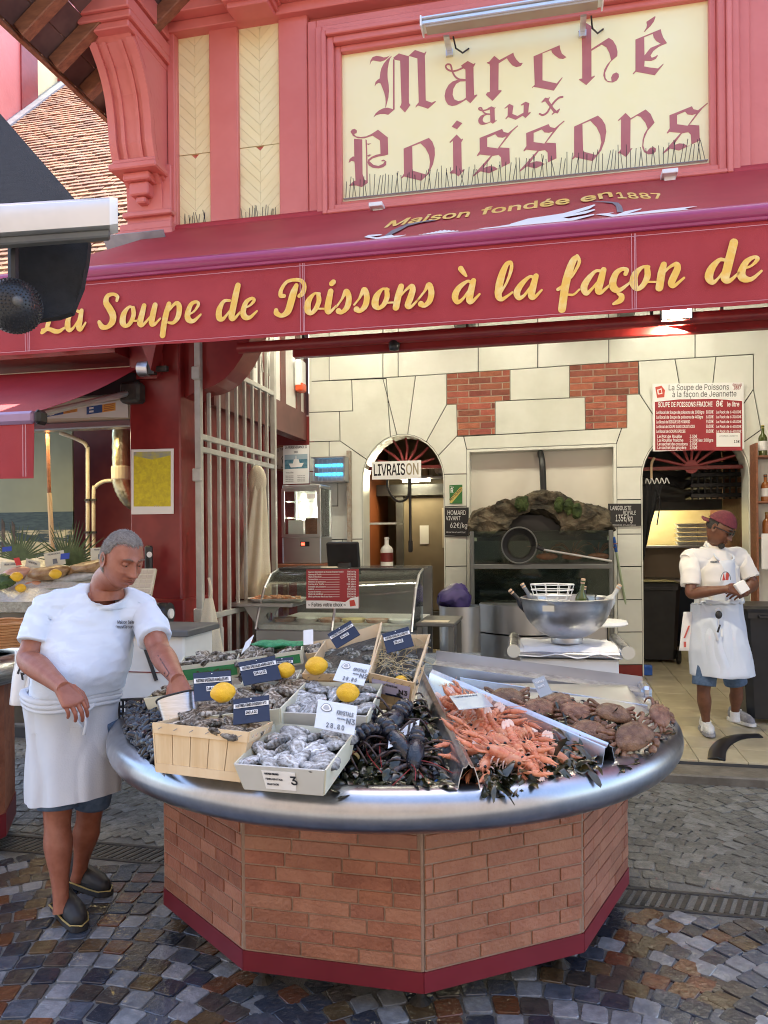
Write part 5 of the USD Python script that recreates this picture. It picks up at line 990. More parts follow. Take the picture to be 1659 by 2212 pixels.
def crate(label, top, h, m, n, kind, oy_label, grp, slats=False, inset=.88, lift=-.012, heap=.02, front_m=None, s=(.8, 1.1), fill=True):
    fl, fr, br, bl = [at(*p) for p in top]; nz = np.cross(fr - fl, bl - fl); nz /= np.linalg.norm(nz); nz = nz if nz[2] > 0 else -nz; c = (fl + fr + br + bl) / 4
    bot = [c + (p - c) * inset - nz * h for p in (fl, fr, br, bl)]; t = T('oyster_crate', label, 'crate', loc=c - nz * h); T4_ = (fl, fr, br, bl)
    for i, nm in enumerate(('front_panel', 'side_panel', 'back_panel', 'side_panel')):
        a, b, d, e = T4_[i], T4_[(i + 1) % 4], bot[(i + 1) % 4], bot[i]; mm = front_m if (front_m and i == 0) else m
        if slats and i in (0, 1):
            g = t.group(nm); K = 5 if i == 0 else 3
            for k in range(K):
                f0, f1 = k / K + .004, (k + 1) / K - .004; L2 = lambda p, q, f: p + (q - p) * f
                t.add('slat', q4(L2(a, b, f0), L2(a, b, f1), L2(e, d, f1), L2(e, d, f0), -.004), wood_st, under=g.path)
            o = np.cross(b - a, e - a); o /= np.linalg.norm(o); o = -o if o @ (c - a) > 0 else o
            for f0, f1 in ((-.02, .2), (.83, 1.02)):
                t.add('rim_strip', q4(a + (e - a) * f0 + o * .004, b + (d - b) * f0 + o * .004, b + (d - b) * f1 + o * .004, a + (e - a) * f1 + o * .004, -.004), wood_l, under=g.path)
            for k in range(6):
                p = a + (b - a) * ((k + .5) / 6) + (e - a) * .1 + o * .0095; t.add('staple', rod(p - (b - a) * .02, p + (b - a) * .02 + (a - e) * .05, .0012, 4), staple, under=g.path)
        else: t.add(nm, q4(a, b, d, e, .005), mm)
    t.add('bottom', q4(bot[0], bot[1], bot[2], bot[3], .004), m); t.top = T4_; t.bot = bot; t.nz = nz
    if fill:
        k = .62; mid = [b + (p - b) * k for p, b in zip(T4_, bot)]; P_ = np.array([[(mid[0] * (1 - a) + mid[1] * a) * (1 - b) + (mid[3] * (1 - a) + mid[2] * a) * b for a in np.linspace(.02, .98, 10)] for b in np.linspace(.02, .98, 10)])
        P_ = P_ + nz * (noise3(P_, 22)[..., None] * .02); t.add('wet_straw_bed', sheet(P_, .004), mat('oyster_bed', (.03, .026, .02), .6, (.10, .09, .07), 60, bump=.6) if 'oyster_bed' not in MATS else MATS['oyster_bed'], kind='stuff')
        scatter([p + (c - p) * .06 - nz * .0 for p in T4_], n, OY[kind], 'oyster', 'oyster', oy_label, grp, lift=lift, heap=heap, s=s)
    return t
wood_st = mat('stained_poplar', (.60, .42, .22), .65, (.72, .55, .33), 4, aniso=(6, 6, .5), detail=8, bump=.2)
def face_label(t, i, s0, s1, t0, t1, m=paper, name='paper_label'):
    a, b, d, e = t.top[i], t.top[(i + 1) % 4], t.bot[(i + 1) % 4], t.bot[i]; pt = lambda s, k: (a + (b - a) * s) * (1 - k) + (e + (d - e) * s) * k
    o = np.cross(b - a, e - a); o /= np.linalg.norm(o); o = -o if o @ (t.bot[0] + t.bot[2] - 2 * a) > 0 else o
    P = [pt(s0, t0) + o * .0065, pt(s1, t0) + o * .0065, pt(s1, t1) + o * .0065, pt(s0, t1) + o * .0065]; t.add(name, q4(*P, -.0008), m); ex = P[1] - P[0]; w = np.linalg.norm(ex); ex = ex / w; ey = P[0] - P[3]; hh = np.linalg.norm(ey); ey = ey / hh; return P, ex, ey, w, hh, o
c7 = crate('long cream oyster crate with a green printed band, left at the back', [(387, 1439, 3.45), (511, 1424, 3.42), (520, 1404, 3.75), (400, 1418, 3.8)], .075, creamw, 14, 'b', 'brown rough oyster in the left green-banded crate', 'oysters in the left green-banded crate', inset=.98)
P, ex, ey, w, hh, o = face_label(c7, 0, .0, 1, .25, .9, greenp, 'green_band'); c7.add('lettering', text("Royale d'Isigny", .024, P[3] + ex * w * .3 + ey * hh * .25 + o * .001, ex, ey, True, w * .6), mat('dark_red_ink', (.10, .06, .03), .5))
c8 = crate('long cream oyster crate with a green printed band and green netting', [(514, 1425, 3.40), (650, 1404, 3.35), (652, 1384, 3.7), (520, 1402, 3.75)], .06, creamw, 16, 'b', 'brown rough oyster in the right green-banded crate', 'oysters in the right green-banded crate', inset=.98)
P, ex, ey, w, hh, o = face_label(c8, 0, .02, .98, .25, .9, greenp, 'green_band'); c8.add('lettering', text("Royale d'Isigny", .02, P[3] + ex * w * .3 + ey * hh * .25 + o * .001, ex, ey, True, w * .5), MATS['dark_red_ink'])
v_ = at(600, 1392, 3.52); m = ell(v_, (.13, .04, .018), 3, UU, VV); solo('green_netting', (m[0] + noise3(m[0], 25)[:, None] * .025, m[1]), mat('green_net', (.02, .22, .08), .5, (.05, .34, .14), 60, bump=.8), 'bunched green netting over the oysters at the back', 'netting', smooth=True)
c10 = crate('pale cream crate at the left behind the man\'s hand', [(313, 1508, 3.05), (412, 1494, 2.98), (440, 1470, 3.3), (372, 1480, 3.35)], .085, creamw, 5, 'b', 'brown oyster in the pale crate behind the hand', 'oysters behind the hand')
c9 = crate('small light wooden crate between the green-banded crates and the claire crates', [(662, 1412, 3.42), (712, 1404, 3.38), (722, 1378, 3.65), (676, 1386, 3.7)], .07, wood_l, 4, 'b', 'brown oyster in the small wooden crate at the back', 'oysters in the small back crate')
c11 = crate('cream crate holding lemon wedges behind the navy signs', [(520, 1484, 3.12), (640, 1466, 3.06), (650, 1446, 3.35), (530, 1462, 3.4)], .06, creamw, 8, 'b', 'brown oyster in the cream crate behind the middle navy sign', 'oysters behind the navy sign')
c5 = crate('tilted wooden crate of green claire oysters with a lemon', [(655, 1456, 3.0), (797, 1457, 2.97), (824, 1345, 3.36), (704, 1384, 3.40)], .13, wood_l, 19, 'c', 'green-grey oyster in the tilted wooden crate left of centre', 'oysters in the tilted wooden crate', lift=-.055, heap=-.03, slats=True)
c6 = crate('tilted tall wooden crate at the right of the oysters, purple label N3', [(800, 1454, 2.93), (894, 1475, 2.88), (928, 1371, 3.22), (826, 1372, 3.26)], .15, wood_l, 14, 'c', 'blue-grey oyster lying in straw in the tall right crate', 'oysters in the tall right crate', lift=-.06, heap=-.04, slats=True)
P, ex, ey, w, hh, o = face_label(c6, 0, .05, .95, .12, .52, mat('lilac_label', (.50, .46, .62), .5)); c6.add('lettering', text('N3', .02, P[3] + ex * w * .7 + ey * hh * .3 + o * .001, ex, ey, True), ink); c6.add('label_strip', q4(P[3] + ey * hh * .14 + ex * w * .35 + o * .001, P[2] + ey * hh * .14 - ex * w * .15 + o * .001, P[2] - ex * w * .15 + o * .001, P[3] + ex * w * .35 + o * .001, -.0006), mat('navy_ink', (.01, .015, .05), .5))
c6.add('lettering', text('HUITRES FINES DE CLAIRE', .008, P[0] + ex * w * .32 - ey * hh * .3 + o * .001, ex, ey, False, w * .35), ink)
straw = mat('straw', (.45, .36, .18), .7, (.55, .46, .26), 10); ms = []
for _ in range(60):
    a, b = rx.random(), rx.random(); q = c6.top; p = (q[0] * (1 - a) + q[1] * a) * (1 - b) + (q[3] * (1 - a) + q[2] * a) * b - c6.nz * .035; d = np.array([rx.gauss(0, 1), rx.gauss(0, 1), rx.gauss(0, .5)]); d /= np.linalg.norm(d); ms.append(tube(spline([p - d * .05, p + c6.nz * .02, p + d * .05 + c6.nz * rx.uniform(-.01, .03)], 3), .0012, 4))
solo('packing_straw', cat_mesh(*ms), straw, 'thin straw strands over the oysters in the tall right crate', 'straw', kind='stuff')
c2 = crate('wide crate of brown agnelles oysters in the middle, navy signs and lemons in it', [(392, 1552, 2.70), (604, 1530, 2.62), (668, 1466, 3.02), (452, 1484, 3.08)], .12, creamw, 30, 'b', 'brown shaggy oyster in the wide middle crate', 'oysters in the wide middle crate', heap=.03)
c1 = crate('light wooden slatted crate with water-stained planks at the front left', [(332, 1562, 2.47), (538, 1583, 2.38), (588, 1560, 2.60), (400, 1546, 2.70)], .15, wood_l, 15, 'b', 'brown shaggy oyster in the stained wooden crate', 'oysters in the stained wooden crate', slats=True, heap=.02)
c4 = crate('cream krystale oyster crate with a lemon and card N2', [(605, 1537, 2.66), (792, 1546, 2.60), (825, 1477, 2.92), (669, 1472, 3.0)], .10, creamw, 20, 'a', 'pale blue-grey oyster in the crate with card N2', 'oysters in the crate with card N2', front_m=greyw)
c3 = crate('cream krystale oyster crate at the very front with paper label 3', [(508, 1649, 2.30), (702, 1663, 2.21), (767, 1577, 2.54), (594, 1562, 2.64)], .085, creamw, 24, 'a', 'pale blue-grey oyster in the front crate with card N3', 'oysters in the front crate with card N3', front_m=greyw, heap=.025)
P, ex, ey, w, hh, o = face_label(c3, 0, .30, .68, .14, .88); c3.add('lettering', text('3', .028, P[3] + ex * w * .82 + ey * hh * .35 + o * .001, ex, ey, True), ink)
for i, (s_, f) in enumerate((('HUITRES CREUSES', .42), ('FINES KRYSTALE', .5), ('GILLET DUCRE', .35))): c3.add('lettering', text(s_, .006, P[0] + ex * w * .08 - ey * hh * (.2 + i * .28) + o * .001, ex, ey, i == 0, w * f), ink)
mats_n = mat('navy_board', (.012, .016, .04), .35, (.018, .022, .05), 5)
def card(label, q, name, m=mats_n, th=.003, cat='price sign', tabs=()):
    P = [at(*p) for p in q]; P[2] = P[1] + P[3] - P[0]; t = T(name, label, cat, loc=(P[2] + P[3]) / 2); ex = P[1] - P[0]; ey = P[0] - P[3]; W_, H_ = np.linalg.norm(ex), np.linalg.norm(ey); ex = ex / W_; ey = ey / H_; n_ = np.cross(ex, ey); n_ /= np.linalg.norm(n_)
    t.add('card', q4(P[0], P[1], P[2], P[3], th) if np.cross(P[1] - P[0], P[3] - P[0])[1] > 0 else q4(P[0], P[1], P[2], P[3], th), m)
    sgn = 1 if n_[1] < 0 else -1; off = n_ * sgn * (th + .001); pt = lambda x, y: P[0] + (P[1] - P[0]) * x + (P[3] - P[0]) * y + off
    t.pt, t.ex, t.ey, t.W, t.H, t.n = pt, ex, ey, W_, H_, n_ * sgn; return t
def strip(t, x0, x1, y, h, s, bold=True):
    t.add('label_strip', q4(t.pt(x0, y - h), t.pt(x1, y - h), t.pt(x1, y + h), t.pt(x0, y + h), .0006), paper); o = t.pt(x0, y) + t.ex * t.W * (x1 - x0) * .06 - t.ey * t.H * h * .62 + t.n * .0018
    t.add('lettering', text(s, t.H * h * 1.25, o, t.ex, t.ey, bold, t.W * (x1 - x0) * .88), ink)
for lab, q, s1, s2 in (('navy price sign HUITRES SPECIALES AGNELLES N°3 behind the front lemon', [(418, 1455, 2.80), (499, 1449, 2.78), (501, 1508, 2.70), (421, 1516, 2.72)], 'HUITRES SPECIALES AGNELLES N°3', '16€ LA DZ'),
    ('navy price sign HUITRES SPECIALES AGNELLES N°2 in the middle left', [(515, 1432, 3.03), (594, 1417, 3.0), (601, 1462, 2.92), (528, 1482, 2.95)], 'HUITRES SPECIALES AGNELLES N°2', '19€ LA DZ'),
    ('navy price sign partly hidden behind the lemon and its neighbour sign', [(586, 1424, 3.10), (634, 1420, 3.08), (634, 1452, 3.02), (586, 1458, 3.04)], 'HUITRES SPECIALES AGNELLES', None),
    ("navy price sign HUITRES FINES D'ISIGNY N°3 standing in the stained wooden crate", [(505, 1512, 2.56), (582, 1502, 2.54), (582, 1561, 2.48), (505, 1567, 2.50)], "HUITRES FINES D'ISIGNY N°3", '14€ LA DZ'),
    ('navy price sign HUITRES FINES DE CLAIRE N°2 leaning left at the top', [(708, 1371, 3.26), (758, 1341, 3.26), (782, 1378, 3.2), (728, 1402, 3.2)], 'HUITRES FINES DE CLAIRE N°2', '20€ LA DZ'),
    ('navy price sign HUITRES FINES DE CLAIRE N°3 in the tall right crate', [(826, 1370, 3.16), (883, 1354, 3.14), (898, 1396, 3.08), (837, 1412, 3.1)], 'HUITRES FINES DE CLAIRE N°3', '18€ LA DZ')):
    t = card(lab, q, 'price_sign'); strip(t, .02, .99, .30, .085, s1)
    if s2: strip(t, .34, .68, .60, .085, s2)
    t.add('hole', bx(t.pt(.5, .07), (.004, .004, .001), t.ex, t.ey), paper)
kry = mat('krystale_card', (.66, .72, .78), .35, (.72, .77, .82), 4)
for lab, q, no in (('pale blue oyster card KRYSTALE N2 standing in the second krystale crate', [(738, 1427, 2.95), (802, 1438, 2.90), (788, 1481, 2.82), (720, 1470, 2.87)], 'N2'), ('white oyster card KRYSTALE N3 standing in the front crate', [(689, 1511, 2.54), (773, 1526, 2.48), (766, 1578, 2.42), (680, 1572, 2.48)], 'N3')):
    t = card(lab, q, 'oyster_card', kry, cat='price card'); grey = mat('grey_text', (.15, .17, .2), .6) if 'grey_text' not in MATS else MATS['grey_text']
    t.add('lettering', text('KRYSTALE', t.H * .14, t.pt(.52, .42) + t.n * .0015, t.ex, t.ey, True, t.W * .42), grey); t.add('lettering', text(no, t.H * .18, t.pt(.78, .68) + t.n * .0015, t.ex, t.ey, True), grey); t.add('lettering', text('2 8 . 8 0', t.H * .16, t.pt(.30, .92) + t.n * .0015, t.ex, t.ey, True, t.W * .45), grey); t.add('lettering', text('HUITRES SPECIALES', t.H * .05, t.pt(.55, .58) + t.n * .0015, t.ex, t.ey, False, t.W * .2), grey)
    out = [(math.cos(a) * (.14 + .02 * math.sin(3 * a)), math.sin(a) * .15) for a in np.linspace(0, 6.28, 24, endpoint=False)]
    for k, mm, dz_ in ((1, grey, .0), (.86, paper, .0006), (.55, MATS['grey_print'] if 0 else mat('pearl_grey', (.42, .43, .46), .5) if 'pearl_grey' not in MATS else MATS['pearl_grey'], .0012)):
        pts = np.array([t.pt(.24 + x * k, .25 + y * k) + t.n * (.0004 + dz_) for x, y in out]); c_ = pts.mean(0); vv = np.vstack([pts, c_]); t.add('shell_drawing', (vv, np.array([(i, (i + 1) % 24, 24) for i in range(24)])), mm)
for q in ([(656, 1362, 3.5), (677, 1360, 3.5), (676, 1390, 3.46), (656, 1394, 3.46)], [(532, 1388, 3.6), (549, 1372, 3.6), (548, 1396, 3.56), (522, 1414, 3.56)]):
    card('white card seen from behind, ' + ('right one near the tilted crate' if q[0][0] > 600 else 'left one over the green-banded crate'), q, 'white_card', paper, cat='price card')
# lemons
lem = mat('lemon_skin', (.78, .42, .012), .42, (.84, .52, .03), 6, bump=.35, bscale=260)
def lemon(lab, px, py, Y, r, ax=(1, .2, 0)):
    c = at(px, py, Y); m = trimesh.creation.icosphere(4); v = np.array(m.vertices); x = v[:, 0] * 1.18 + .14 * np.sign(v[:, 0]) * np.clip(np.abs(v[:, 0]) - .80, 0, 1) * 3; k = 1 - .12 * np.clip(np.abs(v[:, 0]) - .6, 0, 1)
    w = np.c_[x, v[:, 1] * k, v[:, 2] * k] * r + noise3(v, 1.5, int(px))[:, None] * r * .08; M = Mx(c, ax); solo('lemon', xf((w, m.faces), M), lem, lab, 'lemon', smooth=True)
lemon('big lemon resting before the left navy price sign', 482, 1496, 2.60, .034, (1, .1, .15)); lemon('lemon half hidden by the middle navy price sign', 617, 1448, 2.98, .030); lemon('lemon at the front of the tilted wooden crate', 684, 1438, 2.98, .036, (1, -.2, .1)); lemon('lemon between the two krystale cards', 752, 1496, 2.72, .034, (1, .4, -.1)); lemon('lemon nearly buried in the tall right crate', 866, 1470, 2.95, .020)
lemon('small lemon wedge in the cream crate behind the navy sign', 556, 1478, 3.12, .022)
# steel scoop bucket in the man's hand
bk2 = T('steel_bucket', 'tilted oval stainless bucket with dark rim held by the man in white', 'bucket', loc=at(395, 1550, 2.78)); up = at(384, 1502, 2.80) - at(392, 1556, 2.76); up /= np.linalg.norm(up); ax_ = at(424, 1494, 2.82) - at(338, 1516, 2.78); hw = np.linalg.norm(ax_) / 2; ax_ /= 2 * hw; cc = at(382, 1506, 2.80); up = up - ax_ * (up @ ax_); up /= np.linalg.norm(up); sd = np.cross(up, ax_)
prb = lambda k, z: np.array([cc + ax_ * hw * k * math.copysign(abs(math.cos(a)) ** .7, math.cos(a)) + sd * hw * .62 * k * math.copysign(abs(math.sin(a)) ** .7, math.sin(a)) + up * z for a in np.linspace(0, 2 * math.pi, 40, endpoint=False)])
bk2.add('bucket_body', skin([prb(.74, -.13), prb(.80, -.125), prb(1, 0), prb(.975, 0), prb(.78, -.115)]), steel, smooth=40); bk2.add('rim', tube(prb(1.0, 0), .004, 6, closed=True), black, smooth=True)
BK = (cc, ax_, up, sd, hw)
# mussels
qm = [at(330, 1640, 2.66), at(352, 1660, 2.60), at(352, 1530, 3.1), at(282, 1530, 3.2)]
mq = [atz(275, 1590, .84), atz(350, 1655, .84), atz(372, 1545, .90), atz(282, 1528, .90)]
scatter(mq, 150, MU, 'mussel', 'mussel', 'black mussel in the heap at the left of the display', 'heap of black mussels', lift=.0, heap=.05, s=(.8, 1.15), tilt=.6)
scatter([p + ZZ * .022 for p in mq], 110, MU, 'mussel', 'mussel', 'black mussel in the heap at the left of the display', 'heap of black mussels', lift=.0, heap=.06, s=(.8, 1.15), tilt=.6)
P_ = np.array([[(mq[0] * (1 - a) + mq[1] * a) * (1 - b) + (mq[3] * (1 - a) + mq[2] * a) * b for a in np.linspace(-.05, 1.05, 12)] for b in np.linspace(-.05, 1.05, 12)]); solo('mussel_bed', sheet(P_ + ZZ * (-.012 + noise3(P_, 20)[..., None] * .02), .01), mu, kind='stuff')
mc = T('mussel_crate', 'black slotted plastic crate behind the mussels', 'crate', loc=at(310, 1540, 3.2))
a, b = at(258, 1512, 3.35), at(345, 1508, 3.3)
for k in range(4): mc.add('rail', rod(a - ZZ * k * .03, b - ZZ * k * .03, .006, 6), black)
for k in range(12): p = a + (b - a) * k / 11; mc.add('slat', rod(p, p - ZZ * .1, .005, 5), black)
# seaweed, lobsters, langoustines, crabs
sw_m = [mat('seaweed_%s' % k, c, .25, c2, 30, coat=.35) for k, c, c2 in (('a', (.010, .012, .008), (.03, .032, .016)), ('b', (.035, .030, .010), (.075, .06, .02)), ('c', (.015, .02, .010), (.045, .05, .02)))]
def bedz(p):
    """height of the heap of seaweed over the table plan"""
    d = np.asarray(p)[..., :2] - C0[:2]; r = np.linalg.norm(d, axis=-1); return .818 + np.clip((1.12 - r), 0, .9) * .16
def weed(label, quad, n, mats_, z0=.0, s=1.0):
    fl, fr, br, bl = quad; t = T('seaweed', label, 'seaweed', kind='stuff'); P_ = np.array([[(fl * (1 - a) + fr * a) * (1 - b) + (bl * (1 - a) + br * a) * b for a in np.linspace(0, 1, 14)] for b in np.linspace(0, 1, 14)]); P_[..., 2] = bedz(P_) - .02 + z0 + noise3(P_, 14) * .03
    t.add('weed_bed', sheet(P_, .01), mats_[0], smooth=True); gs = [[] for _ in mats_]
    for i in range(n):
        a, b = rx.random(), rx.random() ** 1.2; p = (fl * (1 - a) + fr * a) * (1 - b) + (bl * (1 - a) + br * a) * b; p[2] = bedz(p) + z0 + rx.uniform(-.01, .012); an = rx.uniform(0, 6.28); d = np.array([math.cos(an), math.sin(an), rx.gauss(.1, .35)]); L_ = rx.uniform(.03, .09) * s; sd_ = np.cross(d, [rx.gauss(0, .4), rx.gauss(0, .4), 1]); sd_ /= np.linalg.norm(sd_); rows = []; kk = rx.uniform(-1.2, 1.2); ph = rx.uniform(0, 6)
        for q in np.linspace(0, 1, 7):
            w = (.004 + .011 * math.sin(math.pi * min(1, q * 1.05)) ** .6) * s * rx.uniform(.8, 1.1); c = p + d * L_ * q + ZZ * (.012 * math.sin(q * 4 + ph) - .02 * q * q) + sd_ * kk * .02 * q * q; rows.append([c - sd_ * w + ZZ * .004 * math.sin(q * 9 + ph), c + ZZ * .003, c + sd_ * w + ZZ * .004 * math.cos(q * 8 + ph)])
        gs[rx.randrange(len(mats_))].append(grid(np.array(rows)))
    for g, m in zip(gs, mats_):
        if g: t.add('fronds', cat_mesh(*g), m, smooth=True)
qa = [atz(705, 1690, .845), atz(985, 1690, .845), atz(915, 1500, .95), atz(800, 1530, .95)]
weed('dark wet seaweed under the lobsters', qa, 420, [sw_m[0], sw_m[0], sw_m[2]])
qb = [atz(1040, 1702, .845), atz(1308, 1650, .845), atz(1000, 1490, .95), atz(935, 1490, .95)]
weed('brown and black seaweed before and under the langoustines', [atz(1045, 1690, .845), atz(1300, 1645, .845), atz(1235, 1600, .85), atz(1030, 1632, .85)], 480, sw_m, .005)
weed('seaweed lying under the crabs', [atz(1328, 1640, .845), atz(1425, 1570, .845), atz(1340, 1515, .90), atz(1060, 1505, .93)], 220, sw_m, .0)
def put(proto, name, lab, cat, px, py, z, hd, pitch=0., roll=0., s=1., grp=None, upv=None):
    p = atz(px, py, z); f = np.array([math.cos(math.radians(hd)), math.sin(math.radians(hd)), math.tan(pitch)]); u = np.array([-math.sin(roll) * f[1], math.sin(roll) * f[0], math.cos(roll)])
    if upv is not None:
        u = np.asarray(upv, float); u /= np.linalg.norm(u); f = np.array([math.cos(math.radians(hd)), math.sin(math.radians(hd)), 0]); f = f - u * (f @ u)
    copy(proto, name, Mx(p, f, u, s), lab, cat, grp)
for k, (px, py, z, hd, ux, s, lab) in enumerate(((858, 1545, .96, -112, .1, 1.0, 'dark lobster highest in the heap beside the steel divider'), (792, 1560, .945, -100, -.2, .95, 'dark lobster at the left of the heap with yellow banded claws'), (850, 1588, .925, -62, .15, .95, 'dark lobster in front with blue and yellow banded claws'), (900, 1606, .905, -92, .1, .85, 'dark lobster against the divider with a blue claw band'), (770, 1590, .93, -150, -.3, .85, 'dark lobster lying sideways by the krystale crates'), (872, 1512, .96, -70, .2, .8, 'small dark lobster behind the highest one'))):
    put(LB[k % 3], 'lobster', lab, 'lobster', px, py, z, hd, 0, 0, s, upv=(ux, -.62, .75))
t = card('blue and white striped card lying behind the lobsters', [(842, 1585, 2.62), (906, 1556, 2.72), (912, 1580, 2.66), (838, 1618, 2.55)], 'fish_card', kry, cat='card'); t.add('stripe', q4(t.pt(.62, 0), t.pt(.7, 0), t.pt(.66, 1), t.pt(.58, 1), .0006), ink); t.add('stripe', q4(t.pt(.78, 0), t.pt(.86, 0), t.pt(.82, 1), t.pt(.74, 1), .0006), ink)
for k in range(48):
    b = (k // 7) / 6.2; a = ((k % 7) + rx.random()) / 7; px = (1034 + 172 * a) * (1 - b) + (976 + 36 * a) * b; py = (1642 - 18 * a) * (1 - b) + (1506 + 22 * a) * b; z = .830 + .04 * math.sin(math.pi * (.15 + .7 * a)) * (1 - .3 * b) + .05 * b + rx.uniform(-.01, .012)
    put(rx.choice(LG), 'langoustine', 'orange-pink langoustine in the heap between the two long dividers', 'langoustine', px, py, z, rx.choice((-20, 150, -50, 200, -75, 110, -120)) + rx.uniform(-25, 25), rx.uniform(-.25, .3), rx.uniform(-.6, .6), rx.uniform(1.05, 1.3), 'heap of langoustines', upv=(rx.uniform(-.4, .4), -.3 + rx.uniform(-.3, .3), .9))
lgbed = np.array([[atz(985 + 225 * a - b * (39 + 159 * a), 1642 - 18 * a - b * (136 - 40 * a), .825) for a in np.linspace(0, 1, 12)] for b in np.linspace(0, 1, 12)]); lgbed[..., 2] += noise3(lgbed, 24) * .03; solo('langoustine_mass', sheet(lgbed, .01), lgm, kind='stuff', smooth=True)
for px, py, z, hd, ux, uy, s, lab in ((1368, 1590, .885, -70, .1, -.85, .92, 'brown crab at the front end of the crab row, shell turned towards us'), (1425, 1545, .885, -30, .35, -.5, .8, 'brown crab hanging over the rim at the far right'), (1275, 1578, .875, -110, -.1, -.6, .8, 'brown crab by the divider next to the front crab'), (1248, 1540, .885, 80, .0, -.6, .85, 'smooth brown crab in the middle of the row'), (1165, 1532, .89, -80, .1, -.7, .9, 'speckled brown crab near the left of the row'), (1325, 1540, .89, -95, .1, -.5, .85, 'reddish crab behind, against the back sheet'), (1095, 1506, .905, -100, -.1, -.5, .9, 'brown crab furthest left with a raised claw'), (1205, 1516, .89, 100, .1, -.4, .8, 'brown crab behind the small price card')):
    put(CR.path, 'crab', lab, 'crab', px, py, z, hd, 0, 0, s * .80, upv=(ux, uy, .75))
t = card('glossy pale blue price card lying on the langoustines', [(971, 1505, 2.98), (1040, 1498, 2.98), (1059, 1530, 2.78), (992, 1534, 2.78)], 'glossy_card', mat('glossy_blue_card', (.50, .62, .70), .06, (.60, .70, .76), 3, coat=1.), cat='price card'); t.add('lettering', text('LANGOUSTINES VIVANTES', .012, t.pt(.12, .2), t.ex, t.ey, False, t.W * .7), MATS['grey_text'])
t = card('grey plastic price card leaning among the crabs', [(1150, 1470, 3.12), (1176, 1460, 3.1), (1198, 1495, 3.0), (1168, 1508, 3.02)], 'crab_card', mat('grey_card', (.36, .40, .42), .2, (.42, .46, .48), 4), cat='price card'); t.add('lettering', text('TOURTEAUX', .012, t.pt(.15, .3), t.ex, t.ey, True, t.W * .7), paper); t.add('lettering', text('VIVANTS', .012, t.pt(.15, .55), t.ex, t.ey, True, t.W * .55), paper)
# ------------------------------------------------------------------ folding gate, hanging bags, cloth
GU = -1.50
gate = T('folding_gate', 'pale grey iron folding gate standing open beside the burgundy pillar', 'gate', loc=Bp(GU, .9, .5))
ironp = mat('grey_gate_paint', (.42, .41, .37), .4, (.50, .49, .45), 10)
vs = np.linspace(.06, 1.72, 10); zbot = .62
for i, a in enumerate(vs): gate.add('bar', bx(Bp(GU, a, (zbot + 3.75) / 2), (.028 if i not in (0, 9) else .05, .028 if i not in (0, 9) else .05, 3.75 - zbot), UU, VV, ZZ, .003), ironp)
for px, py in ((440, 775), (440, 945), (440, 972), (440, 1335)):
    z = onu(px, py, GU)[1]; gate.add('rail', bx(Bp(GU, .89, z), (.035, 1.7, .045), UU, VV, ZZ, .004), ironp)
for a in vs[:-1]: gate.add('scroll', tube(spline([Bp(GU, a + .09, 3.2), Bp(GU, a + .05, 3.35), Bp(GU, a + .12, 3.5), Bp(GU, a + .09, 3.7)], 4), .010, 5), ironp)
for z in (1.0, 2.1, 2.9): gate.add('hinge', bx(Bp(GU, .03, z), (.07, .05, .10), UU, VV, ZZ, .006), ironp)
canvas = mat('cream_canvas', (.66, .60, .44), .8, (.72, .66, .52), 6, bump=.3, bscale=120)
def drape(name, lab, cat, top, bot, wt, wb, d, m, folds=5, amp=.03, nn=None, group=None):
    """hanging folded cloth between two points"""
    t = T(name, lab, cat, group, loc=bot); ex = UU; P_ = []
    for s in np.linspace(0, 1, 12):
        c = top + (bot - top) * s; w = wt + (wb - wt) * s; row = []
        for a in np.linspace(0, 2 * math.pi, 40, endpoint=False):
            r = 1 + amp / max(w, .05) * math.sin(folds * a + 2 * s) * (.3 + s); row.append(c + UU * math.cos(a) * w * r + VV * math.sin(a) * d * r * (w / max(wt, wb)))
        P_.append(np.array(row))
    t.add('cloth', skin(P_), m, smooth=True); return t
p0, p1 = at(452, 1293, 5.9), at(452, 1415, 5.85)
t = drape('canvas_bag', 'cream canvas tote bag with red and black print hung on the gate', 'bag', p0, p1, .03, .11, .05, canvas, 4, .012)
t.add('strap', tube(spline([p0 + ZZ * .16, p0 + ZZ * .05 + UU * .02, p0 - ZZ * .03]), .01, 6), canvas); t.add('print', text('POISSONNERIE', .035, p0 - ZZ * .30 - VV * .075 - UU * .03, UU * .2 - ZZ * .97, ZZ * .2 + UU * .97, True, .24), ink)
p0, p1 = Bp(-.93, 1.55, 2.75), Bp(-.98, 1.5, 1.16); a = at(553, 1030, 7.2); b = at(545, 1290, 7.2)
t = drape('folded_parasol', 'tall folded cream parasol standing behind the gate', 'parasol', at(560, 1030, 7.1), at(545, 1292, 7.1), .05, .16, .12, canvas, 6, .03); t.add('tip_cloth', xf(ell((0, 0, 0), (.09, .05, .15), 2), Mx(at(556, 1040, 7.1), UU)), canvas, smooth=True)
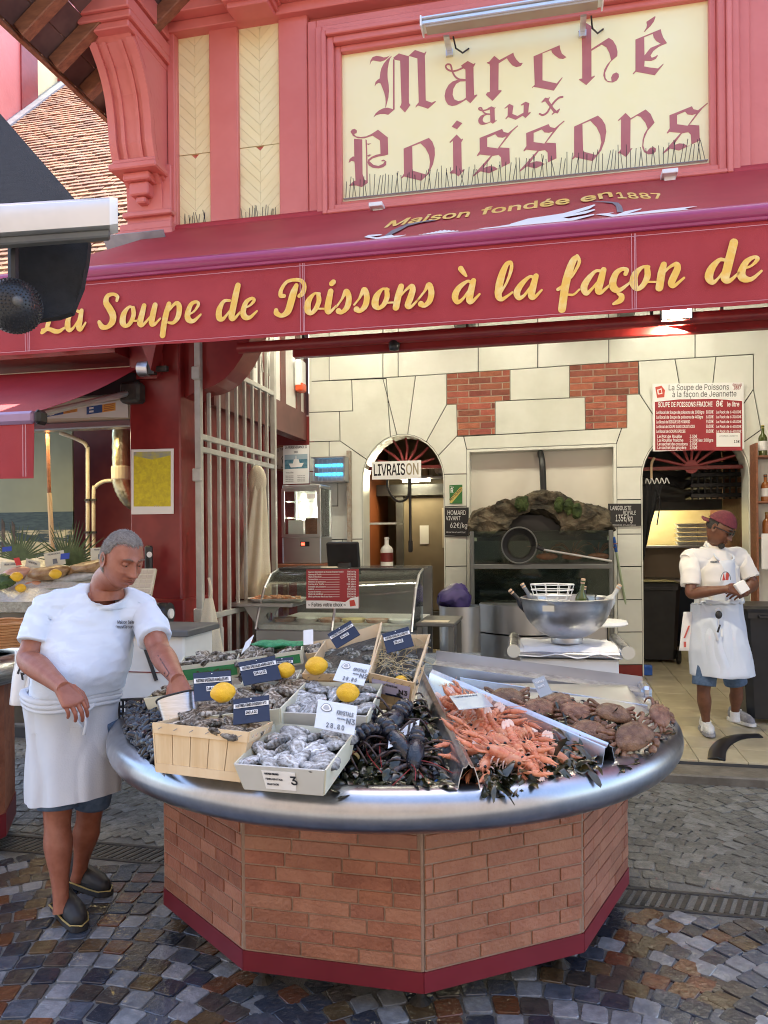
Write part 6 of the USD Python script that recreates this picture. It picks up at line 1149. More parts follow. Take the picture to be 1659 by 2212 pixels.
# ------------------------------------------------------------------ behind the gate: clock, poster, insect lamp, fridge
def disc(c, r, th, n=32): return frame_slab(Point(0, 0).buffer(r, n), c, UU, ZZ, VV, th)
cu, cz = onv(610, 990, WV - .03); t = T('wall_clock', 'round wall clock with a dark rim behind the gate', 'clock', loc=Bp(cu, WV, cz)); cc_ = Bp(cu, WV - .04, cz)
t.add('rim', frame_slab(Point(0, 0).buffer(.15).difference(Point(0, 0).buffer(.128)), cc_ - VV * .015, UU, ZZ, VV, .05), wood_d); t.add('face', disc(cc_, .13, .03), beige)
for k in range(12): a = k * math.pi / 6; t.add('numeral', text(str(12 if k == 0 else k), .022, cc_ - VV * .001 + (UU * math.sin(a) + ZZ * math.cos(a)) * .105 - ZZ * .011, UU, ZZ, True, None, 'c'), ink)
for a, l in ((.6, .07), (2.9, .10)): d = UU * math.sin(a) + ZZ * math.cos(a); t.add('hand', rod(cc_ - VV * .004, cc_ - VV * .004 + d * l, .004, 5), ink)
t = board('boat_poster', 'calendar poster headed LA PERSEVERANCE II with a white boat at sea', 'poster', [(612, 963), (668, 961), (668, 1044), (612, 1046)], WV - .22, paper)
bpoly(t, [(.06, .24), (.94, .23), (.94, .60), (.06, .61)], mat('sea_print', (.05, .16, .24), .5, (.14, .30, .38), 30)); bpoly(t, [(.06, .24), (.94, .23), (.94, .36), (.06, .37)], mat('sky_print', (.35, .45, .52), .5), 'print', .0012)
bpoly(t, [(.22, .47), (.80, .46), (.72, .56), (.30, .57)], paper, 'boat', .0018); bpoly(t, [(.38, .47), (.42, .36), (.60, .36), (.64, .46)], paper, 'boat', .0018); bpoly(t, [(.48, .36), (.49, .27), (.51, .27), (.52, .36)], paper, 'boat', .0018)
btext(t, 'LA PERSEVERANCE II', .08, .08, .028, ink, .84, True); btext(t, '2021', .42, .2, .024, ink, .16, True); btext(t, 'Trouville', .1, .72, .016, ink, .3)
for i in range(4): btext(t, 'bateau de peche', .1, .80 + i * .045, .010, ink, .3); btext(t, 'marée du jour', .55, .80 + i * .045, .010, ink, .3)
iu0, iz0 = onv(672, 1042, WV - .25); iu1, iz1 = onv(745, 985, WV - .25)
t = T('insect_lamp', 'insect lamp with two blue glowing tubes in a grey metal case', 'lamp', loc=Bp(iu0, WV - .2, iz0)); t.add('case', cat_mesh(bb(iu0, iu1, WV - .12, WV - .06, iz0, iz1, .004), bb(iu0, iu1, WV - .24, WV - .12, iz1 - .015, iz1), bb(iu0, iu1, WV - .24, WV - .12, iz0, iz0 + .015), bb(iu1 - .02, iu1, WV - .24, WV - .12, iz0, iz1)), steel_b)
for k in (.33, .68): z = iz0 + (iz1 - iz0) * k; t.add('tube', tube([Bp(iu0 + .03, WV - .17, z), Bp(iu1 - .05, WV - .17, z)], .016, 8), emis('blue_glow', (.05, .40, .75), .9) if k < .5 else '/World/Looks/blue_glow')
for k in range(7): u = iu0 + .03 + k * (iu1 - iu0 - .08) / 6; t.add('grille_wire', rod(Bp(u, WV - .235, iz0), Bp(u, WV - .235, iz1), .003, 4), steel_b)
# display fridge
FV = WV - .75
q0, q1 = onv(611, 1218, FV), onv(692, 1046, FV); fr_ = T('display_fridge', 'tall lit glass display fridge with steel base', 'fridge', loc=Bp(q0[0], FV, q0[1])); x0, x1, z0, z1 = q0[0], q1[0], q0[1], q1[1]; dpt = .42
zs = z0 + (z1 - z0) * .34
fr_.add('base', bb(x0, x1, FV, FV + dpt, z0, zs, .008), steel_b); fr_.add('top', bb(x0, x1, FV, FV + dpt, z1 - .04, z1, .008), steel_b); fr_.add('control', bb(x0 + .2, x0 + .30, FV - .004, FV, zs - .1, zs - .05), black); fr_.add('display', bb(x0 + .21, x0 + .25, FV - .006, FV - .004, zs - .09, zs - .06), emis('red_digits', (1, .04, .02), 2.))
for u in (x0 + .012, x1 - .012):
    for v_ in (FV + .012, FV + dpt - .012): fr_.add('post', bb(u - .012, u + .012, v_ - .012, v_ + .012, zs, z1 - .04), whitepl)
fr_.add('door_frame', cat_mesh(bb(x0, x1, FV - .02, FV, zs, zs + .03), bb(x0, x1, FV - .02, FV, z1 - .07, z1 - .04), bb(x0, x0 + .03, FV - .02, FV, zs + .03, z1 - .07), bb(x1 - .03, x1, FV - .02, FV, zs + .03, z1 - .07)), steel_b)
fr_.add('back', bb(x0, x1, FV + dpt - .01, FV + dpt, zs, z1 - .04), mat('fridge_back', (.45, .44, .38), .4)); fr_.add('glass', bb(x0 + .03, x1 - .03, FV - .012, FV - .006, zs + .03, z1 - .07), pane); fr_.add('glass', bb(x1 - .006, x1 - .002, FV + .03, FV + dpt - .03, zs, z1 - .04), pane)
for k in (.36, .68): z = zs + (z1 - zs) * k; fr_.add('glass_shelf', bb(x0 + .02, x1 - .02, FV + .03, FV + dpt - .03, z, z + .008), pane)
for u in (x0 + .1, x0 + .26): fr_.add('light_strip', bb(u, u + .012, FV + dpt - .03, FV + dpt - .015, zs + .05, z1 - .08), emis('led_strip', (1, .97, .86), 13.) if u < x0 + .2 else '/World/Looks/led_strip')
fr_.add('price_list', bb(x1 - .14, x1 - .05, FV - .024, FV - .021, zs + .4, z1 - .1), paper); t = T('fridge_box', 'brown gift box standing at the bottom of the display fridge', 'box', loc=Bp(x0 + .3, FV + .1, zs)); t.add('box', bb(x0 + .22, x0 + .4, FV + .1, FV + .2, zs, zs + .2, .004), wood_d)
solo('fridge_carton', bb(x0 + .03, x0 + .2, FV + .1, FV + .2, zs, zs + .18, .004), paper, 'white carton standing beside the brown box in the display fridge', 'box')
st_ = T('fridge_stand', 'dark wooden stand under the display fridge', 'stand', loc=Bp(x0, FV, .1)); st_.add('top', bb(x0 - .05, x1 + .1, FV - .1, FV + dpt, z0 - .04, z0, .004), wood_d); st_.add('leg', bb(x0, x0 + .05, FV, FV + .05, .1, z0 - .04), wood_d); st_.add('leg', bb(x1, x1 + .05, FV, FV + .05, .1, z0 - .04), wood_d)
pr = T('wall_profile', 'rusty vertical metal profile on the wall beside the fridge', 'profile', loc=Bp(onv(757, 1100, WV)[0], WV - .05, 1.3)); u = onv(755, 1100, WV - .05)[0]; pr.add('bar', bb(u - .02, u + .02, WV - .08, WV - .0, onv(757, 1225, WV)[1], onv(757, 975, WV)[1]), mat('rusty_metal', (.30, .22, .16), .6, (.42, .38, .32), 20))
# monitor, red price list, glass counter
MV = 1.35
q0, q1 = onv(706, 1228, MV), onv(775, 1170, MV); t = T('till_monitor', 'black till monitor seen from behind on the fish counter', 'monitor', loc=Bp(q0[0], MV, q0[1]))
t.add('back_shell', bx(Bp((q0[0] + q1[0]) / 2, MV + .03, (q0[1] + q1[1]) / 2), (q1[0] - q0[0], .05, q1[1] - q0[1]), UU, (VV * .97 + ZZ * .24), (ZZ * .97 - VV * .24), .012), black); t.add('stand', bb(q0[0] + .1, q1[0] - .08, MV + .0, MV + .12, q0[1] - .1, q0[1] + .06, .01), black)
t.add('customer_display', bx(Bp(q0[0] + .05, MV - .06, q0[1] - .02), (.16, .03, .09), UU, (VV * .8 + ZZ * .6), (ZZ * .8 - VV * .6), .006), goldwhite); t.add('customer_screen', bx(Bp(q0[0] + .05, MV - .078, q0[1] - .025), (.12, .006, .06), UU, (VV * .8 + ZZ * .6), (ZZ * .8 - VV * .6)), black)
DV = .56
t = board('deli_price_list', 'red price list with Faites votre choix on the fish counter', 'menu board', [(662, 1230), (775, 1229), (776, 1312), (662, 1314)], DV, redp); bpoly(t, [(0, .80), (.35, .80), (.75, .84), (.85, .74), (1, .70), (1, 1), (0, 1)], paper)
for i, (a, p) in enumerate((("Saumon fumé élevé en Ecosse (tranché main)", '78€ le Kg'), ("Hareng à l'huile", '18€ le Kg'), ("Filets d'Anchois", '36€ le Kg'), ('Tarama blanc', '8€ pièce'), ('Rillettes de poissons', '7€ pièce'), ('Terrine à la Truffe', '10€ pièce'), ('Eventails de poissons', '8€ pièce'), ('Haddock', '31€ le Kg'), ('Accras de morue', '10€ la Dz'), ('Filets de sardines', '25€ le Kg'), ('Minis poivrons farcis au thon', '31€ le Kg'))):
    y = .085 + i * .063; btext(t, a, .04, y, .012, paper, .016 * len(a), True); btext(t, p, .95, y, .012, paper, None, True, 'r')
    if 0 < i: bpoly(t, [(.05 + .016 * len(a), y - .012), (.64, y - .012), (.64, y - .004), (.05 + .016 * len(a), y - .004)], paper, 'rule')
btext(t, '~ Faites votre choix ~', .04, .95, .030, ink, .72, True); bpoly(t, [(.83, .80), (.92, .78), (.95, .93), (.84, .95)], MATS['lobster_red'], 'emblem', .0014)
DV = .95; dk = T('glass_counter', 'refrigerated fish counter with a sloping glass front', 'counter', loc=Bp(-.1, 1.2, .1))
c0, c1 = onv(583, 1425, DV)[0], onv(905, 1420, DV)[0]; zt, zg = 1.30, .82
prof = [(.62, zg), (.72, 1.0), (.84, 1.16), (1.0, 1.27), (1.2, 1.31)]
dk.add('body', bb(c0, c1, .62, 1.75, .1, zg, .008), steel_b); dk.add('deck', bb(c0 + .02, c1 - .02, .66, 1.75, zg, zg + .04), mat('ice_bed', (.60, .60, .58), .4, (.70, .70, .68), 30, bump=.6)); dk.add('back', bb(c0, c1, 1.72, 1.76, zg, 1.32), greyd)
for a, b in ((c0, (c0 + c1) / 2 - .01), ((c0 + c1) / 2 + .01, c1)):
    P_ = np.array([[Bp(a + (b - a) * s, v_, z) for s in np.linspace(0, 1, 3)] for v_, z in prof]); dk.add('front_glass', sheet(P_, .006), pane, smooth=True)
for u in (c0, (c0 + c1) / 2, c1): dk.add('glass_frame', tube([Bp(u, v_, z) for v_, z in prof], .012, 6), steel_b)
dk.add('glass_frame', tube([Bp(c0, 1.2, 1.31), Bp(c1, 1.2, 1.31)], .014, 6), black); dk.add('top_shelf', bb(c0, c1, 1.2, 1.5, 1.31, 1.325, .003), pane); dk.add('side_glass', slab(Polygon([(0, 0), (0, 0.0001), (.0001, 0)]), 0, .001) if 0 else sheet(np.array([[Bp(c1, v_, zg) for v_, z in prof], [Bp(c1, v_, z) for v_, z in prof]]), .005), pane)
fishm = mat('fish_flesh', (.45, .22, .14), .4, (.58, .46, .38), 9)
for k in range(6):
    u = c0 + .15 + k * (c1 - c0 - .3) / 5; solo('fish_dish', cat_mesh(lathe([(.001, 0), (.09, 0), (.11, .03), (.105, .03), (.085, .008), (.001, .008)], Bp(u, .95, zg + .04), 18), ell(Bp(u, .95, zg + .055), (.08, .08, .025), 2)), [fishm, whitepl, fishm, yellowish, fishm, whitepl][k], ['dish of pink fish at the left end of the glass counter', 'white dish second in the glass counter', 'dish of salmon under the red price list', 'yellow dish right of the price list in the counter', 'dish of fish fillets near the right end of the counter', 'white dish at the right end of the glass counter'][k], 'dish', smooth=40)
cs = T('counter_side_table', 'low dark side table at the right end of the fish counter', 'table', loc=Bp(c1 + .15, .9, .1)); cs.add('top', bb(c1 + .02, c1 + .34, .7, 1.3, .86, .89, .004), greyd); cs.add('leaflet', bb(c1 + .06, c1 + .28, .74, .9, .891, .894), beige)
for a in (c1 + .05, c1 + .31):
    for b in (.73, 1.27): cs.add('leg', bb(a - .02, a + .02, b - .02, b + .02, .1, .86), greyd)
wc = T('white_chair', 'white plastic chair behind the fish counter', 'chair', loc=Bp(c1 - .1, 2.0, .1)); u = onv(868, 1330, 2.0)[0]
wc.add('backrest', bx(Bp(u, 2.2, .78), (.42, .03, .42), UU, (VV * .97 - ZZ * .2), (ZZ * .97 + VV * .2), .012), whitepl); wc.add('seat', bb(u - .22, u + .22, 1.75, 2.2, .52, .55, .01), whitepl)
for a in (-.2, .2):
    for b in (1.78, 2.16): wc.add('leg', bb(u + a - .02, u + a + .02, b - .02, b + .02, .1, .52), whitepl)
# steel ledge with plates left of the counter
lg = T('steel_ledge', 'stainless ledge with a curved bracket carrying plates by the gate', 'ledge', loc=Bp(-1.1, .9, 1.2)); l0, zl_ = onv(497, 1302, .75); l1 = onv(612, 1298, .75)[0]
lg.add('top', bb(l0, l1 + .1, .7, 1.2, zl_ - .03, zl_, .004), steel_b); lg.add('bracket', slab(Polygon([(l0 + .1, zl_ - .03), (l1 - .05, zl_ - .03), (l1 - .2, zl_ - .25), (l0 + .3, zl_ - .3)]).difference(Point(l0 + .35, zl_ - .12).buffer(.035)), .8, .82), steel_b)
lg.add('leg', bb(l0 + .25, l0 + .3, .9, .95, .1, zl_ - .03), steel_b)
shr = mat('prawn_pink', (.70, .28, .14), .4, (.78, .46, .3), 30)
for k, px in enumerate((572, 618)):
    c = Bp(onv(px, 1290, .85)[0], .9, zl_); t = T('plate', ['oval white plate of prawns on the steel ledge, left one', 'oval white plate of shellfish on the steel ledge, right one'][k], 'plate', loc=c); t.add('dish', lathe([(.001, 0), (.12, 0), (.17, .035), (.165, .035), (.11, .008), (.001, .008)], c, 24), whitepl, smooth=40)
    t.add('prawns', cat_mesh(*[ell(c + UU * R.uniform(-.11, .11) + VV * R.uniform(-.08, .08) + ZZ * R.uniform(.02, .05), (.035, .011, .011), 1, (R.uniform(-1, 1), R.uniform(-1, 1), .1), (0, 0, 1)) for _ in range(22)]), shr, smooth=True, kind='stuff')
# ------------------------------------------------------------------ serving trolley with the big bowl of bottles
TY = 4.7
tr = T('serving_trolley', 'white serving trolley with round steel push bars before the tank', 'trolley', loc=at(1228, 1480, TY)); zt = at(1228, 1372, TY + .2)[2]
a0, a1 = at(1118, 1400, TY), at(1342, 1400, TY); ew = (a1 - a0) / np.linalg.norm(a1 - a0); ew[2] = 0; ew = np.array([.98, -.17, 0]); ed = np.array([.17, .98, 0]); mid = (a0 + a1) / 2; wd = np.linalg.norm(a1 - a0)
m0 = np.array([mid[0], mid[1], 0]) + ed * .25
zt = .90
tr.add('cabinet', bx(m0 + ZZ * (zt - .32), (wd * .93, .5, .52), ew, ed, ZZ, .01), whitepl); tr.add('top', bx(m0 + ZZ * (zt - .03), (wd * 1.0, .56, .03), ew, ed, ZZ, .008), steel_b)
for s in (-1, 1):
    p = m0 + ew * s * wd * .53 + ZZ * (zt + .0); tr.add('push_bar', tube([p - ed * .34, p + ed * .30], .036, 16), steel, smooth=40); tr.add('bar_cap', tube([p - ed * .348, p - ed * .338], .040, 16), goldwhite)
    for d in (-.2, .2): tr.add('wheel', xf(lathe([(.001, -.015), (.06, -.015), (.065, 0), (.06, .015), (.001, .015)], n=14), Mx(m0 + ew * s * wd * .4 + ed * d + ZZ * .066, ed, ew)), black)
    tr.add('leg', bx(m0 + ew * s * wd * .44 + ed * .2 + ZZ * .36, (.03, .03, .6), ew, ed, ZZ), steel_b)
clothm = mat('white_cloth', (.80, .80, .80), .8, (.84, .84, .84), 10, bump=.2, bscale=200)
ct = T('white_cloth', 'folded white cloths spread on the serving trolley', 'cloth', loc=m0 + ZZ * zt)
for k, (w_, d_, z, rot) in enumerate(((wd * .98, .52, .012, .0), (wd * .9, .46, .022, .05))):
    e1, e2 = ew * math.cos(rot) + ed * math.sin(rot), ed * math.cos(rot) - ew * math.sin(rot); P_ = np.array([[m0 + ZZ * (zt - .015 + z + .012 * math.sin(i * 1.3 + j * .7 + k) * .5 - max(0, (j == 0) * .03 * (1 + .3 * math.sin(i)))) + e1 * w_ * (i / 14 - .5) + e2 * d_ * (j / 8 - .55) for i in range(15)] for j in range(9)])
    ct.add('cloth_layer', sheet(P_, .006), clothm, smooth=True)
bc = m0 + ZZ * (zt + .015) - ed * .02; rb = 191 / 2 / F * (TY + .2)
bw = T('steel_bowl', 'large polished steel bowl standing on the white cloth', 'bowl', loc=bc); hb = rb * .92
prf = [(.001, .012), (rb * .35, .0), (rb * .36, .012)] + [(rb * math.sin(a), .012 + hb - hb * .98 * math.cos(a)) for a in np.linspace(.36, math.pi / 2 - .05, 12)] + [(rb * 1.03, hb + .02), (rb * 1.04, hb + .026), (rb * 1.0, hb + .03), (rb * .97, hb + .02)] + [(rb * .97 * math.sin(a), .03 + hb - hb * .95 * math.cos(a)) for a in np.linspace(math.pi / 2 - .05, .05, 10)]
bw.add('bowl_shell', lathe(prf, bc, 48), mat('bowl_steel', (.46, .46, .47), .30, (.54, .54, .55), 6, metal=1., rough2=.40), smooth=40); bw.add('paper_label', frame_slab(sbox(0, 0, .07, .035), bc + ZZ * (hb * .86) - ed * rb * .99 - ew * .16, ew, ZZ, ed, .006), goldwhite)
bw.add('ice_water', lathe([(.001, hb * .62), (rb * .85, hb * .62)], bc, 30), mat('ice', (.5, .52, .52), .2, (.7, .7, .7), 40, bump=.7))
cork = mat('cork', (.62, .40, .24), .8, (.72, .50, .32), 40)
def wbottle(lab, dx, dd, lean, leand, gl, h=.30):
    ax = ZZ + ew * lean + ed * leand; ax /= np.linalg.norm(ax); p = bc + ew * dx * rb + ed * dd * rb + ZZ * hb * .45; t = bottle('wine_bottle', p, h, .036, gl, cork, lab, 'bottles in the bowl', tilt=ax); return t
wbottle('green wine bottle upright in the middle of the steel bowl', .22, -.3, .12, -.1, gg); wbottle('dark bottle leaning left at the left edge of the bowl', -.55, .1, -.95, -.1, black); wbottle('grey-capsuled bottle leaning left behind the dark one', -.42, .4, -.65, -.0, mat('grey_glass', (.18, .2, .22), .2)); wbottle('white-necked bottle leaning right in the bowl', .62, .0, .62, -.1, mat('white_neck_glass', (.55, .55, .50), .25)); wbottle('short dark bottle beside the green one in the bowl', .38, .2, .05, .1, black, .24)
gl2 = T('glass_jug', 'clear glass jug near the right side of the steel bowl', 'jug', loc=bc); gl2.add('glass_body', lathe([(.04, 0), (.06, .06), (.045, .13), (.055, .15)], bc + ew * rb * .48 - ed * rb * .1 + ZZ * hb * .62, 18), pane)
wb = T('wire_basket', 'white wire basket standing in the steel bowl', 'basket', loc=bc + ZZ * hb); o_ = bc - ew * rb * .30 + ed * rb * .35 + ZZ * (hb + .0); wwm = whitepl
for z, r in ((.0, .11), (.035, .125), (.07, .135), (.105, .14)): wb.add('ring_wire', tube([o_ + ZZ * z + ew * r * math.cos(a) + ed * r * .7 * math.sin(a) for a in np.linspace(0, 6.283, 28, endpoint=False)], .004, 5, closed=True), wwm)
for a in np.linspace(0, 6.283, 10, endpoint=False): wb.add('upright_wire', tube([o_ + ew * .11 * math.cos(a) + ed * .077 * math.sin(a), o_ + ZZ * .105 + ew * .14 * math.cos(a) + ed * .098 * math.sin(a)], .003, 5), wwm)
solo('bucket_lid', lathe([(.001, 0), (.15, 0), (.16, .01), (.15, .03), (.001, .035)], at(1305, 1350, TY + .55), 24), whitepl, 'white round tub lid behind the right end of the trolley', 'lid', smooth=40)
# low ice tray of clear plastic between the counter and the table
pt = T('ice_tray', 'pale transparent tray of ice behind the steel dividers', 'tray', loc=at(985, 1440, 4.0)); a, b, c, d = at(922, 1447, 3.95), at(1040, 1410, 4.2), at(1035, 1412, 4.5), at(930, 1412, 4.5)
pt.add('front_pane', q4(at(905, 1412, 4.3), at(1040, 1412, 4.15), at(1020, 1455, 4.0), at(900, 1468, 3.95), .006), clear_pl); pt.add('ice', bx(at(965, 1450, 4.2), (.3, .2, .1), UU, VV, ZZ, .02), mat('ice_yellow', (.5, .5, .36), .3, (.65, .62, .45), 30, bump=.5))
# ------------------------------------------------------------------ left: lower awning, stall room, tiled roof, black awning with speaker
RV = .05                                                   # wall plane of the left stall
la = T('left_awning', 'small burgundy awning over the left stall with a steel-blue front bar', 'awning', loc=Bp(-2.6, -1, 2.8))
uE, zE = onv(304, 792, -.02); uF, zF = onv(84, 889, -1.1)
P_ = np.array([[Bp((-4.6 + (uE + 4.6) * s) * (1 - t) + (-4.6 + (uF + 4.6) * s) * t, -.02 - 1.08 * t, zE + (zF - zE) * t - .03 * math.sin(math.pi * t)) for s in np.linspace(0, 1, 16)] for t in np.linspace(0, 1, 12)])
la.add('canvas', sheet(P_, .003), fabric, smooth=True)
la.add('front_bar', cat_mesh(bb(-4.6, uF + .0, -1.16, -1.07, zF - .085, zF, .02)), mat('bar_violet', (.30, .20, .34), .3, (.36, .24, .38), 3, metal=.3)); la.add('end_cap', bb(uF, uF + .05, -1.165, -1.06, zF - .09, zF + .005, .02), black)
uV = onv(72, 1000, -1.12)[0]; zV = onv(40, 1034, -1.12)[1]
P_ = np.array([[Bp(-4.6 + (uV + .02 * (1 - t) + 4.6) * s, -1.13 - .015 * math.sin(s * 30) * t, zF - .08 - (zF - .08 - zV) * t) for s in np.linspace(0, 1, 50)] for t in np.linspace(0, 1, 8)]); la.add('valance', sheet(P_, .003), fabric, smooth=True)
for d in (.03, .05): la.add('stitching', bb(uV - d - .002, uV - d + .002, -1.155, -1.15, zV + .01, zF - .09), stitch)
la.add('roller_drum', tube([Bp(uE + .01, -.05, zE - .03), Bp(uE + .10, -.05, zE - .03)], .06, 16), alu, smooth=40); la.add('drum_bracket', cat_mesh(bb(uE + .10, uE + .16, -.10, .0, zE - .08, zE + .02), bb(uE + .14, uE + .26, -.09, -.05, zE - .06, zE - .02)), darkiron)
la.add('arm', rod(Bp(uE - .05, -.1, zE - .22), Bp(uF - .1, -1.05, zF - .02), .022, 8), alu); la.add('arm_joint', bb(uE - .12, uE + .05, -.14, -.02, zE - .30, zE - .14, .02), darkiron); la.add('underside_box', bb(-4.6, uE - .02, -.08, .0, zE - .22, zE - .06), black)
lr = T('left_stall_room', 'left stall room with red walls, mural of the sea and panels above', 'room', loc=Bp(-2.8, .5, .1))
zc0, zc1 = onv(200, 918, RV)[1], onv(200, 862, RV)[1]
lr.add('header', bb(-4.8, -2.07, RV, RV + .1, zc0 + .03, zc1 + .25), goldwhite); lr.add('header_rail', bb(-4.8, -2.07, RV - .03, RV + .1, zc0 - .03, zc0 + .03, .01), steel_b); lr.add('beam_above', bb(-4.8, -2.07, -.2, .3, zc1 + .3, zc1 + .62), pinkd); lr.add('plank', bb(-4.8, -2.2, -.42, -.2, zc1 + .48, zc1 + .53), wood_d); lr.add('roof_slab', bb(-4.8, -1.7, -.1, 3.2, 3.5, 3.6), greyd)
for k in range(4): lr.add('joist_end', bb(-3.4 + k * .42, -3.28 + k * .42, -.3, -.2, zc1 + .34, zc1 + .46, .006), pink)
LVd = 1.7
lr.add('red_wall', bb(-4.8, -1.6, LVd, LVd + .1, .1, 3.6), redwall); lr.add('side_wall', bb(-2.07 - .0, -1.62, .42, LVd, .1, 3.6), redwall); lr.add('stall_floor', bb(-4.8, -2.1, -.1, LVd, .0, .1), greyd)
# poster on the pillar
t = board('yellow_poster', 'framed yellow field picture taped to the burgundy pillar', 'poster', [(284, 971), (375, 969), (375, 1110), (284, 1111)], -.012, paper)
t2 = mat('yellow_field', (.55, .44, .02), .6, (.72, .62, .02), 30, detail=10, dist=.5); bpoly(t, [(.06, .04), (.94, .04), (.94, .88), (.06, .88)], t2); bpoly(t, [(.06, .04), (.94, .04), (.94, .10), (.5, .16), (.06, .10)], mat('grey_sky_print', (.30, .32, .30), .6, (.5, .46, .1), 20), 'print', .0012)
t.add('lettering', text('v i r', .018, Bp(t.q[3][0] + .2, -.0128, t.q[3][1] + .055), UU, ZZ, False), beige)
# info panels
for k, (c4, lab) in enumerate(((([(96, 890), (196, 872), (196, 902), (96, 904)]), 'info panel with a blue and orange table at the left of the header'), (([(182, 876), (277, 862), (277, 902), (182, 900)]), 'info panel in blue and orange beside the burgundy pillar'))):
    t = board('info_panel', lab, 'panel', c4, RV - .015, whitep)
    for x0, x1, m_ in ((.06, .42, mat('panel_blue', (.04, .10, .28), .5) if k == 0 else MATS['panel_blue']), (.42, .72, mat('panel_orange', (.72, .36, .08), .5) if k == 0 else MATS['panel_orange'])): bpoly(t, [(x0, .15), (x1, .15), (x1, .85), (x0, .85)], m_)
    for i in range(4): bpoly(t, [(.46, .22 + i * .16), (.68, .22 + i * .16), (.68, .26 + i * .16), (.46, .26 + i * .16)], redp, 'print', .0014)
    for i in range(2): bpoly(t, [(.12, .25 + i * .3), (.22, .25 + i * .3), (.22, .42 + i * .3), (.12, .42 + i * .3)], paper, 'print', .0014)
# mural
mq_ = [(-10, 930), (160, 948), (160, 1262), (-10, 1270)]
MVv = 1.2
mural = T('sea_mural', 'printed mural of surf and timber posts with pale sky above', 'mural', loc=Bp(-3.3, MVv, 1))
m0u, m1u = -4.6, onv(158, 1100, MVv)[0]; zt_, zh, zb_ = onv(80, 930, MVv)[1], onv(80, 1145, MVv)[1], onv(80, 1290, MVv)[1]
sea = mat('mural_surf', (.02, .045, .05), .5, (.60, .54, .32), 5, detail=10, aniso=(.5, .5, 2.4), dist=1.5, pos=(.44, .56)); skyp = mat('mural_sky', (.26, .28, .18), .5, (.32, .34, .22), 1.5); seab = mat('mural_water', (.02, .045, .055), .5, (.05, .09, .09), 12, aniso=(1, 1, 6))
mural.add('panel', bb(m0u, m1u, MVv, MVv + .02, zh + .18, zt_), skyp); mural.add('panel', bb(m0u, m1u, MVv, MVv + .02, zh, zh + .18), seab); mural.add('panel', bb(m0u, m1u, MVv, MVv + .02, zb_ - .3, zh), sea)
postp = mat('mural_post', (.06, .04, .025), .6, (.12, .08, .05), 20)
for px, py in ((6, 1130), (28, 1135), (62, 1210), (98, 1225), (120, 1215), (140, 1228)):
    u = onv(px, py, MVv)[0]; z = onv(px, py, MVv)[1]; mural.add('printed_post', slab(Polygon([(u - .03, zb_ - .3), (u + .03, zb_ - .3), (u + .025, z), (u - .01, z + .05)]), MVv - .002, MVv), postp)
lp = T('wooden_pole', 'wooden pole with a brown upper half standing before the mural', 'pole', loc=at(118, 1290, 6.6)); a, b, c = at(103, 930, 6.5), at(107, 1065, 6.5), at(118, 1280, 6.5)
lp.add('upper', tube([a, b], .016, 8), wood_d); lp.add('lower', tube([b, at(113, 1180, 6.5), c], .021, 8), wood_l)
for k, (pts, lab) in enumerate((([(130, 935), (170, 950), (188, 965), (190, 1000), (190, 1290)], 'pale bent conduit pipe beside the mural'), ([(245, 1038), (225, 1040), (207, 1052), (203, 1075), (204, 1290)], 'pale conduit pipe bending into the steel duct'))):
    t = T('conduit_pipe', lab, 'pipe', loc=at(190, 1290, 6.8)); t.add('pipe', tube(spline([at(*p, 6.9) for p in pts], 6), .018, 8), goldwhite, smooth=True)
    for i in range(3): t.add('clip', bx(at(pts[-1][0] - (1), 1080 + i * 70, 6.88), (.05, .02, .02), UU, VV, ZZ), darkiron)
foil = mat('duct_foil', (.50, .44, .26), .25, (.62, .56, .38), 14, metal=.9, bump=.5, bscale=30)
du = T('steel_duct', 'crinkled metal ventilation duct bending behind the pillar', 'duct', loc=at(265, 1095, 6.8)); pts = spline([at(263, 930, 6.8), at(263, 1020, 6.8), at(266, 1050, 6.8), at(285, 1080, 6.85), at(315, 1090, 7.0)], 8)
du.add('duct', tube(pts, [.078 + .004 * (i % 2) for i in range(len(pts))], 18), foil, smooth=60); du.add('collar', lathe([(.084, -.06), (.088, -.05), (.088, .05), (.084, .06)], at(263, 1022, 6.8), 20), goldwhite)
ph = T('hose_box', 'cream wall box with a hood and coiled hose', 'box', loc=at(226, 1330, 6.7)); c = at(226, 1290, 6.75)
ph.add('case', frame_slab(Polygon([(-.12, .1), (.12, .1), (.08, -.28), (-.08, -.28)]), c, UU, ZZ, VV, .06), goldwhite); ph.add('hood', frame_slab(Polygon([(.13 * math.cos(a), .1 + .14 * math.sin(a)) for a in np.linspace(0, math.pi, 16)]), c - VV * .06, UU, ZZ, VV, .12), goldwhite)
for r in (.05, .065, .08): ph.add('hose', tube([c - VV * .02 + UU * r * math.cos(a) + ZZ * (r * math.sin(a) - .06) for a in np.linspace(0, 6.283, 20, endpoint=False)], .007, 5, closed=True), goldwhite)
ph.add('tap', rod(c + UU * .1 - ZZ * .25, c + UU * .1 - ZZ * .42, .012, 6), darkiron)
hd = T('hand_scanner', 'black device hanging on the pillar behind the man', 'device', loc=at(322, 1240, 5.95)); hd.add('case', bx(at(322, 1212, 5.95), (.06, .04, .24), UU, VV, ZZ, .012), black); hd.add('dial', frame_slab(Point(0, 0).buffer(.022), at(323, 1198, 5.92), UU, ZZ, VV, .004), whitepl)
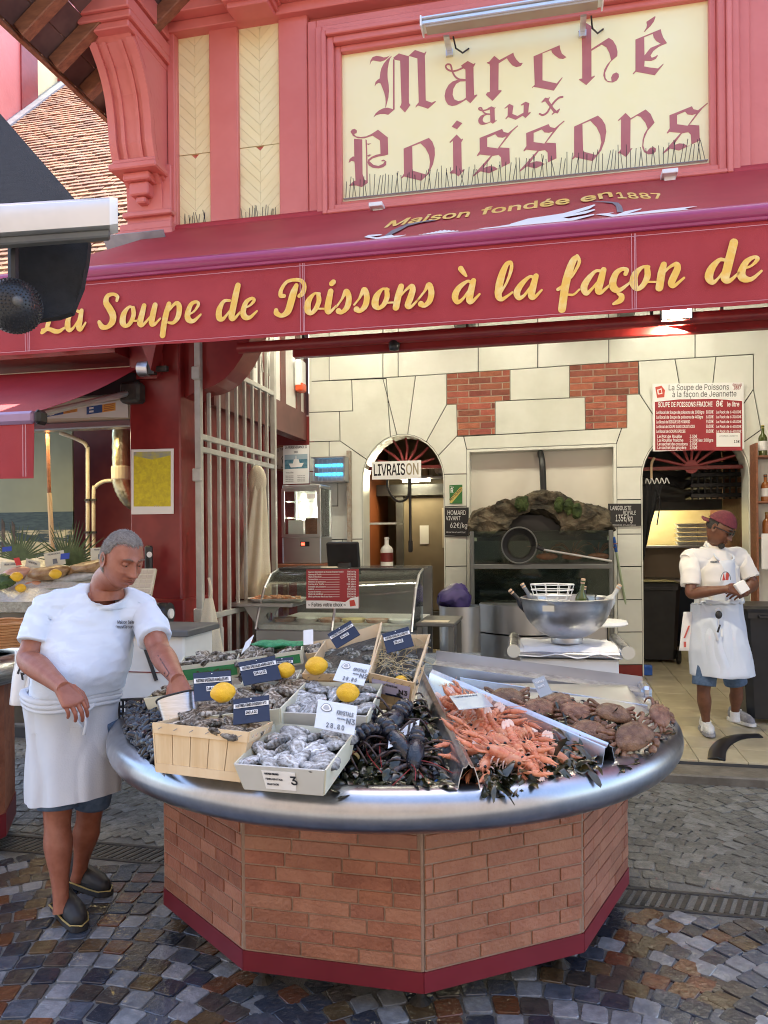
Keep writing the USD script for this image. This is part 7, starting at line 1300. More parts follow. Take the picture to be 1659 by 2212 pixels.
pr_ = T('till_keyboard', 'cream till keyboard with a grid of keys tilted beside the man', 'keyboard', loc=at(305, 1262, 5.6)); e1, e2 = UU * .97 + VV * .2, ZZ * .92 + VV * .38; c = at(305, 1245, 5.6); pr_.add('case', frame_slab(sbox(-.13, -.14, .1, .06), c, e1, e2, np.cross(e1, e2) * -1, .03), goldwhite)
for i in range(5):
    for j in range(5): pr_.add('key', frame_slab(sbox(-.115 + i * .041, -.125 + j * .036, -.08 + i * .041, -.098 + j * .036), c + np.cross(e1, e2) * .004, e1, e2, -np.cross(e1, e2), .004), beige)
pr_.add('stand', rod(c - ZZ * .12, c - ZZ * .32, .02, 8), darkiron)
sc = T('ticket_printer', 'black printer roll with a white end on the shelf by the pillar', 'printer', loc=at(345, 1345, 5.5)); c = at(340, 1325, 5.5); sc.add('drum', xf(lathe([(.001, -.1), (.075, -.1), (.078, .1), (.001, .1)], n=20), Mx(c, ZZ, UU)), black, smooth=40); sc.add('end_disc', xf(lathe([(.001, .1), (.035, .1), (.035, .115), (.001, .115)], n=16), Mx(c, ZZ, UU)), whitepl); sc.add('shelf', bx(c - ZZ * .1, (.5, .3, .03), UU, VV, ZZ, .006), greyd)
wcart = T('white_cabinet', 'low white cabinet with a black handle behind the man', 'cabinet', loc=at(330, 1530, 4.9)); c0_ = at(262, 1400, 4.75); c1_ = at(420, 1380, 4.6)
wcart.add('body', bx(at(345, 1460, 4.9), (.55, .4, .60), UU, VV, ZZ, .012), whitep); wcart.add('worktop', bx(at(345, 1358, 4.9), (.62, .46, .04), UU, VV, ZZ, .006), greyd); wcart.add('handle', rod(at(312, 1395, 4.68), at(338, 1470, 4.68), .012, 6), black)
for k in (0, 1): wcart.add('door_seam', bx(at(345, 1440 + k * 60, 4.9) - VV * .202, (.55, .002, .006), UU, VV, ZZ), pinkd)
# left stall counter with ice, fish and palm leaves
sc_ = T('ice_counter', 'long steel fish counter with crushed ice at the left', 'counter', loc=Bp(-2.9, .3, .1)); ca, cbp = at(-40, 1262, 5.5), at(270, 1262, 5.6)
ICE = mat('crushed_ice', (.62, .60, .54), .35, (.76, .75, .70), 40, bump=.9, bscale=60)
icy = np.array([[at(-60 + 320 * a, 1300 - 100 * b, 5.35 + .75 * b) for a in np.linspace(0, 1, 26)] for b in np.linspace(0, 1, 14)]); icy[..., 2] += noise3(icy, 9) * .09; sc_.add('ice', sheet(icy, .02), ICE, smooth=True)
sc_.add('front_band', q4(at(-60, 1300, 5.35), at(265, 1300, 5.3), at(265, 1322, 5.3), at(-60, 1322, 5.35), .02), mat('foil_band', (.28, .25, .18), .4, (.46, .42, .32), 40, bump=.8)); sc_.add('front_panel', q4(at(-60, 1323, 5.36), at(265, 1323, 5.31), at(265, 1560, 5.31), at(-60, 1560, 5.36), .02), mat('dull_steel', (.08, .07, .05), .45, (.12, .105, .08), 4, metal=.5)); sc_.add('tap', cat_mesh(rod(at(35, 1342, 5.2), at(35, 1366, 5.2), .008), rod(at(25, 1343, 5.2), at(36, 1343, 5.2), .008)), alu)
leafm = mat('palm_green', (.03, .06, .012), .45, (.07, .12, .03), 20)
for lab, px, py, Y, n_, s0 in (('fan palm leaf before the wooden pole at the left stall', 150, 1222, 5.9, 26, .34), ('fan palm leaf at the far left of the ice counter', 42, 1212, 5.9, 22, .30), ('cut palm leaf lying flat on the ice', 95, 1272, 5.45, 9, .18)):
    t = T('palm_leaf', lab, 'palm leaf', loc=at(px, py, Y)); c = at(px, py, Y); flat = 'flat' in lab
    for k in range(n_):
        a = (-1.35 + 2.7 * k / (n_ - 1)); d = (UU * math.sin(a) + ZZ * math.cos(a)) if not flat else (UU * math.cos(a * .5) - VV * .5 * math.sin(a)); L_ = s0 * R.uniform(.85, 1.05); w = np.cross(d, VV) if not flat else VV * .5
        e = c + d * L_ + VV * R.uniform(-.05, .05); t.add('leaflet', sheet(np.array([[c - w * .002, c + w * .002], [c + d * L_ * .5 - w * .008, c + d * L_ * .5 + w * .008], [e - w * .001, e + w * .001]]), .001), leafm)
tagm = mat('stall_tag', (.56, .56, .46), .4, (.62, .62, .52), 4)
for lab, q in (('price tag leaning between the palm leaves, leftmost', [(2, 1215), (45, 1212), (48, 1250), (2, 1252)]), ('price tag leaning right of the left palm leaf', [(57, 1206), (88, 1214), (82, 1252), (52, 1245)]), ('price tag by the foot of the wooden pole', [(95, 1196), (138, 1188), (146, 1216), (100, 1226)]), ('price tag beside the right palm leaf near the man', [(196, 1184), (237, 1182), (240, 1210), (197, 1212)])):
    t = card(lab, [(x, y, 5.75) for x, y in q], 'stall_price_tag', tagm, cat='price tag'); t.add('drawing', q4(t.pt(.4, .5), t.pt(.6, .5), t.pt(.62, .85), t.pt(.38, .85), .0006), MATS['grey_text']); t.add('lettering', text('PÊCHE LOCALE', t.H * .1, t.pt(.2, .2), t.ex, t.ey, True, t.W * .6), MATS['grey_text'])
redm = mat('red_flag', (.55, .03, .03), .5); bluem = mat('blue_flag', (.02, .06, .40), .5)
for lab, q, m_ in (('small blue paper flag near the right palm leaf', [(132, 1196), (151, 1194), (150, 1209), (131, 1209)], bluem), ('small red paper flag at the left of the ice', [(30, 1206), (42, 1204), (48, 1220), (36, 1222)], redm), ('small blue paper flag at the far left of the ice', [(6, 1182), (26, 1180), (26, 1190), (6, 1192)], bluem)): card(lab, [(x, y, 5.7) for x, y in q], 'paper_flag', m_, cat='flag')
brn = mat('brown_fish', (.24, .13, .05), .4, (.45, .30, .16), 18, bump=.3); pk = mat('pink_fish', (.55, .28, .2), .4, (.64, .42, .34), 14)
for lab, px, py, s_, m_ in (('brown ray fish lying on the ice beside the blue flag', 105, 1238, (.17, .1, .05), brn), ('long brown fish on the ice behind the man', 205, 1225, (.24, .1, .05), brn), ('pink fish fillet at the left of the ice', 35, 1240, (.1, .08, .05), pk), ('heap of pink prawns in the middle of the ice counter', 62, 1268, (.13, .07, .04), shr), ('orange salmon piece left of the leaning tags', 14, 1268, (.09, .07, .04), pk), ('silver fish lying along the back of the ice', 160, 1248, (.2, .06, .035), mat('silver_fish', (.34, .34, .32), .3, (.5, .5, .48), 20)), ('pale scallop shell standing on the ice', 70, 1252, (.08, .04, .08), beige)):
    m = ell(at(px, py, 5.7), s_, 3, UU + ZZ * .12, VV); solo('fish', (m[0] + noise3(m[0], 12)[:, None] * .05, m[1]), m_, lab, 'shell' if 'shell' in lab else 'fish', smooth=True)
for lab, px, py, r in (('lemon on the ice at the far left', 36, 1246, .035), ('lemon half on the front edge of the ice', 45, 1270, .03), ('lemon on the ice just behind the man\'s shoulder', 120, 1240, .035)): lemon(lab, px, py, 5.5, r)
hb_ = ell(at(8, 1255, 5.5), (.09, .05, .05), 3); solo('herb_bunch', (hb_[0] + noise3(hb_[0], 30)[:, None] * .06, hb_[1]), leafm, 'dark green herb bunch at the far left of the ice', 'herbs')
L = UsdLux.RectLight.Define(stage, '/World/stall_lamp_light'); L.CreateWidthAttr(1.); L.CreateHeightAttr(.08); L.CreateNormalizeAttr(True); L.CreateColorAttr((1, .78, .38)); L.CreateIntensityAttr(1.0); aim(L, Bp(-3.0, .12, 2.5), -ZZ)
t = T('stall_lamp', 'strip lamp under the header of the left stall', 'lamp', loc=Bp(-3, -.05, 2.6)); t.add('body', bb(-3.5, -2.5, .08, .16, 2.55, 2.60), whitepl); t.add('tube', tube([Bp(-3.45, .12, 2.53), Bp(-2.55, .12, 2.53)], .015, 8), '/World/Looks/tube_warm')
# second round table at the left edge, basket and tote bag
lt = T('left_table', 'second round brick fish table cut by the left edge of the picture', 'table', loc=np.array([-2.35, 3.9, 0])); cL = np.array([-2.52, 3.95, 0]); rL = .66
lt.add('steel_rim', tube([cL + [rL * math.cos(a), rL * math.sin(a), .96] for a in np.linspace(-2.6, 1.4, 60)], .07, 20), steel, smooth=True); lt.add('brick_drum', skin([np.array([cL + [.56 * math.cos(a), .56 * math.sin(a), z] for a in np.linspace(0, 6.283, 10, endpoint=False)]) for z in (.2, .93)]), tbrick[2]); lt.add('plinth_board', skin([np.array([cL + [.565 * math.cos(a), .565 * math.sin(a), z] for a in np.linspace(0, 6.283, 10, endpoint=False)]) for z in (.08, .2)]), plinth); lt.add('steel_bed', lathe([(.001, .95), (rL, .95)], cL, 40), steel_b)
wk = mat('wicker', (.42, .17, .05), .6, (.58, .28, .10), 14, aniso=(1, 1, 14), bump=.5); bs = T('wicker_basket', 'brown wicker basket on the left table edge', 'basket', loc=at(5, 1398, 3.8)); c = at(2, 1392, 3.85)
for k in range(9):
    z = k * .014; s_ = 1 + k * .03; bs.add('weave_row', tube([c + np.array([(.16 * s_) * math.cos(a), (.11 * s_) * math.sin(a), z + .002 * math.sin(a * 12)]) for a in np.linspace(0, 6.283, 40, endpoint=False)], .0085, 5, closed=True), wk)
tot = T('tote_bag', 'white shopping bag with black print hung on the left table', 'bag', loc=at(45, 1530, 3.45)); qa_ = [at(32, 1405, 3.42), at(70, 1420, 3.42), at(66, 1528, 3.38), at(26, 1522, 3.38)]; P_ = np.array([[(qa_[0] * (1 - a) + qa_[1] * a) * (1 - b) + (qa_[3] * (1 - a) + qa_[2] * a) * b + np.array([0, .012 * math.sin(a * 9 + b * 3), 0]) for a in np.linspace(0, 1, 10)] for b in np.linspace(0, 1, 10)]); tot.add('cloth', sheet(P_, .012), whitepl, smooth=True)
e = (qa_[1] - qa_[0]) / np.linalg.norm(qa_[1] - qa_[0]); up_ = np.cross(np.cross(e, ZZ), e) * -1; up_ = ZZ - e * (ZZ @ e); up_ /= np.linalg.norm(up_)
for s_, y, h in (('R', 1462, .05), ('ERIE', 1496, .022), ('OR', 1508, .022)): tot.add('lettering', text(s_, h, at(34, y, 3.385), e, up_, True), ink)
# ------------------------------------------------------------------ tiled roof and gable of the neighbour
nb_ = T('neighbour_house', 'neighbouring house with a tiled roof slope and pink half-timbered gable', 'house', loc=Bp(-3.2, 2, 0)); SL = math.radians(46)
rd_ = VV * math.cos(SL) + ZZ * math.sin(SL); rn = -VV * math.sin(SL) + ZZ * math.cos(SL); zR, vR = 3.94, .45
r0 = Bp(0, vR, zR)
nb_.add('roof_deck', bx(r0 + UU * -4.2 + rd_ * 3.6 - rn * .05, (5.0, 7.6, .05), UU, rd_, rn), wood_d); nb_.add('front_wall', bb(-6.6, -2.1, vR + .2, vR + .3, 3.62, zR + .1), pink, 0)
tl_ = []
for i in range(70):
    for j in range(28):
        u = -1.9 - j * .165 - (i % 2) * .082
        if u < -6.2: continue
        c = r0 + UU * u + rd_ * (.03 + i * .10); s_ = c - np.array([0, 0, CAM_H]); X = s_[0] / s_[1] * F + 829.5; Yp = 1160 - s_[2] / s_[1] * F
        if X < -40 or X > 300 or Yp > 590 or Yp < 150: continue
        tl_.append((s_ @ s_, c))
tl_.sort(key=lambda q: q[0]); gq = {}
for k, (_, c) in enumerate(tl_):
    e2 = unit(rd_ + rn * .10 + UU * R.uniform(-.01, .01)) if 0 else (rd_ * .99 - rn * .12); d = bx(c + rn * (.010 + R.uniform(-.004, .004)), (.158, .165, .016), UU, e2 / np.linalg.norm(e2), None, .003); q = R.choices((0, 1, 2), (5, 2, 2))[0]
    if k < 300: nb_.add('roof_tile', d, tile_m[q])
    else: gq.setdefault(q, []).append(d)
for k in sorted(gq): nb_.add('roof_tiles', cat_mesh(*gq[k]), tile_m[k], kind='stuff')
GW = -6.14
va, vb_, vc, vd = onu(-60, 230, GW)[0], onu(80, 200, GW)[0], onu(128, 150, GW)[0], onu(150, 120, GW)[0]
for x0, x1, m_, o_ in ((va - 2, onu(45, 200, GW)[0], pink, 0), (onu(45, 200, GW)[0], vb_, pinkd, .02), (vb_, vc, bds, -.03), (vc, vd + .05, pinkd, .02), (vd + .05, vd + 4, pink, 0)):
    nb_.add('gable_panel', vz([(x0, 4.5), (x1, 4.5), (x1, 12), (x0, 12)], GW - .2, GW + o_), m_)
nb_.add('flashing', bx(r0 + UU * (GW + .08) + rd_ * 5 + rn * .03, (.2, 9.0, .03), UU, rd_, rn), lead)
# ------------------------------------------------------------------ near black awning at the left with its speaker
BY = 3.0
ba = T('black_awning', 'near black folded awning with an aluminium front bar at the left', 'awning', loc=at(60, 500, BY)); vdir = np.array([.93, .36, 0]); vdir /= np.linalg.norm(vdir)
e0, e1 = at(-120, 490, BY - .18), at(238, 466, BY); ax = (e1 - e0) / np.linalg.norm(e1 - e0); nf = np.cross(ax, ZZ); nf /= np.linalg.norm(nf)
def barsec(c): return np.array([c + nf * x + ZZ * y for x, y in ((.05, -.055), (.062, .0), (.056, .04), (.034, .058), (-.034, .06), (-.056, .045), (-.06, -.035), (-.045, -.058), (.0, -.062))])
ba.add('front_bar', skin([barsec(e0), barsec(e1)]), alu, smooth=40); ba.add('end_cap', skin([barsec(e1), barsec(e1 + ax * .035) * .0 + np.array([(e1 + ax * .03) + (p - e1) * .92 for p in barsec(e1)])]), whitepl, smooth=30); ba.add('cap_screw', ell(e1 + ax * .03 + nf * .01, (.008, .008, .008), 1), black)
ba.add('lower_profile', bx((e0 + e1) / 2 - ZZ * .075, (np.linalg.norm(e1 - e0), .05, .03), ax, np.cross(ZZ, ax), ZZ, .006), greyd)
tri = [at(-120, 150, BY + .9), at(-3, 243, BY + .8), at(166, 436, BY + .05), at(-120, 470, BY - .15)]; c_ = np.array([[tri[0], tri[1]], [tri[3], tri[2]]])
P_ = np.array([[(tri[0] * (1 - a) + tri[1] * a) * (1 - b) + (tri[3] * (1 - a) + tri[2] * a) * b - ZZ * .02 * math.sin(math.pi * a) for a in np.linspace(0, 1, 8)] for b in np.linspace(0, 1, 8)]); ba.add('canvas', sheet(P_, .004), blackm, smooth=True)
ol = [(18, 515), (186, 508), (182, 560), (172, 610), (150, 668), (120, 682), (60, 692), (28, 610), (20, 560)]; pl_ = [at(x, y, BY + .05) for x, y in ol]; o0 = pl_[0]; ee = np.array([1.0, .15, 0]); ee /= np.linalg.norm(ee); nn_ = np.array([-ee[1], ee[0], 0])
pg = Polygon([((p - o0) @ ee, (p - o0)[2]) for p in pl_]); v, f = trimesh.remesh.subdivide_to_size(*frame_slab(pg, o0, ee, ZZ, nn_, .05), max_edge=.06); ba.add('folded_cloth', (v + noise3(v, 6)[:, None] * nn_ * .05, f), blackm, smooth=30)
spk = T('ball_speaker', 'round black speaker with a studded grille under the near awning', 'speaker', loc=at(40, 715, BY - .1)); c = at(30, 662, BY - .05); rr0 = 57 / F * BY
spk.add('ball', ell(c, (rr0,) * 3, 3), black, smooth=True)
for k in range(1, 12):
    a = k * .14; n_ = max(6, int(2 * math.pi * math.sin(a) / .13)); fx = np.array([.55, -.83, -.05]); fx /= np.linalg.norm(fx); s1 = np.cross(fx, ZZ); s1 /= np.linalg.norm(s1); s2 = np.cross(s1, fx)
    spk.add('stud_row', cat_mesh(*[ell(c + rr0 * (fx * math.cos(a) + (s1 * math.cos(b) + s2 * math.sin(b)) * math.sin(a)), (.0035,) * 3, 1) for b in np.linspace(0, 6.283, n_, endpoint=False)]), MATS['slate'], kind='stuff')
spk.add('centre_disc', ell(c + rr0 * fx * .96, (.02, .02, .02), 2), greyd); spk.add('mount', rod(c + ZZ * rr0 * .9, c + ZZ * (rr0 + .15), .02, 8), black); spk.add('side_case', bx(c + np.array([-.16, .02, .02]), (.22, .12, .2), b=.03), black)
# ------------------------------------------------------------------ people
def limb(pts, n=16, k=5):
    p = spline(np.array(pts, float), k); return tube(p[:, :3], np.maximum(p[:, 3], .004), n)

def man_(mesh):
    v, f = cat_mesh(mesh); m = trimesh.Trimesh(v, f, process=True)
    if m.volume < 0: m.invert()
    return m3.Manifold(m3.Mesh(np.asarray(m.vertices, np.float32), np.asarray(m.faces, np.uint32)))
def union(parts):
    ms = [man_(p) for p in parts]; ms = [m for m in ms if m.num_tri() > 0]; return m3.Manifold.batch_boolean(ms, m3.OpType.Add)
def soft(mani, edge=.012, it=6):
    m = mani.refine_to_length(edge).to_mesh(); t = trimesh.Trimesh(np.asarray(m.vert_properties)[:, :3], np.asarray(m.tri_verts), process=True); trimesh.smoothing.filter_taubin(t, lamb=.5, nu=.53, iterations=it); return np.asarray(t.vertices), np.asarray(t.faces)
def hand(w, d, n, side, curl=.5, thumb=.6, spread=.05, scale=1., split=None):
    """hand at wrist w pointing along d, palm facing n; side +1 / -1 puts the thumb; fingers curl towards n"""
    d, n = unit(d), unit(n); n = unit(n - d * (n @ d)); s = np.cross(n, d) * side; S = scale; sp = lambda p, r: m3.Manifold.sphere(r * S, 14).translate(list(map(float, p)))
    P = lambda x, y, z=0: w + (d * x + s * y + n * z) * S
    palm = m3.Manifold.batch_hull([sp(P(.0, .010), .0215), sp(P(.0, -.010), .021), sp(P(.085, .032), .0135), sp(P(.088, .010), .0145), sp(P(.086, -.012), .0140), sp(P(.078, -.032), .0125), sp(P(.03, .034, .008), .016)])
    out = [palm]
    for y, L_, r, base, c in ((.032, .078, .0092, .086, .9), (.011, .086, .0096, .090, 1.), (-.011, .080, .0092, .087, 1.08), (-.031, .062, .0082, .078, 1.15)):
        p = P(base, y); a = 0.; dirv = d + s * y * spread * 12; seg = (.45, .31, .24); js = [(p, r * 1.06)]
        for k, q in enumerate(seg):
            a += curl * c * (.75, .95, .7)[k]; v = unit(unit(dirv) * math.cos(a) + n * math.sin(a)); p = p + v * L_ * q * S; js.append((p, r * (1 - .1 * (k + 1))))
        for (p0, r0), (p1, r1) in zip(js[:-1], js[1:]): out.append(m3.Manifold.batch_hull([sp(p0, r0), sp(p1, r1)]))
    p0, p1 = P(.022, .034, .006), P(.052, .056, .012 + .02 * thumb); p2 = p1 + unit(d * .9 + s * (.25 - .5 * thumb) + n * .5 * thumb) * .032 * S; p3 = p2 + unit(d * .9 - s * .35 * thumb + n * .45 * thumb) * .026 * S
    for (a, ra), (b, rb_) in zip(((p0, .016), (p1, .0118), (p2, .0104)), ((p1, .0122), (p2, .0104), (p3, .0085))): out.append(m3.Manifold.batch_hull([sp(a, ra), sp(b, rb_)]))
    m = m3.Manifold.batch_boolean(out, m3.OpType.Add).refine_to_length(.004).to_mesh(); t = trimesh.Trimesh(np.asarray(m.vert_properties)[:, :3], np.asarray(m.tri_verts), process=True); trimesh.smoothing.filter_taubin(t, lamb=.45, nu=.48, iterations=5); return np.asarray(t.vertices), np.asarray(t.faces)
def head_mesh(nose=1., jaw=1.):
    m = trimesh.creation.icosphere(5); v = np.array(m.vertices); x, y, z = v.T
    k = np.clip(-z, 0, 1); X = x * .100 * (1 - .10 * k ** 2) ; Y = y * .079 * (1 - .24 * k ** 1.8 / jaw) * (1 + .05 * np.clip(-x, 0, 1)); Z = z * .122
    X = X - .014 * np.clip(x, 0, 1) * (1 - np.abs(y)) * 0 + np.where((x < 0) & (z < 0), .045 * k * (-x), 0); X = np.where((x > 0) & (z < -.15), X + .020 * k * x, X)
    flat = np.exp(-(Y / .055) ** 2) * (x > 0); X = X - .006 * flat * np.exp(-((Z - .0) / .06) ** 2)
    g = lambda a, b, c=2.: np.exp(-np.abs(a / b) ** c); fr = np.clip(x, 0, 1) ** .5 * (x > 0); aY = np.abs(Y)
    ramp = np.clip((.034 - Z) / .060, 0, 1) * np.clip((Z + .042) / .010, 0, 1); wid = .010 + .007 * np.clip((.02 - Z) / .05, 0, 1)
    X = X + fr * nose * (.030 * g(Y, wid) * ramp + .008 * g(aY - .014, .006) * g(Z + .030, .008))
    X = X + fr * (.007 * g(Z - .034, .011) * g(Y, .055, 4) - .013 * g(aY - .031, .016) * g(Z - .013, .012) + .006 * g(aY - .044, .016) * g(Z + .022, .018))
    X = X + fr * (.0065 * g(Z + .054, .006) * g(Y, .022) + .0065 * g(Z + .067, .007) * g(Y, .020) - .008 * g(Z + .0605, .0028) * g(Y, .026, 4) - .005 * g(Z + .080, .008) * g(Y, .02) + .011 * g(Z + .100, .016) * g(Y, .026) - .004 * g(aY - .030, .006) * g(Z + .045, .018))
    return np.c_[X, Y, Z], np.array(m.faces)
def ear(s):
    o = ell((0, 0, 0), (.019, .007, .033), 3); v = o[0]; r = np.hypot(v[:, 0] / .019, v[:, 2] / .033); v = v.copy(); v[:, 1] = s * (v[:, 1] + .012 * (r ** 2) * .6 - np.where(v[:, 1] > 0, .006 * np.exp(-(r / .55) ** 2), 0)); f = o[1] if s > 0 else o[1][:, ::-1]
    a = .25; R_ = np.array([[math.cos(a), 0, -math.sin(a)], [0, 1, 0], [math.sin(a), 0, math.cos(a)]]); return v @ R_.T + [-.008, s * .078, -.004], f
def hair_shell(hv, hf, region, off, amp, seed=1):
    v = hv * 1.0; keep = region(v) + (meshkit.fbm(v * 90, 2, 7) - .5) * 1.1; n = v / np.linalg.norm(v, axis=1, keepdims=True); q = np.c_[v[:, 0] * 30, v[:, 1] * 120, v[:, 2] * 60]; d = off + amp * (meshkit.fbm(q, 3, seed) - .3); w = v + n * np.where(keep > 0, d * np.clip(keep * 3, 0, 1), -.004)[:, None]
    fs = hf[(keep[hf] > 0).any(1)]; return w, fs
def rings(fr_o, f, s, rows, n=40, fold=None):
    """torso loft: rows of (z, forward, side, half width, half depth, exponent)"""
    out = []; rows = spline(np.array(rows, float), 5)
    for z, fo, si, w, d, e in rows:
        a = np.linspace(0, 2 * math.pi, n, endpoint=False); ca, sa = np.cos(a), np.sin(a); e = max(e, 1.6); rx_ = np.sign(ca) * np.abs(ca) ** (2 / e); ry_ = np.sign(sa) * np.abs(sa) ** (2 / e); c = fr_o + f * fo + s * si
        p = c + np.outer(rx_ * d, f) + np.outer(ry_ * w, s); p[:, 2] = z; out.append(p)
    return out
def wrinkle(mesh, amp, sc, seed, aniso=(1, 1, 1)):
    v, f = cat_mesh(mesh); m = trimesh.Trimesh(v, f, process=False); n = np.asarray(m.vertex_normals); q = v * np.asarray(aniso); d = (1 - np.abs(meshkit.fbm(q * sc, 2, seed) * 2 - 1)) ** 3 - .5; return v + n * (amp * d)[:, None], f
def remesh(mesh, e): return trimesh.remesh.subdivide_to_size(*cat_mesh(mesh), max_edge=e)
skin1 = mat('skin_fair_tanned', (.26, .088, .05), .42, (.33, .125, .078), 26, detail=6, bump=.12, bscale=220, sss=.12); skin1b = mat('lip_fair', (.26, .08, .06), .45); skin2 = mat('skin_brown', (.12, .045, .022), .45, (.16, .062, .032), 26, bump=.12, bscale=220, sss=.08); skin2b = mat('lip_brown', (.12, .045, .03), .45)
greyh = mat('grey_hair', (.13, .105, .09), .7, (.24, .215, .19), 90, detail=6, aniso=(.25, 1.2, .6), bump=.7, bscale=160); tee = mat('white_cotton', (.62, .69, .80), .85, (.65, .72, .83), 6, bump=.12, bscale=260); aprm = mat('white_apron', (.60, .65, .73), .8, (.65, .70, .77), 4, bump=.15, bscale=160)
denim = mat('blue_denim', (.06, .11, .20), .8, (.10, .16, .27), 40, bump=.3, bscale=300); rubber = mat('black_rubber', (.014, .015, .018), .55, (.03, .03, .034), 20); eyew = mat('eye_white', (.75, .72, .68), .2); iris = mat('dark_iris', (.03, .025, .02), .15); sock = mat('white_sock', (.72, .72, .70), .85, (.78, .78, .76), 60, bump=.4); solem = mat('tan_sole', (.42, .33, .12), .6); capm = mat('maroon_cap', (.10, .012, .022), .75, (.14, .018, .03), 60, bump=.3)
tat = mat('tattoo_ink', (.13, .07, .07), .5)
def shoe(heel, toe, w, h, up=ZZ):
    d = unit(toe - heel); L_ = np.linalg.norm(toe - heel); s = unit(np.cross(up, d)); sp = lambda x, y, z, r: m3.Manifold.sphere(r, 18).translate(list(map(float, heel + d * x * L_ + s * y + ZZ * z)))
    up_ = m3.Manifold.batch_hull([sp(.08, 0, .05, w * .75), sp(.06, 0, h * .85, w * .55), sp(.35, 0, h * .80, w * .62)]) + m3.Manifold.batch_hull([sp(.3, 0, h * .72, w * .66), sp(.35, 0, .045, w * .85), sp(.72, w * .12, .042, w * .95), sp(.90, w * .06, .036, w * .72)]) + m3.Manifold.batch_hull([sp(.08, 0, .045, w * .8), sp(.4, 0, .045, w * .85)])
    cut = m3.Manifold.cube([4, 4, 4], True).translate([float(heel[0]), float(heel[1]), float(heel[2] + .018 - 2)]); return soft(up_ - cut, .012, 4)
def sole(heel, toe, w):
    d = unit(toe - heel); L_ = np.linalg.norm(toe - heel); s = unit(np.cross(ZZ, d)); sp = lambda x, y, r: m3.Manifold.cylinder(.024, r, r, 20).translate(list(map(float, heel + d * x * L_ + s * y))); m = m3.Manifold.batch_hull([sp(.08, 0, w * .92), sp(.4, 0, w * .9), sp(.72, w * .12, w * 1.04), sp(.92, w * .06, w * .82)]); return cat_mesh(m)
def place_head(t, c, fwd, up, hm, skin, lip, sc=1., lid=.75, brow=None):
    fwd = unit(fwd); y = unit(np.cross(up, fwd)); z = np.cross(fwd, y); M = np.eye(4); M[:3, 0], M[:3, 1], M[:3, 2], M[:3, 3] = fwd * sc, y * sc, z * sc, c; g = t.group('face')
    for s in (-1, 1):
        t.add('eye', xf(ell((.077, s * .031, .012), (.0115,) * 3, 2), M), eyew, smooth=True, under=g.path); t.add('iris', xf(ell((.0865, s * .031, .008), (.003, .0048, .0048), 2), M), iris, smooth=True, under=g.path)
        e = ell((.0765, s * .031, .013), (.0130, .0150, .0130), 3); e = (e[0], e[1][(e[0][e[1]][:, :, 2].mean(1) > .013 - .013 * (lid * 2 - 1.0))]); t.add('eyelid', xf(e, M), skin, smooth=True, under=g.path)
        if brow is not None: t.add('eyebrow', xf(tube(spline([(.098, s * .012, .034), (.096, s * .032, .040), (.082, s * .050, .034)], 5), [.003] * 3 + [.0042] * 5 + [.002] * 3, 6), M), brow, smooth=True, under=g.path)
    t.add('lips', xf(cat_mesh(tube(spline([(.090, -.024, -.0585), (.101, -.008, -.0545), (.101, .008, -.0545), (.090, .024, -.0585)], 5), np.r_[np.linspace(.001, .0045, 8), np.linspace(.0045, .001, 8)], 6), tube(spline([(.090, -.022, -.0625), (.101, -.007, -.067), (.101, .007, -.067), (.090, .022, -.0625)], 5), np.r_[np.linspace(.001, .005, 8), np.linspace(.005, .001, 8)], 6)), M), lip, smooth=True, under=g.path)
    return M
# ---- man in white at the left
f1 = np.array([math.sin(math.radians(24)), -math.cos(math.radians(24)), 0]); s1 = np.array([f1[1] * -1, f1[0], 0]); b1 = at(178, 1700, 3.34); b1[2] = 0
m1 = T('person', 'man in white T-shirt and white waist apron reaching into the bucket', 'person', loc=b1)
shR, shL = at(98, 1316, 3.27), at(312, 1318, 3.38); nk = at(232, 1268, 3.32); hc = at(264, 1208, 3.24)
tor = [(.72, .0, 0, .155, .13, 2.2), (.84, .01, 0, .168, .14, 2.2), (.95, .05, 0, .178, .165, 2.1), (1.04, .062, 0, .182, .175, 2.1), (1.14, .035, 0, .182, .155, 2.2), (1.22, .01, 0, .180, .130, 2.2), (1.285, -.0, 0, .150, .108, 2.1), (1.335, -.008, .0, .105, .085, 2.), (1.375, -.005, .0, .075, .068, 2.)]
o1 = (shR + shL) / 2; o1[2] = 0; low = at(157, 1600, 3.36); low[2] = 0
def torso1(grow, z0=None, z1=None):
    rows = [(z, fo, si, w + grow, d + grow, e) for z, fo, si, w, d, e in tor if (z0 is None or z >= z0) and (z1 is None or z <= z1)]; R_ = rings(o1, f1, s1, rows)
    for r in R_: k = np.clip((1.36 - r[0, 2]) / .5, 0, 1); r[:, :2] += ((low - o1) * k)[:2]
    return R_
elR, wrR = at(62, 1424, 3.16), at(134, 1484, 2.98); elL, wrL = at(346, 1408, 3.20), at(383, 1466, 2.98)
kR, aR = at(124, 1775, 3.25), at(132, 1940, 3.20); kL, aL = at(193, 1765, 3.43), at(173, 1878, 3.48); hR, hL = b1 - s1 * .082 + ZZ * .80, b1 + s1 * .082 + ZZ * .80
c4 = lambda p, r: (*p, r)
def arm(sh, el, wr, r): 
    m_ = (el + wr) / 2; return limb([c4(sh + (el - sh) * .04, r * .78), c4(sh + (el - sh) * .4, r * .94), c4(sh + (el - sh) * .8, r * .88), c4(el, r * .86), c4(el + (wr - el) * .3, r * .92), c4(el + (wr - el) * .7, r * .70), c4(wr, r * .56), c4(wr + (wr - el) * .06, r * .54)])
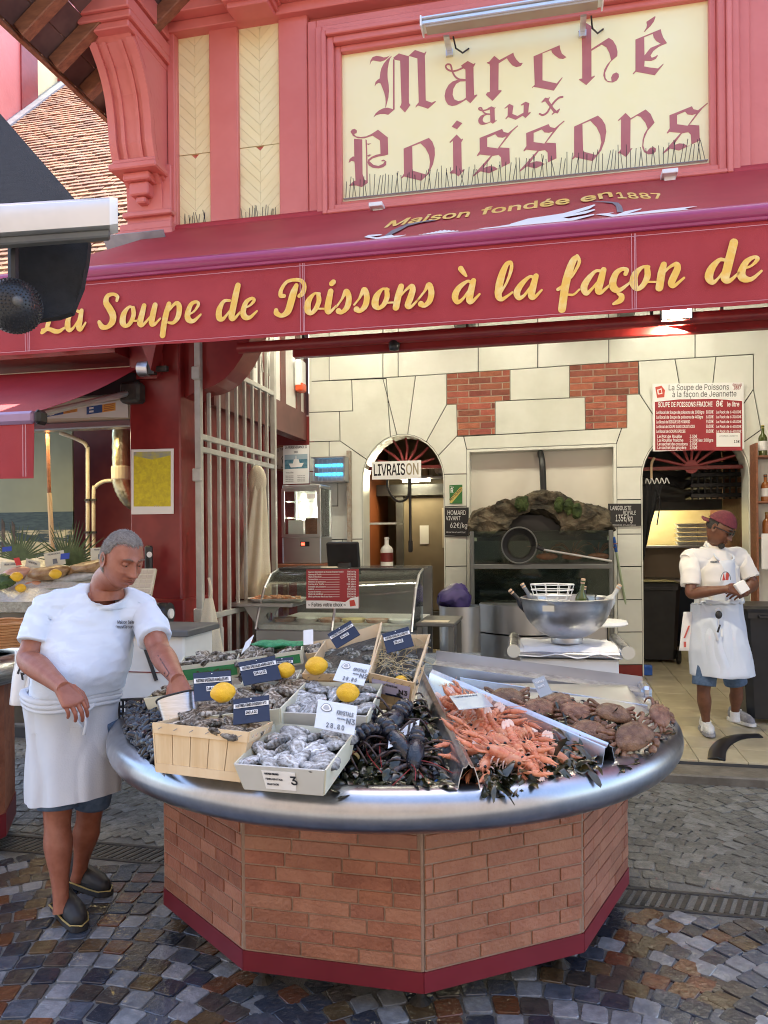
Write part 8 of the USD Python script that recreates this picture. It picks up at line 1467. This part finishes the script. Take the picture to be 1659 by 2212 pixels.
def leg(h, k, a, r):
    bk_ = unit(np.cross(unit(k - h), s1)); return limb([c4(h, r * 1.05), c4(h + (k - h) * .5, r * .92), c4(k + (h - k) * .1, r * .70), c4(k + (a - k) * .08, r * .64), c4(k + (a - k) * .32, r * .70), c4(k + (a - k) * .7, r * .46), c4(a, r * .38), c4(a + (a - k) * .18, r * .42)], n=18)
hm1 = head_mesh(1.05, 1.35); fw1 = unit(np.array([.72, -.60, -.40])); up1 = unit(np.array([.22, -.16, .95])); M1 = Mx(hc, fw1, up1, 1.0)
hd1 = xf(hm1, M1); neck1 = limb([c4(nk - ZZ * .05 - f1 * .01, .080), c4(nk + ZZ * .02, .066), c4(hc + (-fw1) * .035 - ZZ * .06, .064), c4(hc - fw1 * .02 - ZZ * .01, .058)]); dc = hc + fw1 * .045 - up1 * .098 
chin = ell(dc - up1 * .006 - fw1 * .03, (.055, .052, .034), 3, fw1, up1 * 0 + np.cross(up1, fw1))
hn1 = hand(wrR, unit(np.array([.62, -.30, -.62])), unit(np.array([-.25, .55, -.75])), -1, .62, .55); hn2 = hand(wrL, unit(np.array([.38, -.42, -.80])), unit(np.array([.05, .85, -.45])), 1, .95, .5)
body1 = union([skin(torso1(-.012)), arm(shR, elR, wrR, .054), arm(shL, elL, wrL, .054), leg(hR, kR, aR, .083), leg(hL, kL, aL, .083), neck1, hd1, xf(ear(1), M1), xf(ear(-1), M1), hn1, hn2])
m1.add('body', body1, skin1, smooth=60)
place_head(m1, hc, fw1, up1, hm1, skin1, skin1b, 1., .9, mat('brow_hair', (.16, .09, .065), .7))
reg1 = lambda v: np.clip(np.where(v[:, 0] > -.005, v[:, 2] - (.066 + .42 * np.clip(v[:, 0] - .03, 0, 1) + .45 * np.clip(np.abs(v[:, 1]) - .012, 0, .035) * (v[:, 0] > .02) - .9 * np.clip(np.abs(v[:, 1]) - .055, 0, .03)) + .9 * np.clip(.028 - v[:, 0], 0, .05), v[:, 2] + .055 + .0 * v[:, 0] + .45 * np.clip(v[:, 0] + .03, 0, .05)), -.02, .02) * 50
m1.add('hair', xf(hair_shell(*hm1, reg1, .0035, .004), M1), greyh, smooth=True)
hv = hm1[0]; kk = reg1(hv); rh = random.Random(3); cand = [i for i in np.where(kk > -.6)[0] if rh.random() < .25 + .75 * min(1, max(0, kk[i] + .6))]; pts_, cnt_ = [], []
for i in rh.sample(list(cand), min(3200, len(cand))):
    p = hv[i]; n_ = p / np.linalg.norm(p); back = np.array([-.8, p[1] * 2.5, -.1 - .8 * (abs(p[1]) > .06)]); back = back - n_ * (back @ n_); back = unit(back + np.array([rh.gauss(0, .10) for _ in range(3)])); L_ = rh.uniform(.009, .017)
    for q in (0, .4, 1.0): pts_.append(p + n_ * (.0025 + .0035 * math.sin(q * 1.9)) + back * L_ * q)
    cnt_.append(3)
hp = num(m1.path, 'hair_strands'); hc_ = UsdGeom.BasisCurves.Define(stage, hp); hc_.CreateTypeAttr('linear'); hc_.CreateCurveVertexCountsAttr(cnt_); P_ = np.array(pts_) @ M1[:3, :3].T + M1[:3, 3] - m1.loc; hc_.CreatePointsAttr(Vt.Vec3fArray.FromNumpy(P_.astype(np.float32))); hc_.CreateWidthsAttr([.0008] * len(P_)); hc_.SetWidthsInterpolation('vertex'); UsdShade.MaterialBindingAPI.Apply(hc_.GetPrim()).Bind(mat('grey_strands', (.15, .135, .12), .5, (.30, .28, .26), 60)); hc_.GetPrim().SetCustomDataByKey('kind', 'stuff')
def sleeve(sh, el, ctr, r0, r1, end=.62):
    d = unit(el - sh); L_ = np.linalg.norm(el - sh); inn = ctr - sh; inn = inn - d * (inn @ d) * .5; p = sh + inn * .45; return limb([c4(p - ZZ * .015, r0 * .98), c4(sh + d * .03 + inn * .06, r0 * .93), c4(sh + d * L_ * .34, r0 * .98), c4(sh + d * L_ * end, r1), c4(sh + d * (L_ * end + .004), r1 * .93)], n=26, k=7)
cR, cL = o1 + ZZ * 1.27, o1 + ZZ * 1.27
def tee_mesh(parts, e=.016, it=8): return soft(union(parts), e, it)
neckhole = m3.Manifold.sphere(1., 32).scale([.088, .088, .095]).translate(list(map(float, nk + f1 * .040 + ZZ * .008)))
body_t = union([skin(torso1(.014, .90)), sleeve(shR, elR, cR, .074, .068, .66), sleeve(shL, elL, cL, .073, .067, .66), limb([c4(shR + unit(shR - cR) * .040 - ZZ * .02, .018), c4(shR + unit(shR - cR) * .028 - ZZ * .012, .046), c4(shR + ZZ * .000, .066), c4((shR * .5 + o1 * .5) * [1, 1, 0] + ZZ * 1.318 - f1 * .008, .076), c4(o1 + ZZ * 1.328 - f1 * .01, .085), c4((shL * .5 + o1 * .5) * [1, 1, 0] + ZZ * 1.318 - f1 * .008, .076), c4(shL, .066), c4(shL + unit(shL - cL) * .028 - ZZ * .012, .046), c4(shL + unit(shL - cL) * .040 - ZZ * .02, .018)], n=24), limb([c4(nk - ZZ * .09, .085), c4(nk - ZZ * .05, .092), c4(nk - ZZ * .015, .078)], n=24)]) - neckhole
v, f = soft(body_t, .014, 26); v, f = wrinkle((v, f), .012, 8, 3, (1, .9, .4)); v, f = wrinkle((v, f), .005, 17, 9, (.7, .7, 1.1)); m1.add('tshirt', (v, f), tee, smooth=True)
ncol = [nk + f1 * .022 + ZZ * (.000) + f1 * math.cos(a) * .072 + s1 * math.sin(a) * .074 + ZZ * (-.030 * math.cos(a) - .012) for a in np.linspace(0, 6.283, 40, endpoint=False)]
tm = trimesh.Trimesh(v, f, process=False)
def chest_print(t, s, px, py, Y, h, w, mm, ex, up=ZZ, tmv=None, name='print'):
    o = at(px, py, Y); ex = unit(ex); ey = unit(up - ex * (up @ ex)); vv, ff = text(s, h, o, ex, ey, True, w); vs_ = tmv if tmv is not None else tm.vertices; from_c = np.array([0, 0, CAM_H]); dirs = vv - from_c; dirs /= np.linalg.norm(dirs, axis=1, keepdims=True)
    rel = vs_ - from_c; L_ = np.linalg.norm(rel, axis=1); rd = rel / L_[:, None]; from scipy.spatial import cKDTree as KD; near = L_ < np.median(L_[np.abs(rd @ unit(o - from_c)) > .9995]) if 0 else slice(None); tree = KD(rd[near]); dd, ii = tree.query(dirs, k=6); Ln = L_[near][ii].min(1); Ls = np.full(len(vv), np.median(Ln)) * .5 + Ln * .5
    t.add(name, (from_c + dirs * (np.median(Ln) - .006)[None] if 0 else from_c + dirs * (np.clip(Ls, np.median(Ls) - .03, np.median(Ls) + .03) - .007)[:, None], ff), mm)
chest_print(m1, 'Maison Saiter', 254, 1347, 3.2, .013, .072, ink, s1 * .95 - ZZ * .06); chest_print(m1, 'Trouville sur mer', 249, 1357, 3.2, .013, .095, ink, s1 * .95 - ZZ * .06)
# waist apron, knot, shorts, clogs
ap = []
for z, fo, w, d in spline(np.array([(.955, .040, .192, .188), (.90, .032, .194, .184), (.80, .02, .190, .172), (.66, .02, .192, .176), (.50, .02, .196, .182)]), 6):
    a = np.linspace(0, 2 * math.pi, 72, endpoint=False); k = np.clip((.95 - z) / .45, 0, 1); r = 1 + k * .030 * np.sin(5 * a + 1) + k * .015 * np.sin(11 * a); c = low + f1 * fo + s1 * .0; p = c + np.outer(np.cos(a) * d * r, f1) + np.outer(np.sin(a) * w * r, s1); p[:, 2] = z + k * .012 * np.sin(2 * a + 1); ap.append(p)
v, f = skin(ap, cap=False); m1.add('apron', wrinkle(remesh((v, f), .025), .018, 8, 5, (1, 1, .22)), aprm, smooth=True)
for z, r in ((.945, .016), (.925, .014), (.905, .010)): p = ap[0].copy(); c = p.mean(0); q = c + (p - c) * 1.005; q[:, 2] = z + .008 * np.sin(np.linspace(0, 6.28, 72) * 3); m1.add('apron_band', tube(q, r, 8, closed=True), aprm, smooth=True)
kn = low + f1 * .222 + s1 * .03; kn[2] = .905
m1.add('apron_knot', cat_mesh(ell(kn, (.022, .016, .014), 2), tube(spline([kn, kn + s1 * .05 + ZZ * .012, kn + s1 * .02 - ZZ * .014], 5), .007, 7), tube(spline([kn, kn - s1 * .05 + ZZ * .008, kn - s1 * .02 - ZZ * .012], 5), .007, 7), tube(spline([kn, kn + s1 * .015 - ZZ * .05 + f1 * .01, kn + s1 * .008 - ZZ * .11], 5), .007, 7), tube(spline([kn, kn - s1 * .02 - ZZ * .04 + f1 * .01, kn + s1 * .0 - ZZ * .08], 5), .007, 7)), aprm, smooth=True)
hem = lambda h, k, t: h + (k - h) * t
m1.add('shorts', soft(union([limb([c4(hR + ZZ * .03, .110), c4(hem(hR, kR, .5), .09), c4(hem(hR, kR, .86), .082)], n=24), limb([c4(hL + ZZ * .03, .110), c4(hem(hL, kL, .5), .09), c4(hem(hL, kL, .86), .082)], n=24)]), .02, 4), denim, smooth=True)
for hl, to in ((atz(128, 1962, .0), atz(168, 2012, .0)), (atz(150, 1908, .0), atz(250, 1950, .0))):
    hl[2] = to[2] = .004 + .012; d = to - hl; to = hl + unit(d) * .285; g = m1.group('clog'); m1.add('upper', shoe(hl, to, .048, .105), rubber, smooth=True, under=g.path); m1.add('sole', sole(hl - ZZ * .002, to, .047), rubber, under=g.path)
    p = hl + unit(d) * .14; sd_ = unit(np.cross(ZZ, d)); m1.add('sole_line', tube([hl + unit(d) * (.285 * x) + sd_ * y * .048 + ZZ * .024 for x, y in [(.0, 0)] + [(.1, 1.0), (.4, .96), (.72, 1.2), (.95, .8), (1.07, .05), (.95, -.72), (.72, -.88), (.4, -.92), (.1, -1.0)]], .0035, 6, closed=True), solem, under=g.path)
for k in range(5): p = elL + (wrL - elL) * (.35 + .12 * k); o = unit(np.array([-.45, -.85, .2])); m1.add('tattoo', tube(spline([p + o * .0445 + ZZ * .02, p + o * .0460 + np.array([.012, 0, 0]), p + o * .0445 - ZZ * .015], 4), .0022, 4), tat)
# ---- man in cap at the right
fa = math.radians(30); f2 = np.array([math.sin(fa), -math.cos(fa), 0]); s2 = np.array([-f2[1], f2[0], 0]); b2 = atz(1562, 1585, .1); b2[2] = .1; YB = float(b2[1]) + .02
m2 = T('person', 'man in maroon cap, sunglasses, white shirt and long white bib apron at the right doorway', 'person', loc=b2)
shR2, shL2 = at(1489, 1205, YB - .08), at(1598, 1200, YB + .12); nk2 = at(1545, 1178, YB + .05); hc2 = at(1554, 1142, YB - .04)
elR2, wrR2 = at(1494, 1282, YB - .18), at(1572, 1272, YB - .32); elL2, wrL2 = at(1628, 1262, YB + .05), at(1610, 1280, YB - .24)
o2 = (shR2 + shL2) / 2; zs2 = o2[2]; o2[2] = 0
tor2 = [(.86, .0, 0, .165, .12, 2.2), (.98, .0, 0, .172, .125, 2.2), (1.10, .01, 0, .170, .122, 2.2), (1.22, .01, 0, .172, .12, 2.3), (1.33, .0, 0, .178, .12, 2.4), (zs2 - .05, -.0, 0, .155, .105, 2.2), (zs2 + .01, -.005, 0, .11, .085, 2.), (zs2 + .045, .0, .0, .07, .062, 2.)]
def torso2(g, z0=None): return rings(o2, f2, s2, [(z, fo, si, w + g, d + g, e) for z, fo, si, w, d, e in tor2 if z0 is None or z >= z0])
hR2, hL2 = b2 * [1, 1, 0] - s2 * .09 + ZZ * .93, b2 * [1, 1, 0] + s2 * .09 + ZZ * .93; hR2[:2] += (o2 - b2)[:2] * .8; hL2[:2] += (o2 - b2)[:2] * .8
kR2, aR2 = at(1520, 1492, YB - .08), at(1526, 1566, YB - .03); kL2, aL2 = at(1592, 1488, YB + .14), at(1588, 1545, YB + .18)
hm2 = head_mesh(1.05, 1.1); fw2 = unit(np.array([.62, -.58, -.55])); up2 = unit(np.array([.38, -.25, .88])); M2 = Mx(hc2, fw2, up2, 1.0)
neck2 = limb([c4(nk2 - ZZ * .06, .068), c4(nk2, .056), c4(hc2 - fw2 * .03 - ZZ * .05, .056), c4(hc2 - fw2 * .02, .05)])
h21 = hand(wrR2, unit(np.array([.9, -.1, -.15])), unit(np.array([.25, .7, -.5])), -1, .7, .6); h22 = hand(wrL2, unit(np.array([-.55, -.35, .05])), unit(np.array([-.3, .6, -.6])), 1, .7, .6)
body2 = union([skin(torso2(-.012)), arm(shR2, elR2, wrR2, .046), arm(shL2, elL2, wrL2, .046), leg(hR2, kR2, aR2, .072), leg(hL2, kL2, aL2, .072), neck2, xf(hm2, M2), xf(ear(1), M2), xf(ear(-1), M2), h21, h22]); m2.add('body', body2, skin2, smooth=60)
place_head(m2, hc2, fw2, up2, hm2, skin2, skin2b, 1., .9, black)
m2.add('goatee', xf(ell((.085, 0, -.098), (.024, .022, .024), 2), M2), mat('black_hair', (.012, .01, .009), .7, (.03, .025, .022), 80, bump=.5), smooth=True)
m2.add('hair', xf(hair_shell(*hm2, lambda v: np.clip(np.where(v[:, 0] > .0, v[:, 2] - .05, v[:, 2] + .03), -.02, .02) * 50, .003, .002), M2), MATS['black_hair'], smooth=True)
g = m2.group('sunglasses')
for s in (-1, 1): m2.add('lens', xf(ell((.099, s * .032, .012), (.006, .027, .018), 2), M2), mat('dark_lens', (.02, .018, .01), .05, coat=.5) if s < 0 else MATS['dark_lens'], smooth=True, under=g.path); m2.add('temple', xf(tube(spline([(.094, s * .056, .016), (.05, s * .084, .014), (-.01, s * .088, .006)], 4), .0035, 6), M2), black, under=g.path)
m2.add('bridge', xf(rod((.104, -.01, .016), (.104, .01, .016), .003, 6), M2), black, under=g.path)
g = m2.group('cap'); v = hm2[0]; n_ = v / np.linalg.norm(v, axis=1, keepdims=True); keep = v[:, 2] > (.040 + .10 * np.clip(v[:, 0], -.1, .1)); w = v + n_ * (.011 + .012 * np.clip(v[:, 2] / .12, 0, 1))[:, None]; m2.add('crown', xf((w, hm2[1][keep[hm2[1]].all(1)]), M2), capm, smooth=True, under=g.path)
bs_ = np.array([[(-.075 - .085 * t * math.cos(a * 1.1), .075 * math.sin(a * 1.25) * (1 - .1 * t), .030 - .012 * t + .016 * (a / .9) ** 2 * -1) for a in np.linspace(-1.0, 1.0, 15)] for t in np.linspace(0, 1, 6)]); v_, f_ = sheet(bs_, .004); m2.add('brim', xf((v_, f_), M2), capm, smooth=True, under=g.path)
ms_ = union([skin(torso2(.014, .86)), sleeve(shR2, elR2, o2 + ZZ * (zs2 - .05), .068, .064, .74), sleeve(shL2, elL2, o2 + ZZ * (zs2 - .05), .068, .064, .74), limb([c4(shR2 + unit(shR2 - o2 - ZZ * zs2) * .040 - ZZ * .02, .016), c4(shR2 + unit(shR2 - o2 - ZZ * zs2) * .026 - ZZ * .012, .042), c4(shR2, .058), c4((shR2 + o2) * [.5, .5, 0] + ZZ * (zs2 + .002), .068), c4(o2 + ZZ * (zs2 + .008), .078), c4((shL2 + o2) * [.5, .5, 0] + ZZ * (zs2 + .002), .068), c4(shL2, .058), c4(shL2 + unit(shL2 - o2 - ZZ * zs2) * .026 - ZZ * .012, .042), c4(shL2 + unit(shL2 - o2 - ZZ * zs2) * .040 - ZZ * .02, .016)], n=24)])
v, f = soft(ms_, .016, 22); v, f = wrinkle((v, f), .018, 9, 12, (1, 1, .6)); m2.add('shirt', (v, f), mat('white_shirt', (.72, .70, .66), .8, (.77, .75, .71), 6, bump=.1, bscale=250), smooth=True); tv2 = v
for s in (-1, 1):
    c0 = nk2 + ZZ * .015; P_ = np.array([[c0 - f2 * .06 + s2 * s * .03 + ZZ * .02, c0 + s2 * s * .068 + ZZ * .01, c0 + f2 * .065 + s2 * s * .02 - ZZ * .02], [c0 - f2 * .075 + s2 * s * .04 - ZZ * .02, c0 + s2 * s * .09 - ZZ * .03, c0 + f2 * .085 + s2 * s * .055 - ZZ * .075]]); m2.add('collar', sheet(P_ if s > 0 else P_[:, ::-1], .004), MATS['white_shirt'], smooth=True)
ap = []
for z, w, d, a0 in spline(np.array([(1.40, .10, .142, .0), (1.30, .125, .150, .0), (1.18, .165, .155, 0), (1.10, .195, .170, 0), (.95, .205, .185, 0), (.80, .225, .205, 0), (.65, .236, .222, 0), (.555, .242, .228, 0)]), 5):
    a = np.linspace(-1.3 - .75 * (z < 1.1), 1.3 + .45 * (z < 1.1), 40); k = np.clip((1.0 - z) / .45, 0, 1); r = 1 + k * .035 * np.sin(6 * a + 1); c = o2 * 1.0; c[:2] += (b2 - o2)[:2] * .85 * k; p = c + np.outer(np.cos(a) * d * r, f2) + np.outer(np.sin(a) * w * r, s2); p[:, 2] = z; ap.append(p)
v, f = sheet(np.array(ap)[:, ::-1], .006); m2.add('bib_apron', wrinkle(remesh((v, f), .03), .018, 8, 31, (1, 1, .3)), aprm, smooth=True)
p = ap[20]; m2.add('apron_fold', tube(spline([ap[15][i] + f2 * .012 + ZZ * .01 * math.sin(i) for i in range(0, 40, 3)], 4), .016, 8), aprm, smooth=True)
for s in (-1, 1): m2.add('neck_strap', tube(spline([ap[0][6 if s < 0 else -7] + f2 * .004, o2 + s2 * s * .10 + f2 * .085 + ZZ * zs2, nk2 + s2 * s * .075 - f2 * .02 + ZZ * .01], 5), .008, 6), aprm, smooth=True)
chest_print(m2, 'POISSONNERIE', 1535, 1216, YB - .2, .014, .10, MATS['grey_text'], s2, ZZ, tv2)
lc = at(1562, 1244, YB - .24); e_ = unit(s2); 
m2.add('lobster_emblem', cat_mesh(*[frame_slab(Polygon(pp), lc - f2 * -.02, e_, ZZ, f2, .003) for pp in ([(-.035, -.03), (-.02, .02), (-.005, -.03)], [(.0, -.03), (.005, .015), (.02, .03), (.04, .01), (.03, -.03)])]), MATS['lobster_red']); m2.add('emblem_arch', tube([lc + f2 * .022 + e_ * .055 * math.cos(a) + ZZ * (.06 * math.sin(a) - .03) for a in np.linspace(0, math.pi, 20)], .003, 5), MATS['grey_text'])
m2.add('shorts', soft(union([limb([c4(hR2 + ZZ * .03, .110), c4(hem(hR2, kR2, .5), .092), c4(hem(hR2, kR2, .92), .084)], n=24), limb([c4(hL2 + ZZ * .03, .110), c4(hem(hL2, kL2, .5), .092), c4(hem(hL2, kL2, .92), .084)], n=24)]), .02, 4), denim, smooth=True)
whs = mat('white_trainer', (.62, .62, .60), .55, (.72, .72, .70), 30, bump=.3); gys = mat('grey_trainer', (.22, .22, .24), .6, (.36, .36, .38), 30, bump=.3)
for hl, to, an, mm, lb in ((atz(1519, 1575, .1), atz(1545, 1608, .1), aR2, whs, 'white trainer'), (atz(1578, 1555, .1), atz(1640, 1578, .1), aL2, gys, 'grey and white trainer')):
    hl[2] = to[2] = .1 + .012; d = unit(to - hl); to = hl + d * .28; g = m2.group('trainer', lb); m2.add('upper', shoe(hl, to, .042, .095), mm, smooth=True, under=g.path); m2.add('sole', sole(hl - ZZ * .010, to, .043), whitepl if mm is gys else gys, under=g.path)
    for k in range(4): c = hl + d * (.11 + .03 * k) + ZZ * (.092 - .012 * k); sd_ = np.cross(ZZ, d); m2.add('lace', rod(c - sd_ * .025, c + sd_ * .025, .004, 5), whitepl, under=g.path)
    m2.add('sock', limb([c4(an + ZZ * .03, .036), c4(an, .035), c4(an - ZZ * .05, .040)], n=16), sock, smooth=True)
pp = solo('paper_slip', bx((wrR2 + wrL2) / 2 + np.array([.0, -.08, .03]), (.07, .03, .09), unit(np.array([.8, -.2, .5])), unit(np.array([.1, -.95, .2])), None, .004), paper, 'small white paper packet held by the man in the cap', 'packet')
kc = at(1553, 1328, YB - .22); t = T('key_reel', 'black key reel with keys and a pen hanging on the apron', 'key reel', loc=kc); t.add('reel', ell(kc, (.025, .015, .03), 2), black, smooth=True); t.add('clip', tube([kc + ZZ * .03 + UU * .02 * math.cos(a) + ZZ * .02 * math.sin(a) for a in np.linspace(0, 6.28, 14, endpoint=False)], .003, 5, closed=True), alu)
for k in range(3): t.add('key', bx(kc - ZZ * (.10 + .03 * k) + UU * (.02 * math.sin(k * 2)), (.014, .004, .06), unit(UU + ZZ * .3 * (k - 1)), VV, None, .002), [black, whitepl, alu][k])
t.add('cord', rod(kc - ZZ * .03, kc - ZZ * .09, .0025, 5), alu)
tw = drape('kitchen_towel', 'white towel with red stripes tucked in at the apron of the man in cap', 'towel', at(1488, 1322, YB - .02), at(1482, 1405, YB - .02), .035, .055, .02, clothm, 3, .01)
tw.add('stripe', bx(at(1484, 1365, YB - .05), (.012, .004, .10), UU, VV, unit(ZZ * .8 + UU * .3)), mat('towel_red', (.55, .12, .10), .8)); tw.add('stripe', bx(at(1480, 1392, YB - .05), (.016, .004, .04), UU, VV, ZZ), MATS['towel_red'])
# curved black cable cover / mat on the floor in front of the man
cvr = [(1548, 1640), (1552, 1618), (1570, 1600), (1600, 1590), (1640, 1588)]; pts = spline([atz(x, y, .108) for x, y in cvr], 6); d_ = np.gradient(pts, axis=0); sd_ = np.cross(d_, ZZ); sd_ /= np.linalg.norm(sd_, axis=1, keepdims=True); solo('rubber_strip', sheet(np.stack([pts - sd_ * .055, pts + ZZ * .012, pts + sd_ * .055], 1), .008), black, 'curved black rubber strip on the shop floor by the shoes', 'rubber strip', smooth=True)
